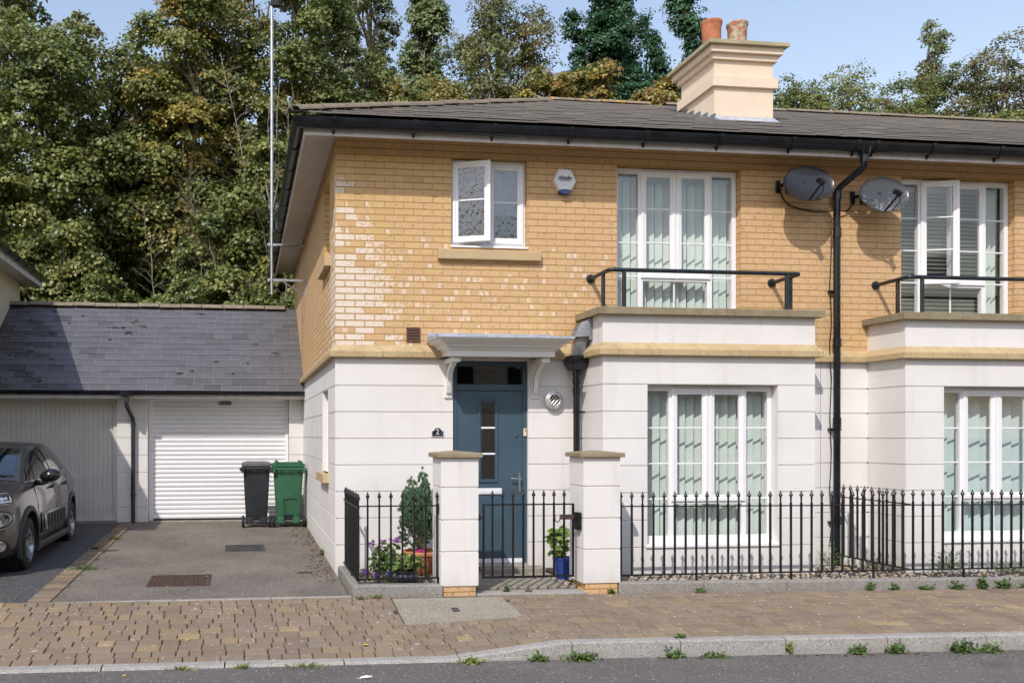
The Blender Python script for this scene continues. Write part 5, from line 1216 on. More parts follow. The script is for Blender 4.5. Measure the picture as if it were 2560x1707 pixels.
# ---------------------------------------------------------------- leaves, plants and trees
NR_ = np.random.default_rng(7)
def unit(a): return a / np.maximum(1e-9, np.linalg.norm(a, axis=1, keepdims=True))
def leaf_mesh(name, c, nrm, L, W, col, mat, parent, fold=0.25, along=None):
    """one small four-cornered leaf per point, folded a little along its rib"""
    n = len(c); off = np.array(wl(parent)) if parent is not None else 0; c = c - off
    t = NR_.normal(size=(n,3)) if along is None else along + NR_.normal(size=(n,3))*0.25
    a = unit(t - nrm*np.sum(t*nrm, 1, keepdims=True)); b = np.cross(nrm, a)
    L = (L*NR_.uniform(.7, 1.25, n))[:,None]; W = (W*NR_.uniform(.7, 1.25, n))[:,None]
    V = np.stack([c - a*L*.5, c + b*W*.5 - nrm*W*fold*.4 + a*L*.06, c + a*L*.5 - nrm*L*fold*.3, c - b*W*.5 - nrm*W*fold*.4 + a*L*.06], 1).reshape(-1,3)
    me = bpy.data.meshes.new(name); me.vertices.add(4*n); me.vertices.foreach_set('co', V.astype(np.float32).ravel())
    me.loops.add(4*n); me.loops.foreach_set('vertex_index', np.arange(4*n, dtype=np.int32))
    me.polygons.add(n); me.polygons.foreach_set('loop_start', np.arange(0, 4*n, 4, dtype=np.int32))
    me.update(calc_edges=True)
    A = me.color_attributes.new('tint', 'FLOAT_COLOR', 'POINT'); cc = np.repeat(np.concatenate([col, np.ones((n,1))], 1), 4, 0); A.data.foreach_set('color', cc.astype(np.float32).ravel())
    me.materials.append(MAT[mat]); o = bpy.data.objects.new(name, me); C.objects.link(o)
    if parent is not None: o.parent = parent
    return o
GREENS = [(.165,.200,.056), (.132,.168,.048), (.205,.226,.064), (.100,.136,.042), (.245,.242,.078)]
OLIVE = [(0.179,0.212,0.069), (0.228,0.241,0.076), (0.131,0.170,0.055), (0.276,0.255,0.081), (0.297,0.219,0.067)]
GOLD = [(.310,.245,.055), (.265,.220,.055), (.350,.255,.050), (.220,.195,.055), (.280,.185,.050), (.185,.180,.050)]
BROWN = [(.175,.160,.068), (.215,.170,.070), (.150,.155,.060), (.235,.185,.075), (.125,.140,.050)]
DEEP = [(.042,.115,.052), (.054,.135,.062), (.032,.092,.044), (.080,.165,.075)]
PALE_HAZE = [(.270,.305,.185), (.305,.335,.205), (.235,.275,.165), (.330,.330,.205)]  # leaf colours lightened to carry the haze and backlight on the far poplars
def cols(n, pal, w=None, jitter=.30, idx=None):
    p = np.array(pal); i = NR_.choice(len(p), n, p=w) if idx is None else idx
    return np.clip(p[i] * NR_.uniform(1-jitter, 1+jitter, (n,1)) * NR_.uniform(.92, 1.08, (n,3)), 0, 1)
def scatter(lobes, n, per, spread, shell=.5, umb=.45):
    """leaf points in umbrella-shaped sprays set through the lobes of a crown"""
    lb = np.array(lobes, float); v = (lb[:,3]*lb[:,4]*lb[:,5])**(2/3); k = max(3, n//per)
    li = NR_.choice(len(lb), k, p=v/v.sum()); d = unit(NR_.normal(size=(k,3))*np.array([1,1,.9])+np.array([0,0,.15])); r = shell + (1-shell)*NR_.random(k)**.6
    cc = lb[li,:3] + d*lb[li,3:]*r[:,None]; ci = NR_.integers(0, k, n); dd = d[ci]
    sp = spread*NR_.uniform(.6, 1.45, k)[ci][:,None]
    q = unit(NR_.normal(size=(n,3)))*(NR_.random((n,1))**.42); rr = q[:,0]**2+q[:,1]**2
    ax = NR_.uniform(.75, 1.35, (k,2))[ci]
    off = np.stack([q[:,0]*ax[:,0], q[:,1]*ax[:,1], q[:,2]*.42 - umb*rr], 1)*sp
    off[:,2] += .35*(off[:,0]*dd[:,0]+off[:,1]*dd[:,1])*-1.0
    p = cc[ci] + off
    nr = unit(np.stack([q[:,0]*.7, q[:,1]*.7, np.full(n, .62)], 1) + dd*.38 + np.array([-.06,-.16,0]) + NR_.normal(size=(n,3))*.46)
    return p, nr, ci, cc, li
def limb(m, p, q, r0, r1, seed, sag=.12, n=6, k=6):
    rr = random.Random(seed); P, Q = Vector(p), Vector(q); L = (Q-P).length; pts = []
    for i in range(k):
        t = i/(k-1); s = math.sin(PI*t)*L*sag
        pts.append(P.lerp(Q, t) + Vector((rr.uniform(-1,1)*s*.5, rr.uniform(-1,1)*s*.5, s*.6)))
    m.tube(pts, [r0+(r1-r0)*i/(k-1) for i in range(k)], n)
def tree(name, label, x, y, lobes, n, leaf, pal, w=None, trunk=.14, bark='bark_grey', per=58, spread=.40, shell=.45, twigs=26, aspect=.85, base=None, cat='tree', group='trees of the wood behind the houses'):
    z0 = terrain(x, y) - .2 if base is None else base
    t = thing(name, label, cat, (x, y, z0+.2), group)
    p, nr, ci, cc, li = scatter(lobes, n, per, spread, shell)
    lidx = NR_.choice(len(pal), len(lobes), p=w); cidx = np.where(NR_.random(len(cc)) < .55, lidx[li], NR_.choice(len(pal), len(cc), p=w)); mixr = NR_.random(n) < .14
    idx = np.where(mixr, NR_.choice(len(pal), n, p=w), cidx[ci])
    leaf_mesh('crown', p, nr, leaf, leaf*aspect, cols(n, pal, idx=idx), 'leaf', t)
    m = MB(); s = random.Random(int(abs(x*77+y*13))); lb = sorted(lobes, key=lambda q: q[2]); top = max(l[2]+l[5]*.5 for l in lobes); tl = max(lobes, key=lambda q: q[2]); lo = lb[0]
    path = [Vector((x, y, z0))]; k = 8
    for i in range(1, k+1):
        f = i/k; path.append(Vector((x + (tl[0]-x)*f**1.5 + s.uniform(-.12,.12), y + (tl[1]-y)*f**1.5 + s.uniform(-.12,.12), z0 + (top-z0)*f)))
    m.tube(path, [trunk*(1-.86*i/k) for i in range(k+1)], 9)
    at = lambda z: path[min(k, max(0, int((z-z0)/(top-z0)*k)))]
    for i, l in enumerate(lobes):
        b = at(l[2]-l[5]*.9-.6); limb(m, b, l[:3], trunk*.45, trunk*.12, i+3)
    for i in range(twigs):
        j = s.randrange(len(cc)); l = min(lobes, key=lambda q: (q[0]-cc[j][0])**2+(q[1]-cc[j][1])**2+(q[2]-cc[j][2])**2)
        limb(m, at(l[2]-l[5]*.3) if s.random() < .5 else l[:3], tuple(cc[j]), trunk*.16, trunk*.04, i+50, .06, 5, 4)
    obj('trunk', m, bark, t, smooth=True)
    return t
def lob(*a): return [tuple(q) for q in a]
def column(x, y, z0, z1, r, n, seed, wob=.35, ry=None):
    s = random.Random(seed); o = []
    for i in range(n):
        f = i/(n-1); rr = r*(1 - .72*f**2.2)*(.75+.25*math.sin(PI*min(1, f*3+.2))); o.append((x+s.uniform(-wob,wob)*r*(1-f*.5), y+s.uniform(-wob,wob)*r, z0+(z1-z0)*f, rr*.8, rr*.8, (z1-z0)/n*.95))
    return o
def clumps(x, y, z0, z1, r, n, seed, dome=True):
    """irregular lobes stacked into a broad crown"""
    s = random.Random(seed); o = []
    for i in range(n):
        f = (i+.5)/n; q = r*min(1.0, .62+.9*f)*(1 if f < .72 else 1-.9*(f-.72)); a = i*2.399+s.uniform(-.4,.4); d = q*s.uniform(.35,.75)
        rr = r*s.uniform(.38,.60)*(1.10-.40*f); o.append((x+d*math.cos(a), y+d*math.sin(a)*.9, z0+(z1-z0)*f, rr, rr, rr*s.uniform(.7,1.0)))
    o.append((x+s.uniform(-.2,.2), y, z1-.2, r*.30, r*.30, r*.42)); return o

# the wood behind the garages, front rank
tree('sycamore_tree', 'tall dark sparse tree in the top corner with sky showing through it', -8.15, 17.5, clumps(-8.15,17.5,12.6,18.5,1.9,11,1)+clumps(-8.6,17.5,8.4,10.2,1.5,5,2), 13050, 0.143, GREENS, trunk=.17, bark='bark_dark', per=46, spread=0.33)
tree('maple_tree', 'dense green maple with drooping leaf clusters above the cream house eaves', -6.35, 13.2, clumps(-6.25,13.2,4.6,11.4,2.2,22,3)+lob((-5.30,13.6,11.6,.55,.6,.95)), 61074, 0.108, GREENS+[(.16,.12,.03)], [.27,.22,.24,.13,.11,.03], trunk=.16, bark='bark_dark', spread=0.36)
tree('maple_tree', 'green maple with a brown-tinged crown between the dark maple and the golden maple', -4.15, 15.2, clumps(-4.15,15.2,6.4,12.3,1.75,18,5), 37584, 0.108, GREENS+BROWN[:2], [.2,.18,.2,.14,.14,.08,.06], trunk=.13, bark='bark_dark')
tree('maple_tree', 'maple turning gold and olive, half way along the garage ridge', -2.75, 14.2, clumps(-2.75,14.2,5.8,13.1,1.5,19,7), 39932, 0.105, OLIVE+GOLD[:3], [.2,.18,.2,.12,.08,.1,.08,.04], trunk=.11)
tree('ash_tree', 'light olive tree with several pale upright stems behind the garage ridge', -1.15, 15.0, clumps(-1.15,15.0,6.6,13.7,1.45,18,9), 29361, 0.097, OLIVE, trunk=.10, bark='twig_pale', spread=0.42, shell=.3)
tree('ash_tree', 'olive green tree directly behind the aerial mast', .45, 14.4, clumps(.5,14.4,5.2,14.2,1.4,22,11), 42282, 0.101, OLIVE+GREENS[:2], [.2,.16,.18,.08,.06,.18,.14], trunk=.10, bark='twig_pale')
tree('maple_tree', 'leafy green maple just past the aerial mast, above the corner of the roof', 1.55, 16.2, clumps(1.35,16.2,7.2,14.5,1.25,17,13), 34059, 0.108, GREENS+[(.2,.15,.03)], [.26,.22,.24,.12,.12,.04], trunk=.11)
tree('maple_tree', 'yellowing maple above the hip of the roof, bright gold at its top', 3.15, 16.6, clumps(3.2,16.6,7.8,12.2,1.4,15,15)+lob((2.9,16.4,12.6,.5,.5,.6)), 26426, 0.105, GOLD+OLIVE[:3]+GREENS[:1], [.09,.09,.06,.1,.05,.11,.16,.14,.12,.08], trunk=.10)
tree('maple_tree', 'olive and yellow maple above the roof, in front of the two pale poplars', 4.75, 17.2, clumps(5.0,17.2,7.4,12.4,1.8,17,17), 36192, 0.107, OLIVE+GOLD[:2], [.22,.18,.22,.12,.08,.1,.08], trunk=.10)
tree('ash_tree', 'bare-stemmed thin tree in front of the broad brown sycamore', 6.45, 18.0, clumps(7.0,18.0,7.4,12.6,1.9,16,19), 19604, 0.104, BROWN, trunk=.07, bark='twig_pale', spread=.42, twigs=60)
# low storey behind the garages
for i, (x, y, z0, z1, r, n, s_, lab, pal) in enumerate([
    (-5.1, 11.8, 3.4, 6.4, 1.15, 8, 31, 'low green maple bough hanging above the end of the garage ridge beside the cream house', GREENS),
    (-1.55, 12.0, 4.2, 7.2, 1.15, 9, 32, 'small leafy tree low behind the middle of the right garage', GREENS),
    (-.35, 11.7, 4.6, 8.6, 1.0, 11, 33, 'bushy green young tree beside the foot of the aerial mast', GREENS+OLIVE[:1]),
    (.55, 11.4, 4.0, 7.0, .9, 8, 34, 'young tree hard against the flank wall of the house', OLIVE)]):
    tree('young_tree', lab, x, y, clumps(x,y,z0,z1,r,n,s_), 13050, 0.105, pal, trunk=.06, spread=0.33)
labs = ['ivy-green bush behind the garage ridge next to the cream wall', 'low bramble bush behind the garage ridge, under the black gap in the wood', 'spreading green bush at the middle of the garage ridge', 'rounded bush behind the garage ridge below the arching bare branch', 'leafy bush behind the garage ridge closest to the brick flank wall']
for i, x in enumerate((-4.75, -3.55, -2.35, -1.15, -.05)):
    t = thing('bramble_bush', labs[i], 'bush', (x, 10.6, terrain(x, 10.6)), 'bushes behind the garages'); s = random.Random(i)
    lb = [(x+s.uniform(-.6,.6), 10.6+s.uniform(-.3,.4), z, s.uniform(.45,.7), .6, s.uniform(.4,.6)) for z in (3.2, 3.7, 4.0, 4.3, 4.55+s.uniform(-.1,.35))] + [(x, 10.6, 2.2, .8, .7, 1.0)]
    p, nr, ci, cc, li = scatter(lb, 8000, 40, .2, .4); leaf_mesh('foliage', p, nr, .085, .075, cols(8000, GREENS+[(.10,.13,.03)]), 'leaf', t)
    m = MB(); [limb(m, (x+s.uniform(-.2,.2), 10.6, terrain(x,10.6)-.2), q[:3], .03, .008, j) for j, q in enumerate(lb)]; obj('stem', m, 'bark_dark', t)
# rear rank of the wood, dark and closing the gaps
k = 0
rear = ['shaded tree deep in the wood behind the cream house', 'shaded tree deep in the wood behind the dense dark maple', 'shaded tree deep in the wood behind the brown-tinged maple', 'shaded tree deep in the wood behind the golden maple', 'shaded tree deep in the wood behind the pale upright stems', 'shaded tree deep in the wood behind the aerial mast', 'shaded tree deep in the wood behind the yellowing maple', 'shaded tree deep in the wood behind the pale poplars']
for x, y, top in ((-10.2,20,11.0),(-7.4,21,10.6),(-5.2,19.6,12.6),(-3.0,20.5,13.2),(-.9,19.8,13.6),(1.2,20.4,14.0),(3.4,21,12.2),(5.9,22,12.4)):
    tree('wood_tree', rear[k], x, y, clumps(x,y,terrain(x,y)+1.0,top,1.9,16,60+k), 9000, .23, GREENS, trunk=.16, bark='bark_dark', spread=.38, shell=.2, twigs=8); k += 1
for i, (x, y) in enumerate(((-7.2,15.6),(-5.6,16.6),(-3.6,16.8),(-1.9,16.4),(-.1,16.9),(-2.3,12.6+1.0))):
    t = thing('undergrowth_bush', ['dark bush in the shade under the dense maple', 'dark bush in the shade under the brown-tinged maple', 'dark bush in the shade beneath the golden maple', 'dark bush in the shade under the pale stems', 'dark bush in the shade behind the aerial mast', 'dark bush low in the black gap of the wood'][i], 'bush', (x, y, terrain(x,y)), 'bushes in the shade of the wood')
    lb = clumps(x, y, terrain(x,y), 6.0 if i < 5 else 4.6, 1.5, 8, 80+i); p, nr, ci, cc, li = scatter(lb, 4200, 30, .3, .2); leaf_mesh('foliage', p, nr, .2, .17, cols(4200, GREENS), 'leaf', t)
    m = MB(); [limb(m, (x, y, terrain(x,y)-.2), q[:3], .04, .01, j) for j, q in enumerate(lb)]; obj('stem', m, 'bark_dark', t)
# pale bare stems and dead boughs in the wood
def bare(label, x, y, z0, h, lean, seed, r=.035, mat='twig_pale', nb=9, spread=1.0, droop=.0):
    t = thing('bare_sapling', label, 'sapling', (x, y, z0), 'bare stems in the wood'); s = random.Random(seed); m = MB(); P = [Vector((x, y, z0-.3))]
    k = 12; r *= .72; wx = s.uniform(-1,1)
    for i in range(1, k+1): f = i/k; P.append(Vector((x+lean*f**1.4+.10*math.sin(f*7+wx*3)*h/8+s.uniform(-.03,.03), y+s.uniform(-.06,.06), z0+h*f)))
    m.tube(P, [r*(1-.84*i/k) for i in range(k+1)], 7)
    for j in range(int(nb*1.3)):
        f = s.uniform(.22, .98); q = f*k; i = min(k-1, int(q)); b = P[i].lerp(P[i+1], q-i); az = s.uniform(0, 2*PI); L = s.uniform(.35, 1.25)*spread*(1.15-.6*f); el = s.uniform(.35, 1.05)
        e = b + Vector((math.cos(az)*math.cos(el)*L, math.sin(az)*math.cos(el)*L*.6, math.sin(el)*L - droop*L*1.3)); limb(m, b, e, r*(.42-.2*f), r*.07, seed*9+j, .10, 5, 6)
        for w in range(4):
            g = s.uniform(.3,.95); c = b.lerp(e, g)+Vector((0,0,L*.05)); az2 = az+s.uniform(-1.0,1.0); l2 = s.uniform(.12,.42)*spread
            limb(m, c, c + Vector((math.cos(az2)*l2, math.sin(az2)*l2*.6, s.uniform(-.05,.9)*l2)), r*.13, r*.04, seed*7+w+j*5, .1, 4, 4)
    obj('stem', m, mat, t, smooth=True); return t
bare('thin pinkish bare sapling standing clear in the black gap of the wood', -3.05, 11.2, 2.6, 4.4, -.25, 1, .03, 'twig_pale', 10, .7)
bare('leaning pale grey stem behind the right garage, bare to the top', -.55, 12.2, 2.4, 8.6, -1.0, 2, .055, 'twig_pale', 26, .75)
bare('straight pale stem rising beside the leaning grey one', -.40, 12.4, 2.4, 7.6, .12, 3, .045, 'twig_pale', 16, .55)
bare('second straight pale stem close beside the leaning one, slightly taller', -.28, 12.5, 2.4, 8.1, .22, 13, .04, 'twig_pale', 14, .5)
bare('thin pale stem just short of the aerial mast', .28, 12.2, 2.6, 7.4, -.12, 4, .042, 'twig_pale', 16, .55)
bare('slim pale stem half hidden between the straight stems and the mast', -.02, 12.6, 2.6, 7.2, -.1, 14, .036, 'twig_pale', 14, .55)
bare('spreading dead bough with many fine twigs in the middle of the wood', -1.2, 11.7, 3.4, 3.6, -.9, 5, .026, 'twig_pale', 34, 1.05)
bare('dead finely twigged sapling next to the spreading bough', -1.9, 11.9, 4.2, 3.6, -.5, 15, .022, 'twig_pale', 30, .8)
bare('arching pale bough low above the garage ridge', -.7, 10.9, 3.4, 1.9, -.2, 6, .020, 'twig_pale', 20, 1.0, .35)
bare('short stout bare trunk beside the aerial mast foot', -.05, 10.7, 2.6, 3.2, .05, 7, .05, 'bark_grey', 3, .4)
bare('thin reddish stem just beside the pinkish sapling', -2.85, 11.3, 2.6, 3.6, .35, 16, .022, 'twig_pale', 12, .5)
bare('bare upright stems between the pale poplars and the brown sycamore', 6.0, 17.2, 6.0, 6.6, .5, 8, .045, 'twig_pale', 26, .7)
# trees that stand up beyond the house roof
tree('poplar_tree', 'tall hazy pale poplar with a broad feathery crown, first of the two beyond the roof', 4.9, 32.5, column(4.2,32.5,9,27,1.9,13,1)+column(5.6,33,9,28,1.7,13,2), 83980, 0.140, PALE_HAZE, trunk=.22, per=46, spread=.30, shell=.3)
tree('poplar_tree', 'slim pale green poplar with sky showing between its boughs, beside the brown sycamore', 7.55, 31.5, column(7.5,31.5,9,27,2.2,16,3), 74100, 0.140, [(.19,.245,.105),(.225,.27,.115),(.16,.215,.095)], trunk=.2, per=46, spread=0.39, shell=.35, twigs=60)
tree('sycamore_tree', 'broad brownish sycamore with open boughs against the sky', 9.3, 24.0, clumps(8.9,24,10.0,18.2,2.5,22,41)+lob((10.4,24,16.6,.9,.8,.45),(10.9,24,15.6,.8,.8,.35),(10.2,24,14.2,1.1,.8,.45),(8.7,24,18.6,.7,.7,.8),(9.6,24,17.4,.8,.7,.6)), 52345, 0.100, BROWN+GREENS[:2]+OLIVE[:1], [.2,.14,.18,.1,.1,.1,.1,.08], trunk=.2, bark='bark_dark', per=46, spread=0.41, twigs=60)
gl = ['golden yellow maple over the ridge below the brown sycamore', 'orange-gold tree over the ridge with a pointed top, beside open sky', 'low golden tree over the ridge in front of the dark poplar', 'small golden tree over the ridge left bare of sky, against the chimney']
gl[3] = 'small golden tree over the ridge, tucked against the chimney side'
for i, (x, y, z0, z1, r, s_) in enumerate(((8.4,17.6,9.5,13.0,1.4,51),(10.55,18.0,9.6,13.7,1.15,52),(12.6,18.4,9.4,12.9,1.3,53),(14.35,20.2,11,14.4,.8,54))):
    tree('golden_tree', gl[i], x, y, clumps(x,y,z0,z1,r,11,s_), 13775, 0.126, GOLD+OLIVE[:2], trunk=.1, spread=0.33)
tree('lombardy_poplar', 'massive dark green poplar clump, the biggest tree beyond the roof', 16.2, 31.0, column(14.9,31,9,21.4,1.75,12,21)+column(16.0,31,9,29,2.0,15,22)+column(17.2,31.2,9,25.4,1.7,13,23)+column(18.0,31,9,21.0,1.1,10,24), 199500, 0.133, DEEP, trunk=.25, per=46, spread=0.36, shell=.35, bark='bark_grey')
tree('lombardy_poplar', 'small dark poplar between the big poplar clump and the chimney pots', 19.3, 31.6, column(19.2,31.6,9,21.8,1.35,12,25), 42560, 0.133, DEEP, trunk=.15, per=46, spread=0.33)
tree('lombardy_poplar', 'dark poplar standing right behind the chimney pots', 21.2, 31.8, column(21.0,31.8,9,28.5,1.6,15,26), 58519, 0.133, DEEP, trunk=.17, per=46, spread=0.33)
tree('sycamore_tree', 'low dark green tree over the ridge just beyond the chimney', 21.6, 24.5, clumps(21.3,24.5,10.2,15.6,3.0,19,61), 45457, 0.100, GREENS+[(.15,.10,.03)], [.24,.22,.22,.14,.12,.06], trunk=.14)
tree('sycamore_tree', 'rounded green tree over the ridge between chimney and slender poplar', 24.4, 24.5, clumps(24.8,24.5,10.4,16.2,3.1,21,62), 53722, 0.100, GREENS+[(.15,.11,.03)], [.22,.2,.24,.12,.16,.06], trunk=.14)
tree('poplar_tree', 'slender light green poplar rising alone out of the low trees', 33.0, 30.5, column(33.2,30.5,13,21.9,1.35,12,27)+clumps(32.6,30.5,13,17.6,1.9,9,63), 53722, 0.118, [(.165,.225,.075),(.195,.245,.085),(.135,.185,.062),(.23,.225,.08)], trunk=.16, per=46, spread=0.39)
tree('sycamore_tree', 'brown-topped tree over the roof at the frame edge, beyond the slender poplar', 29.6, 23.0, clumps(29.8,23,10.2,16.6,3.2,21,64), 53722, 0.100, BROWN+GREENS[:2], [.2,.16,.2,.1,.12,.12,.1], trunk=.14)
gl = ['golden shrubby tree over the roof, first right of the chimney', 'golden shrubby tree over the roof beneath the slender poplar', 'golden shrubby tree over the roof, nearest the frame edge', 'golden shrubby tree over the roof between slender poplar and brown-topped tree']
gl[0] = 'golden shrubby tree over the roof, lowest and closest to the chimney'
for i, (x, y, z1) in enumerate(((24.0,19.5,12.0),(26.6,20.0,12.8),(31.5,21.5,13.4),(29.0,20.5,13.2))):
    tree('golden_tree', gl[i], x, y, clumps(x,y,z1-3.2,z1+.3,2.0,11,70+i), 15000, 0.134, GOLD[3:]+OLIVE+GREENS[:1], trunk=.1, spread=0.36)
# ---------------------------------------------------------------- pots and small plants
def flower_disc(m, c, r, n, tilt, col, eye):
    a, b = unit(np.array([tilt]))[0], None; t = np.cross(a, [0.31,.87,.2]); t /= np.linalg.norm(t); u = np.cross(a, t); c = np.array(c)
    for i in range(n):
        w = 2*PI*i/n; d = t*math.cos(w)+u*math.sin(w); e = -t*math.sin(w)+u*math.cos(w); m.cur = col
        m.add([c+d*r*.15, c+d*r*.6+e*r*.28+a*r*.08, c+d*r+a*r*.02, c+d*r*.6-e*r*.28+a*r*.08], [(0,1,2,3)])
    m.cur = eye; q = [c+a*r*.1+(t*math.cos(2*PI*i/6)+u*math.sin(2*PI*i/6))*r*.2 for i in range(6)]; m.add(q, [tuple(range(6))])
bedz = .035
# conifer in a terracotta bowl
t = thing('conifer_pot', 'terracotta pot holding the dwarf conifer beside the gate pier', 'plant pot', (.90, -.44, bedz))
obj('pot', MB().lathe([(.0,.005),(.105,.0),(.125,.02),(.165,.12),(.190,.20),(.192,.215),(.205,.222),(.209,.245),(.203,.262),(.188,.264),(.180,.235),(.0,.225)], (.90,-.44,bedz), 36, cap=False), 'terracotta', t, smooth=True, auto=40)
obj('compost', MB().lathe([(.0,.236),(.183,.232)], (.90,-.44,bedz), 24, cap=False), 'soil', t)
t = thing('dwarf_conifer', 'bushy blue-green dwarf conifer with two pointed tips, growing in the terracotta pot', 'conifer', (.90, -.44, .27))
lb = [(.83,-.44,.52,.19,.17,.24),(.89,-.45,.68,.19,.17,.26),(.80,-.44,.78,.13,.13,.22),(.96,-.43,.74,.13,.13,.26),(.79,-.44,.96,.06,.06,.16),(.92,-.44,1.02,.055,.055,.18),(.925,-.44,.90,.075,.07,.18),(.71,-.44,.70,.06,.08,.16),(.86,-.44,.90,.06,.06,.13),(.72,-.45,.86,.035,.04,.12)]
n = 14000; p, nr, ci, cc, li = scatter(lb, n, 14, .020, .55); d = unit(p - np.array([.88,-.44,.35]))
leaf_mesh('foliage', p, unit(np.cross(d, NR_.normal(size=(n,3)))), .040, .011, cols(n, [(.12,.20,.13),(.15,.24,.155),(.085,.155,.095),(.19,.27,.17)]), 'leaf', t, along=d*.9+np.array([0,0,.8]))
m = MB(); [limb(m, (.89,-.44,.26), q[:3], .014, .005, i) for i, q in enumerate(lb)]; obj('stem', m, 'bark_dark', t)
t2 = thing('pink_bedding_plant', 'few magenta flowers at the conifer foot in the terracotta pot', 'flowers', (.86, -.56, .27)); m = MB(); s = random.Random(2)
for i in range(9): flower_disc(m, (.855+s.uniform(-.05,.06), -.58+s.uniform(-.03,.03), .30+s.uniform(0,.02)), .020, 5, (s.uniform(-.4,.4),-1,.7), (.52,.012,.22), (.5,.1,.2))
obj('flower', m, 'petal', t2); p = np.array([(.855+s.uniform(-.06,.06), -.575+s.uniform(-.03,.03), .275+s.uniform(0,.02)) for i in range(60)]); leaf_mesh('foliage', p, unit(NR_.normal(size=(60,3))+np.array([0,-.6,1])), .03, .02, cols(60, GREENS), 'leaf', t2)
# daisy bush
t = thing('daisy_bush', 'leafy bush with small mauve daisies on its top, behind the short railing', 'flowering plant', (.42, -.85, bedz))
lb = [(.38,-.85,.27,.12,.12,.13),(.45,-.82,.33,.12,.12,.13),(.53,-.80,.35,.08,.09,.12),(.33,-.86,.20,.08,.09,.09),(.46,-.86,.20,.12,.10,.10),(.56,-.80,.26,.07,.08,.1)]
n = 2600; p, nr, ci, cc, li = scatter(lb, n, 16, .022, .3); leaf_mesh('foliage', p, nr, .042, .016, cols(n, [(.13,.22,.045),(.17,.26,.055),(.095,.165,.035)]), 'leaf', t)
m = MB(); s = random.Random(4)
for (x, z) in [(.30,.455),(.275,.435),(.42,.465),(.40,.455),(.49,.470),(.54,.470),(.56,.462),(.575,.455),(.545,.450),(.555,.480),(.60,.450),(.245,.34),(.39,.395),(.30,.42),(.52,.46)]: flower_disc(m, (x, -.86+s.uniform(-.05,.05), z), .024, 11, (s.uniform(-.5,.5),-.6,1), (.36,.12,.40), (.10,.05,.14))
obj('flower', m, 'petal', t)
m = MB(); [limb(m, (.43,-.84,bedz), q[:3], .006, .003, i) for i, q in enumerate(lb)]; obj('stem', m, 'bark_dark', t)
# glazed bowl
t = thing('glazed_bowl', 'low dark glazed round planter behind the short railing', 'plant pot', (.615, -.97, bedz))
obj('pot', MB().lathe([(.0,.0),(.105,.0),(.135,.03),(.148,.065),(.140,.10),(.128,.112),(.140,.120),(.142,.130),(.130,.132),(.12,.115),(.0,.110)], (.615,-.97,bedz), 32, cap=False), 'slate_glaze', t, smooth=True, auto=40)
t = thing('bowl_plant', 'bright green spoon-leaved plant filling the dark glazed planter', 'plant', (.63, -.97, .15))
lb = [(.56,-.97,.22,.09,.10,.06),(.68,-.98,.25,.11,.10,.08),(.75,-.96,.24,.07,.08,.07),(.63,-.96,.29,.09,.09,.06),(.52,-1.0,.19,.05,.06,.05)]
n = 1500; p, nr, ci, cc, li = scatter(lb, n, 12, .02, .4); leaf_mesh('foliage', p, nr, .045, .026, cols(n, [(.15,.26,.06),(.19,.30,.075),(.12,.21,.045),(.26,.27,.10)]), 'leaf', t)
# pansies
for i, (x, z, lab) in enumerate(((.198,.165,'tall purple pansy closest to the house corner behind the short railing'), (.305,.135,'big purple pansy between the daisy bush and the railing'), (.445,.135,'purple pansy beside the dark glazed planter'), (.345,.055,'small purple pansy low among the pebbles under the bottom rail'))):
    t = thing('pansy', lab, 'flower', (x, -1.02, bedz), 'purple pansies in the planting bed'); m = MB(); s = random.Random(i+40)
    for j in range(5): flower_disc(m, (x+s.uniform(-.018,.018), -1.03+s.uniform(-.02,.02), z+s.uniform(-.035,.03)), .026, 5, (s.uniform(-.5,.5),-1,.4), (.10,.015,.30), (.25,.12,.02))
    obj('flower', m, 'petal', t); p = np.array([(x+s.uniform(-.05,.05), -1.01+s.uniform(-.03,.04), bedz+s.uniform(0,max(.03,z-.05))) for _ in range(40)]); leaf_mesh('foliage', p, unit(NR_.normal(size=(40,3))+np.array([0,-.4,.8])), .035, .018, cols(40, GREENS+[(.15,.2,.06)]), 'leaf', t)
# hydrangea in the blue pot
t = thing('blue_pot', 'cobalt blue glazed pot by the gate latch', 'plant pot', (2.40, -.70, -.012))
obj('pot', MB().lathe([(.0,.0),(.062,.0),(.075,.02),(.098,.20),(.104,.215),(.112,.222),(.114,.245),(.104,.248),(.096,.235),(.0,.225)], (2.40,-.70,-.010), 32, cap=False), 'blue_glaze', t, smooth=True, auto=40)
t = thing('hydrangea', 'bright green hydrangea growing in the cobalt blue pot', 'plant', (2.40, -.70, .22))
lb = [(2.36,-.72,.36,.12,.12,.10),(2.42,-.70,.46,.12,.12,.10),(2.32,-.72,.48,.11,.10,.07),(2.44,-.70,.57,.07,.08,.06),(2.42,-.72,.30,.10,.10,.06),(2.28,-.70,.42,.07,.07,.06)]
n = 330; p, nr, ci, cc, li = scatter(lb, n, 7, .035, .5); leaf_mesh('foliage', p, nr, .082, .056, cols(n, [(.18,.29,.05),(.23,.35,.065),(.13,.22,.045),(.27,.37,.09)]), 'leaf', t)
m = MB(); [limb(m, (2.40,-.70,.21), q[:3], .006, .004, i) for i, q in enumerate(lb)]; obj('stem', m, 'bark_grey', t)
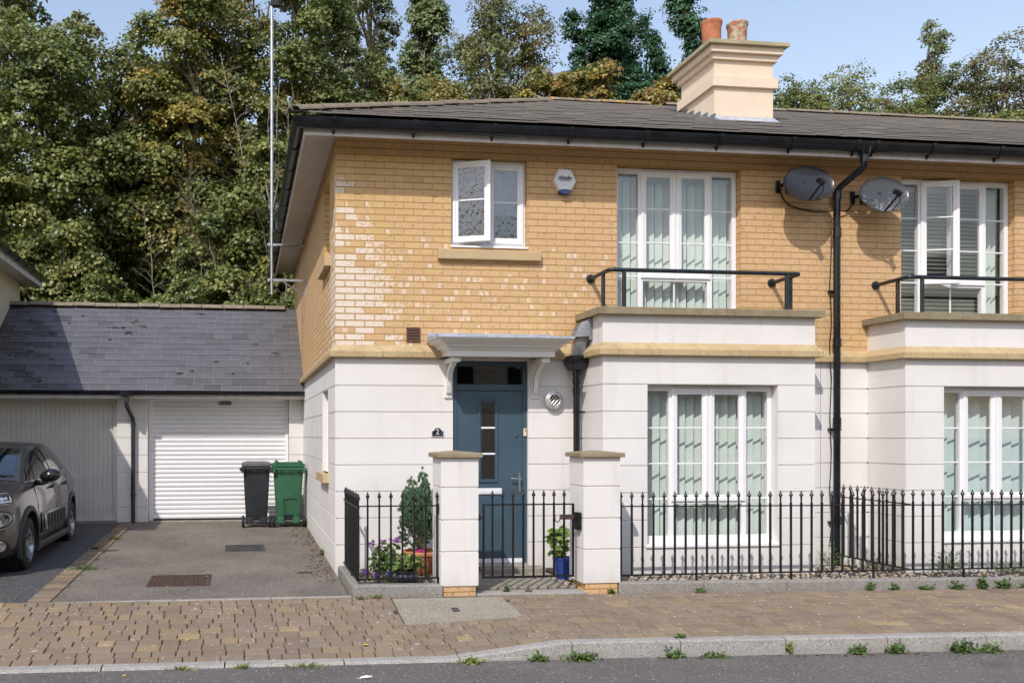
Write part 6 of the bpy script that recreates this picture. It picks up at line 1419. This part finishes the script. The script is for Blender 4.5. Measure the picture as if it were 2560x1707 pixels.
# pebbles over the beds
def pebbles(name, boxes, n, seed):
    m = MB(); s = random.Random(seed); bm = bmesh.new(); bmesh.ops.create_icosphere(bm, subdivisions=1, radius=1); V = [tuple(v.co) for v in bm.verts]; F = [tuple(v.index for v in f.verts) for f in bm.faces]; bm.free()
    for i in range(n):
        b = s.choice(boxes); x, y = s.uniform(b[0], b[1]), s.uniform(b[2], b[3]); z = b[4](x); r = s.uniform(.010, .026); a = s.uniform(0, 6.3); k = s.uniform(.6, 1.0); sx, sy, sz = r*s.uniform(.9,1.5), r*s.uniform(.7,1.0), r*.6
        m.cur = tuple(v*k for v in s.choice([(.40,.33,.24),(.48,.42,.34),(.30,.26,.22),(.22,.21,.20),(.45,.33,.18),(.55,.50,.43)])); ca, sa = math.cos(a), math.sin(a)
        m.add([(x+v[0]*sx*ca-v[1]*sy*sa, y+v[0]*sx*sa+v[1]*sy*ca, z+v[2]*sz+sz*.3) for v in V], F)
    o = obj(name, m, 'pebble', smooth=True); o['kind'] = 'stuff'; o['label'] = 'rounded beach pebbles covering the planting beds'; return o
bz2 = lambda x: PZ(x)-.045
pebbles('pebbles', [(.19,1.30,-1.10,-.02,lambda x: .035)]*2 + [(2.42,6.5,-1.12,-.64,bz2)]*4 + [(6.6,9.5,-1.12,-.64,bz2), (2.82,6.4,-1.12,-.98,bz2), (2.82,6.4,-1.12,-.98,bz2), (5.4,6.5,-.6,-.02,bz2), (2.30,2.42,-1.0,-.5,lambda x: -.01)], 2600, 3)
# weeds and litter
def weed(label, x, y, z, r, h, n, pal, seed, grass=False, group='weeds along the kerbs and walls'):
    t = thing('weed', label, 'weed', (x, y, z), group); s = np.random.default_rng(seed)
    r *= .85; h *= .85
    p = np.stack([x+s.normal(size=n)*r*.5, y+s.normal(size=n)*r*.28, z+.004+np.abs(s.normal(size=n))*h*.45], 1)
    out = unit(np.stack([(p[:,0]-x), (p[:,1]-y), np.full(n, r*.5)], 1))
    nn = unit(np.cross(out, s.normal(size=(n,3)))) if grass else unit(s.normal(size=(n,3))*.6+np.array([0,-.3,.9]))
    leaf_mesh('foliage', p, nn, .06 if grass else .042, .008 if grass else .024, cols(n, pal), 'leaf', t, along=out); return t
LG = [(.095,.160,.040),(.12,.19,.05),(.075,.125,.035)]; YG = [(.20,.24,.05),(.26,.27,.07),(.14,.20,.04)]
kz = road_z
weed('broad tufted weed where the road kerb begins to rise', .78, KY-.05, kz(.8), .11, .05, 90, YG, 1)
weed('straggly weed at the road kerb just after the rise', 1.32, KY-.04, kz(1.3), .09, .06, 80, LG+YG[:1], 2)
weed('large leafy weed across the first full-height kerb joint', 1.68, KY-.05, kz(1.7), .15, .08, 170, LG, 3)
weed('leafy weed against the kerb under the second kerb joint', 2.48, KY-.04, kz(2.5), .09, .08, 90, LG, 4)
weed('flat rosette weed at the kerb past the second joint', 2.82, KY-.05, kz(2.8), .12, .04, 110, LG+YG[:1], 5)
weed('round leaved weed hanging from the third kerb joint', 3.50, KY-.015, kz(3.5)+.03, .03, .07, 40, YG, 6)
weed('spiky weed standing up before the fourth kerb joint', 4.12, KY-.04, kz(4.1), .09, .10, 90, LG, 7)
weed('tall weed at the fourth kerb joint', 4.46, KY-.04, kz(4.4), .08, .11, 90, LG, 8)
weed('bushy weed at the foot of the kerb near the picture edge', 5.06, KY-.05, kz(5.0), .12, .11, 170, LG, 9)
weed('spreading weed beside the bushy weed at the picture edge', 5.33, KY-.05, kz(5.3), .12, .08, 130, LG+YG[:1], 10)
weed('small weed on top of the kerb at the first high joint', 2.60, KY+.10, kz(2.6)+.132, .06, .03, 40, LG, 11)
weed('moss and grass strip along the dropped kerb', -.55, KY-.03, kz(-.5), .18, .02, 90, YG, 12, True)
weed('grass tuft at the dropped kerb near the feather', -1.05, KY-.03, kz(-1), .07, .03, 50, YG, 13, True)
weed('thin grass growing by the dropped kerb below the yellow leaf', -1.5, KY-.03, kz(-1.5), .09, .02, 40, YG, 14, True)
gz = back_z
for i, (x, r, h, n, lab) in enumerate(((3.62,.05,.03,34,'tiny weed under the long railing in front of the bay'), (5.50,.05,.09,50,'upright weed at the garden kerb before the downpipe'), (5.78,.05,.06,40,'small weed at the garden kerb just before the downpipe'), (6.15,.09,.04,55,'low weed at the garden kerb below the dividing railing'), (6.52,.09,.06,80,'leafy weed at the garden kerb in front of the adjoining bay'), (6.80,.06,.13,110,'tallest weed growing up the garden kerb'), (7.05,.10,.10,120,'dense round weed at the garden kerb past the tallest weed'), (7.32,.09,.06,60,'trailing weed on the garden kerb at the picture edge'))):
    weed(lab, x, BY-.01, gz(x)+.01, r, h, n, LG, 20+i)
weed('weed between the bins and the house wall', -.03, 4.40, .065, .09, .20, 120, LG, 30)
weed('small weed at the foot of the flank wall half way along the drive', -.03, 1.35, .03, .04, .10, 40, LG, 31)
weed('bright grass tuft across the strip of setts between the drives', -2.84, .55, .012, .20, .03, 130, LG, 32, True)
weed('grass tuft in the setts close to the garage pier', -2.86, 3.1, .05, .12, .04, 80, LG+YG, 33, True)
weed('green sprig on the setts level with the parked car', -2.98, 2.15, .04, .08, .03, 50, LG, 34, True)
weed('weed in the path edging under the gate', 1.61, -1.22, -.028, .03, .07, 40, LG, 35)
weed('dead brown weed lying on the path edging', 1.84, -1.24, -.028, .05, .02, 26, [(.16,.11,.05),(.2,.14,.07)], 36)
weed('weed at the brick base of the gate pier with the latch', 2.67, -1.35, -.045, .05, .05, 44, LG, 37)
weed('pale weeds in the joint of paving next to the drive kerb', .25, BY-.05, -.025, .07, .02, 40, YG, 38, True)
weed('grass growing in the paving joint near the planter kerb', .10, BY-.08, -.025, .07, .02, 36, YG, 39, True)
weed('long grass round the foot of the downpipe', 5.85, -.25, .03, .20, .22, 160, LG+YG, 40, True)
weed('feathery green weed in front of the adjoining bay', 6.95, -.75, .02, .24, .26, 260, LG, 41, True)
weed('grassy patch by the pebbles of the adjoining garden', 7.6, -.85, .0, .35, .10, 240, LG+YG, 42, True)
weed('dry grass at the bottom of the dividing railing', 6.35, -.40, .02, .16, .14, 120, YG, 43, True)
def fallen(label, x, y, z, col, seed, r=.022):
    s = random.Random(seed); a = s.uniform(0,6.3); P = [(r*1.2,0),(r*.5,r*.45),(-r*.2,r*.6),(-r,0),(-r*.2,-r*.6),(r*.5,-r*.45)]; m = MB()
    m.add([(x+p*math.cos(a)-q*math.sin(a), y+p*math.sin(a)+q*math.cos(a), z+.006+abs(q)*.35) for p, q in P]+[(x,y,z+.004)], [(0,1,6),(1,2,6),(2,3,6),(3,4,6),(4,5,6),(5,0,6)])
    return tag(obj('fallen_leaf', m, col), label, 'leaf', 'fallen leaves')
fallen('yellow leaf on the block paving in front of the drive', -1.49, -2.42, pave_z(-1.49,-2.42), 'yellow_leaf', 1, .026)
fallen('yellow leaf on the paving below the planter kerb', -.02, -2.62, pave_z(-.02,-2.62), 'yellow_leaf', 2, .024)
fallen('small yellow leaf on the rusty manhole cover', -1.42, -.12, drive_z(0,-.1)+.008, 'yellow_leaf', 3, .018)
fallen('yellow leaf at the near edge of the rusty manhole cover', -1.80, -.63, drive_z(0,-.6), 'yellow_leaf', 4, .018)
fallen('orange leaf lying in the road by the dropped kerb', -1.9, -3.16, road_z(-1.9), 'yellow_leaf', 5, .022)
fallen('brown leaf on the new asphalt beside the parked car', -3.2, -1.1, drive_z(0,-1.1), 'brown_leaf', 6, .03)
m = MB(); s = random.Random(8)
for i in range(900):
    if i < 640: x, y, z = -.02-abs(s.gauss(0,.13)), s.uniform(-.6,4.6), 0; z = drive_z(0, y)
    elif i < 760: x, y = s.uniform(2.3,5.6), KY-.03-abs(s.gauss(0,.05)); z = road_z(x)
    else: x, y = -2.83+s.gauss(0,.03), s.uniform(-.6,4.5); z = drive_z(0,y)
    r = s.choice([.006,.008,.010,.014,.022]); a = s.uniform(0,6.3); m.cur = s.choice([(.12,.07,.035),(.20,.11,.05),(.07,.045,.025),(.30,.19,.09),(.05,.035,.022)])
    P = [(r*1.3,0),(0,r*.5),(-r,0),(0,-r*.5)]; m.add([(x+p*math.cos(a)-q*math.sin(a), y+p*math.sin(a)+q*math.cos(a), z+.006+abs(q)*.5) for p, q in P], [(0,1,2,3)])
o = obj('leaf_litter', m, 'pebble'); o['kind'] = 'stuff'; o['label'] = 'dry brown leaf litter along the flank wall and the gutter'
m = MB(); fx, fy = -.13, -3.42; fz0 = road_z(fx)+.008
m.add([(fx-.05,fy-.005,fz0),(fx-.03,fy+.018,fz0+.012),(fx+.02,fy+.020,fz0+.018),(fx+.055,fy+.002,fz0+.008),(fx+.02,fy-.018,fz0+.012),(fx-.03,fy-.014,fz0+.008),(fx,fy+.001,fz0+.022)], [(0,1,6),(1,2,6),(2,3,6),(3,4,6),(4,5,6),(5,0,6)]); m.tube([(fx-.07,fy-.006,fz0+.003),(fx+.05,fy+.002,fz0+.02)], .0015, 5)
tag(obj('feather', m, 'feather_white'), 'small white feather lying in the road', 'feather')

# ---------------------------------------------------------------- the parked car
def car():
    X0, Y0, Z0 = -4.335, -.08, -.02
    T = thing('parked_car', 'dusty grey hatchback parked on the neighbouring drive, nose to the street', 'car', (X0, Y0, Z0))
    ip = lambda y, ys_, vs: float(np.interp(y, ys_, vs))
    YS = [0, .04, .12, .25, .45, .7, .95, 1.2, 1.6, 2.1, 2.6, 3.0, 3.35, 3.6, 3.8, 3.92, 3.98]
    half = lambda y: ip(y, [0,.04,.12,.25,.45,.7,1.1,2.0,2.9,3.4,3.75,3.92,3.98], [.50,.62,.735,.81,.850,.868,.872,.872,.870,.862,.825,.74,.60])
    low = lambda y: ip(y, [0,.12,.5,.9,3.2,3.7,3.98], [.25,.20,.19,.19,.20,.26,.36])
    belt = lambda y: ip(y, [0,.04,.12,.25,.45,.7,1.0,1.5,2.2,3.0,3.5,3.8,3.98], [.70,.80,.86,.90,.935,.965,.985,.99,1.005,1.03,1.05,1.03,.92])
    deck = lambda y: ip(y, [0,.04,.12,.25,.45,.7,1.0,1.5,3.0,3.6,3.98], [.74,.85,.91,.955,.995,1.03,1.055,1.06,1.08,1.09,.96])
    m = MB(); rows = []
    for y in YS:
        w, lo, b, d = half(y), low(y), belt(y), deck(y); h = b-lo
        pr = [(0,lo), (w*.72,lo), (w*.93,lo+.03), (w*.985,lo+.14), (w*1.0,lo+h*.36), (w*.995,lo+h*.55), (w*.985,lo+h*.74), (w*.955,lo+h*.90), (w*.925,b), (w*.86,b+(d-b)*.55), (w*.62,b+(d-b)*.86), (w*.3,d-.004), (0,d)]
        rows.append([(-a, y, z) for a, z in pr[::-1]] + [(a, y, z) for a, z in pr[1:]] )
    k = len(rows[0]); closed = [r + [r[0]] for r in rows]
    flat = [p for r in rows for p in r]; n = len(rows)
    bm = bmesh.new(); V = [bm.verts.new(p) for p in flat]
    for i in range(n-1):
        for j in range(k): bm.faces.new((V[i*k+j], V[i*k+(j+1)%k], V[(i+1)*k+(j+1)%k], V[(i+1)*k+j]))
    bm.faces.new(V[:k]); bm.faces.new(V[(n-1)*k:][::-1]); bmesh.ops.remove_doubles(bm, verts=bm.verts, dist=1e-5); bmesh.ops.recalc_face_normals(bm, faces=bm.faces)
    me = bpy.data.meshes.new('body'); bm.to_mesh(me); bm.free()
    b = bpy.data.objects.new('body', me); C.objects.link(b)
    sb = b.modifiers.new('sub', 'SUBSURF'); sb.levels = 2; sb.render_levels = 2
    AX = (.80, 3.34); WR = .312; cut = []
    for y in AX:
        c = MB().lathe([(.372,-1.2),(.372,-.60)], (0,y,WR+.02), 40, 'x'); c2 = MB().lathe([(.372,.60),(.372,1.2)], (0,y,WR+.02), 40, 'x')
        for q in (c, c2):
            o = obj('cutter', q, 'dark_void'); cut.append(o); bo = b.modifiers.new('cut', 'BOOLEAN'); bo.operation = 'DIFFERENCE'; bo.object = o; bo.solver = 'EXACT'
    ev = b.evaluated_get(bpy.context.evaluated_depsgraph_get()); nm = bpy.data.meshes.new_from_object(ev); nm.name = 'body'
    bpy.data.objects.remove(b)
    for o in cut: bpy.data.objects.remove(o)
    nm.materials.clear(); nm.materials.append(MAT['car_paint'])
    nm.polygons.foreach_set('use_smooth', [True]*len(nm.polygons)); nm.set_sharp_from_angle(angle=rad(34))
    B = bpy.data.objects.new('body', nm); C.objects.link(B); B.parent = T
    L = lambda mb: setattr(mb, 'v', [(v[0]+X0, v[1]+Y0, v[2]+Z0) for v in mb.v]) or mb
    put = lambda nme, mb, mat, par=T, **kk: obj(nme, L(mb), mat, par, **kk)
    # cabin: side (y, t) runs from the belt to the roof edge
    CY = [.88, 1.15, 1.45, 1.72, 1.95, 2.3, 2.8, 3.15, 3.45, 3.66, 3.80]
    wb = lambda y: ip(y, [.88,1.3,2.0,3.0,3.5,3.8], [.735,.775,.800,.795,.765,.70]); zb = lambda y: ip(y, [.88,1.2,2.2,3.2,3.8], [1.02,1.02,1.03,1.06,1.07])
    wr = lambda y: ip(y, [.88,1.2,1.72,2.3,3.0,3.45,3.8], [.715,.66,.59,.595,.57,.54,.52]); zr = lambda y: ip(y, [.88,1.15,1.45,1.72,1.95,2.3,2.8,3.15,3.45,3.66,3.80], [1.03,1.165,1.30,1.400,1.432,1.452,1.447,1.415,1.345,1.24,1.10])
    rows = []
    for y in CY:
        a, za, w, z = wb(y), zb(y), wr(y), zr(y); mid = ((a*.42+w*.58)+.012, za*.42+z*.58)
        pr = [(a, za-.06), (a, za), mid, (w+.004, z-.012), (w-.05, z+.012), (w*.5, z+.030), (0, z+.036)]
        rows.append([(-p, y, q) for p, q in pr] + [(p, y, q) for p, q in pr[::-1][1:]])
    m = MB().grid(rows); m.add(rows[0], [tuple(range(len(rows[0])))]); m.add(rows[-1], [tuple(range(len(rows[-1])))])
    put('cabin', m, 'car_paint', smooth=True, auto=38)
    side = lambda s, y, t, o=.006: (s*((wb(y)*(1-t)+wr(y)*t) + .018*math.sin(PI*min(1,t*1.0)) + o), y, zb(y)*(1-t)+zr(y)*t)
    def glass_patch(s, pts, mat, nme, o=.008, nn=8):
        """pts: (y at foot, t at foot, y at head, t at head) along the pane"""
        rws = []
        for k2 in range(nn+1):
            f = k2/nn; a = [float(np.interp(f, np.linspace(0,1,len(pts)), [p[i] for p in pts])) for i in range(4)]
            rws.append([side(s, a[0]+(a[2]-a[0])*g, a[1]+(a[3]-a[1])*g, o) for g in np.linspace(0,1,6)])
        put(nme, MB().grid(rws), mat, smooth=True)
    for s in (-1, 1):
        glass_patch(s, [(1.06,.03,1.20,.72),(1.25,.03,1.50,.86),(1.60,.03,1.80,.90),(2.10,.03,2.10,.93),(2.60,.03,2.60,.93),(3.00,.05,2.98,.90),(3.25,.15,3.16,.80)], 'car_black', 'window_surround', .004)
        glass_patch(s, [(1.16,.08,1.22,.42),(1.30,.08,1.42,.70)], 'car_glass', 'quarter_window', .011)
        glass_patch(s, [(1.36,.08,1.49,.76),(1.62,.08,1.76,.86),(2.00,.08,2.00,.88),(2.16,.08,2.14,.88)], 'car_glass', 'side_window', .011)
        glass_patch(s, [(2.25,.08,2.23,.88),(2.60,.08,2.58,.88),(2.92,.09,2.88,.84),(3.12,.16,3.02,.74)], 'car_glass', 'side_window', .011)
    # windscreen
    ws = []
    for k2 in range(7):
        y = .97 + (1.66-.97)*k2/6; a, w, z = .66-.04*k2/6, wr(y)-.06, zr(y)
        ws.append([(x, y-.012, z+.026+.016*(1-(x/w)**2)) for x in np.linspace(-w, w, 11)])
    put('windscreen', MB().grid(ws), 'car_glass', smooth=True)
    put('wiper', MB().tube([(-.5,.90,1.075),(.05,.955,1.092),(.55,.945,1.085)], .008, 6), 'rubber')
    put('dashboard', MB().add([(-.66,1.0,1.03),(.66,1.0,1.03),(.66,1.5,1.07),(-.66,1.5,1.07)], [(0,1,2,3)]), 'rubber')
    m = MB()
    for sx in (-.36, .36): m.cham(sx-.22, sx+.22, 1.95, 2.10, .95, 1.16, .04); m.cham(sx-.12, sx+.12, 1.98, 2.07, 1.18, 1.34, .03)
    put('seat', m, 'rubber')
    # wheel arches, wheels
    for yi, y in enumerate(AX):
        for s in (-1, 1):
            m = MB(); rw = []
            for a in np.linspace(rad(-24), rad(204), 26):
                ca, sa = math.cos(a), math.sin(a); yy = lambda r: y+r*ca; zz = lambda r: max(.19, WR+.02+r*sa)
                hw = half(y + .40*ca)
                rw.append([(s*(hw-.10), yy(.366), zz(.366)), (s*(hw+.010), yy(.366), zz(.366)), (s*(hw+.013), yy(.40), zz(.40)), (s*(hw+.004), yy(.425), zz(.425)), (s*(hw-.03), yy(.43), zz(.43))])
            put('arch_trim', m.grid(rw), 'car_cladding', smooth=True, auto=40)
            put('wheel_well', MB().lathe([(.37,-.10),(.37,.10)], (s*.70,y,WR+.02), 32, 'x', cap=False).lathe([(.37,-.001),(.37,.001)], (s*.60,y,WR+.02), 32, 'x'), 'dark_void')
            xo = s*.858; d = -s
            tyre = [(.200,.0),(.225,.0),(.270,.0+.004),(.298,.012),(.310,.03),(.312,.06),(.312,.15),(.300,.185),(.20,.195)]
            W = put('wheel', MB().lathe([(r, d*h) for r, h in tyre], (xo,y,WR), 44, 'x', cap=False), 'rubber', smooth=True, auto=40)
            m = MB().lathe([(.214,d*.012),(.206,d*.006),(.198,d*.02),(.190,d*.08)], (xo,y,WR), 40, 'x', cap=False); m.lathe([(.0,d*.030),(.05,d*.026),(.058,d*.04)], (xo,y,WR), 20, 'x', cap=False)
            for q in range(5):
                for e in (-.16, .16):
                    a = 2*PI*q/5+.3+e*.5; a2 = 2*PI*q/5+.3+e; P = lambda r, w, h: (xo+d*h, y+r*math.cos(a if r < .1 else a2)-w*math.sin(a2), WR+r*math.sin(a if r < .1 else a2)+w*math.cos(a2))
                    m.hexa([P(.045,-.014,.05),P(.045,.014,.05),P(.203,.011,.035),P(.203,-.011,.035)],[P(.045,-.012,.030),P(.045,.012,.030),P(.203,.009,.012),P(.203,-.009,.012)])
            put('rim', m, 'alloy', W, smooth=True, auto=30)
            put('brake_disc', MB().lathe([(.0,d*.085),(.13,d*.085),(.13,d*.1)], (xo,y,WR), 24, 'x', cap=False), 'iron_grey', W)
    # sills and the padded side protector
    for s in (-1, 1):
        rw = []
        for y in np.linspace(1.19, 2.96, 12): h = half(y); rw.append([(s*(h*.90),y,.175),(s*(h+.004),y,.20),(s*(h+.014),y,.255),(s*(h+.004),y,.285),(s*(h*.97),y,.29)])
        put('side_skirt', MB().grid(rw), 'car_cladding', smooth=True, auto=40)
        surf = lambda y, z, o: (s*(half(y)*float(np.interp((z-low(y))/(belt(y)-low(y)), [0,.05,.18,.36,.55,.74,.9,1], [.9,.93,.985,1.0,.995,.985,.955,.925])) + o), y, z)
        rw = []
        for y in np.linspace(1.32, 2.86, 22): rw.append([surf(y, z, o) for z, o in ((.385,-.004),(.395,.010),(.42,.016),(.60,.016),(.622,.010),(.63,-.004))])
        put('side_protector', MB().grid(rw), 'car_paint', smooth=True, auto=40)
        m = MB()
        for i in range(7):
            y = 1.47 + i*.19; m.grid([[surf(y+a, z, .017+b) for z in (.435,.455,.57,.59)] for a, b in ((-.048,0),(-.036,.016),(.036,.016),(.048,0))])
        put('air_cushion', m, 'car_cladding', smooth=True, auto=40)['kind'] = 'stuff'
        m = MB(); y = 1.47
        m.tube([surf(y-.052,.43,.03),surf(y-.052,.60,.03),surf(y-.02,.62,.03),surf(y+.035,.60,.03),surf(y+.035,.43,.03),surf(y,.415,.03)], .008, 6, closed=True); put('cushion_ring', m, 'car_chrome', smooth=True)
        # shut lines
        for ys_ in ([(1.24,.34),(1.22,.5),(1.19,.72),(1.16,.90),(1.15,.985)], [(2.20,.33),(2.20,.6),(2.21,.85),(2.21,1.0)], [(2.94,.42),(2.98,.55),(3.06,.70),(3.10,.85),(3.08,1.01)], [(1.24,.34),(1.7,.325),(2.2,.325),(2.7,.34),(2.94,.42)]):
            put('shut_line', MB().tube([surf(y, z, .0005) for y, z in ys_], .0045, 6), 'dark_void')
        for y in (2.02, 2.86):
            m = MB(); p0 = surf(y-.09,.905,.012); p1 = surf(y+.09,.915,.012); m.tube([surf(y-.09,.905,.0), surf(y-.075,.905,.03), surf(y+.075,.915,.03), surf(y+.09,.915,.0)], .014, 8); put('door_handle', m, 'car_black', smooth=True)
        # mirror
        m = MB(); c = (s*.985, 1.28, 1.075); bm2 = bmesh.new(); bmesh.ops.create_icosphere(bm2, subdivisions=3, radius=1)
        vs = [(c[0]+v.co.x*.125*(1.0), c[1]+v.co.y*.085*(1 if v.co.y < 0 else .55), c[2]+v.co.z*.088*(1 if v.co.z > 0 else .8)+.012*v.co.x*s) for v in bm2.verts]; m.add(vs, [tuple(v.index for v in f.verts) for f in bm2.faces]); bm2.free()
        MR = put('door_mirror', m, 'car_black', smooth=True); put('mirror_stalk', MB().tube([(s*.80,1.30,.995),(s*.88,1.29,.99),(s*.96,1.28,1.01)], [.04,.03,.025], 10), 'car_black', MR, smooth=True)
    # bonnet shut line
    # nose: lamps set on the front corner surface
    from mathutils.bvhtree import BVHTree
    bt = BVHTree.FromPolygons([tuple(v.co) for v in nm.vertices], [tuple(p.vertices) for p in nm.polygons])
    def nose(u, z, o):      # u runs round the front of the body, 0 in the middle; the point lies on the skin
        a = rad(48*u); d = Vector((-math.sin(a), math.cos(a), 0)); hit = bt.ray_cast(Vector((0,.9,z)) - d*3, d)
        if hit[0] is not None: q = hit[0] + Vector((hit[1].x, hit[1].y, 0)).normalized()*o; return tuple(q) if hit[1].dot(d) < 0 else tuple(hit[0] - Vector((hit[1].x, hit[1].y, 0)).normalized()*o)
        y = float(np.interp(abs(u), [0,.55,.75,.88,1.0,1.15,1.3], [.0,.012,.05,.13,.27,.46,.70])); w = half(max(y,.0)); x = w*float(np.interp(abs(u), [0,.55,1.3], [0,.86,1.0])); f = (z-low(y))/(belt(y)-low(y)); k3 = float(np.interp(f, [0,.05,.18,.36,.55,.74,.9,1], [.9,.93,.985,1.0,.995,.985,.955,.925]))
        n = Vector((abs(u)**3*.9, -1.0 if abs(u) < .8 else -.75, 0)).normalized()
        sgn = 1 if u >= 0 else -1
        return (sgn*(x*k3 + n.x*o), y + n.y*o, z)
    for s in (-1, 1):
        N = lambda u, z, o: nose(s*u, z, o)
        def patch(u0, u1, zl, zh, o, nu=12, bow=0.0):
            return MB().grid([[N(u, zl(u)+(zh(u)-zl(u))*g, o+bow*math.sin(PI*g)*math.sin(PI*max(0,min(1,(u-u0)/(u1-u0))))) for g in np.linspace(0,1,6)] for u in np.linspace(u0,u1,nu)])
        # daytime lamp strip
        put('lamp_surround', patch(.20, 1.10, lambda u: .790+.035*u, lambda u: .868+.045*u, .018), 'car_black', smooth=True)
        DL = put('daytime_lamp', patch(.62, 1.06, lambda u: .803+.035*u, lambda u: .855+.045*u, .024), 'white_plastic', smooth=True)
        m = MB()
        for i in range(3):
            u0 = .66+i*.13; m.add([N(u0,.825+.035*u0,.028),N(u0+.095,.825+.035*u0,.028),N(u0+.11,.868+.035*u0,.028),N(u0+.02,.868+.035*u0,.028)], [(0,1,2,3)])
        put('lamp_cell', m, 'car_cladding', DL); put('chrome_line', MB().tube([N(u, .893+.038*u, .022) for u in np.linspace(0,1.06,10)], .008, 6), 'car_chrome', smooth=True); put('chrome_line', MB().tube([N(u, .786+.035*u, .022) for u in np.linspace(0,1.06,10)], .006, 6), 'car_chrome', smooth=True)
        # main headlamp: rounded unit
        q = lambda a: (.82+.25*math.cos(a), .655+.095*math.sin(a)+.020*math.cos(a))
        rg = [q(a) for a in np.linspace(0, 2*PI, 25)[:-1]]
        m = MB(); P0 = [N(u, z, .004) for u, z in rg]; P1 = [N(.82+(u-.82)*.95, .655+(z-.655)*.93, .026) for u, z in rg]; P2 = [N(.82+(u-.82)*.88, .655+(z-.655)*.84, .028) for u, z in rg]
        m.add(P0+P1+P2, [(r*24+i, r*24+(i+1)%24, (r+1)*24+(i+1)%24, (r+1)*24+i) for r in range(2) for i in range(24)]); HL = put('headlight', m, 'car_black', smooth=True)
        m = MB(); m.add([N(.82+(u-.82)*.88, .655+(z-.655)*.84, .014) for u, z in rg] + [N(.82,.655,.004)], [(i,(i+1)%24,24) for i in range(24)]); put('lamp_bowl', m, 'alloy', HL, smooth=True)
        m = MB()
        for u, r in ((.73,.066),(.94,.055)):
            c = Vector(N(u,.655,.008)); dv = (Vector(N(u,.655,.03))-c).normalized(); a = dv.cross(Vector((0,0,1))).normalized(); bb = a.cross(dv)
            ring = lambda rr, h: [tuple(c+dv*h+a*rr*math.cos(w)+bb*rr*math.sin(w)) for w in np.linspace(0,2*PI,21)[:-1]]
            m.add(ring(r,.0)+ring(r*.85,.016)+ring(r*.5,.004)+ring(.004,-.004), [(k4*20+i,k4*20+(i+1)%20,(k4+1)*20+(i+1)%20,(k4+1)*20+i) for k4 in range(3) for i in range(20)])
        put('reflector', m, 'car_cladding', HL, smooth=True, auto=30)
        m = MB(); m.add([N(.82+(u-.82)*.90, .655+(z-.655)*.86, .027) for u, z in rg] + [N(.82,.655,.040)], [(i,(i+1)%24,24) for i in range(24)]); put('lens', m, 'lamp_glass', HL, smooth=True)
        put('chrome_line', MB().tube([N(.82+.27*math.cos(a), .655+.108*math.sin(a)+.020*math.cos(a), .010) for a in np.linspace(PI*1.0, PI*2.05, 16)], .008, 6), 'alloy', smooth=True)
        # lower grey plastic with the fog lamp
        put('bumper_trim', patch(.0, 1.19, lambda u: .215, lambda u: float(np.interp(u, [0,.45,.80,.95,1.06,1.19], [.40,.46,.47,.42,.31,.29])), .012, 20), 'car_cladding', smooth=True)
        c = Vector(N(.86,.375,.016)); dv = Vector((s*.35,-1,0)).normalized(); a = dv.cross(Vector((0,0,1))).normalized(); bb = a.cross(dv); ring = lambda rr, h: [tuple(c+dv*h+a*rr*math.cos(w)+bb*rr*math.sin(w)) for w in np.linspace(0,2*PI,25)[:-1]]
        FL = put('fog_lamp', MB().add(ring(.062,.0)+ring(.060,.014)+ring(.048,.016)+ring(.044,.006), [(k4*24+i,k4*24+(i+1)%24,(k4+1)*24+(i+1)%24,(k4+1)*24+i) for k4 in range(3) for i in range(24)]), 'car_chrome', smooth=True, auto=40)
        put('lens', MB().add(ring(.047,.012)+[tuple(c+dv*.022)], [(i,(i+1)%24,24) for i in range(24)]), 'car_chrome', FL, smooth=True)
    put('lower_grille', MB().grid([[nose(u, z, .016) for z in (.30,.44)] for u in np.linspace(-.5,.5,9)]), 'dark_void')
    put('number_plate', MB().cham(-.26,.26,-.032,-.022,.46,.57,.004), 'white_plastic')
    put('aerial', MB().tube([(.10,2.02,1.49),(.115,2.12,1.60),(.14,2.26,1.76)], [.009,.005,.003], 6), 'rubber')
    m = MB()
    for s in (-1,1): m.cham(s*.62-.14, s*.62+.14, 3.86, 3.95, .78, .92, .02)
    put('tail_lamp', m, 'brown_plastic'); put('rear_window', MB().grid([[(x, y+.01, zr(y)+.02) for x in np.linspace(-wr(y)+.07, wr(y)-.07, 5)] for y in (3.40,3.55,3.68)]), 'car_glass')
    return T
car()
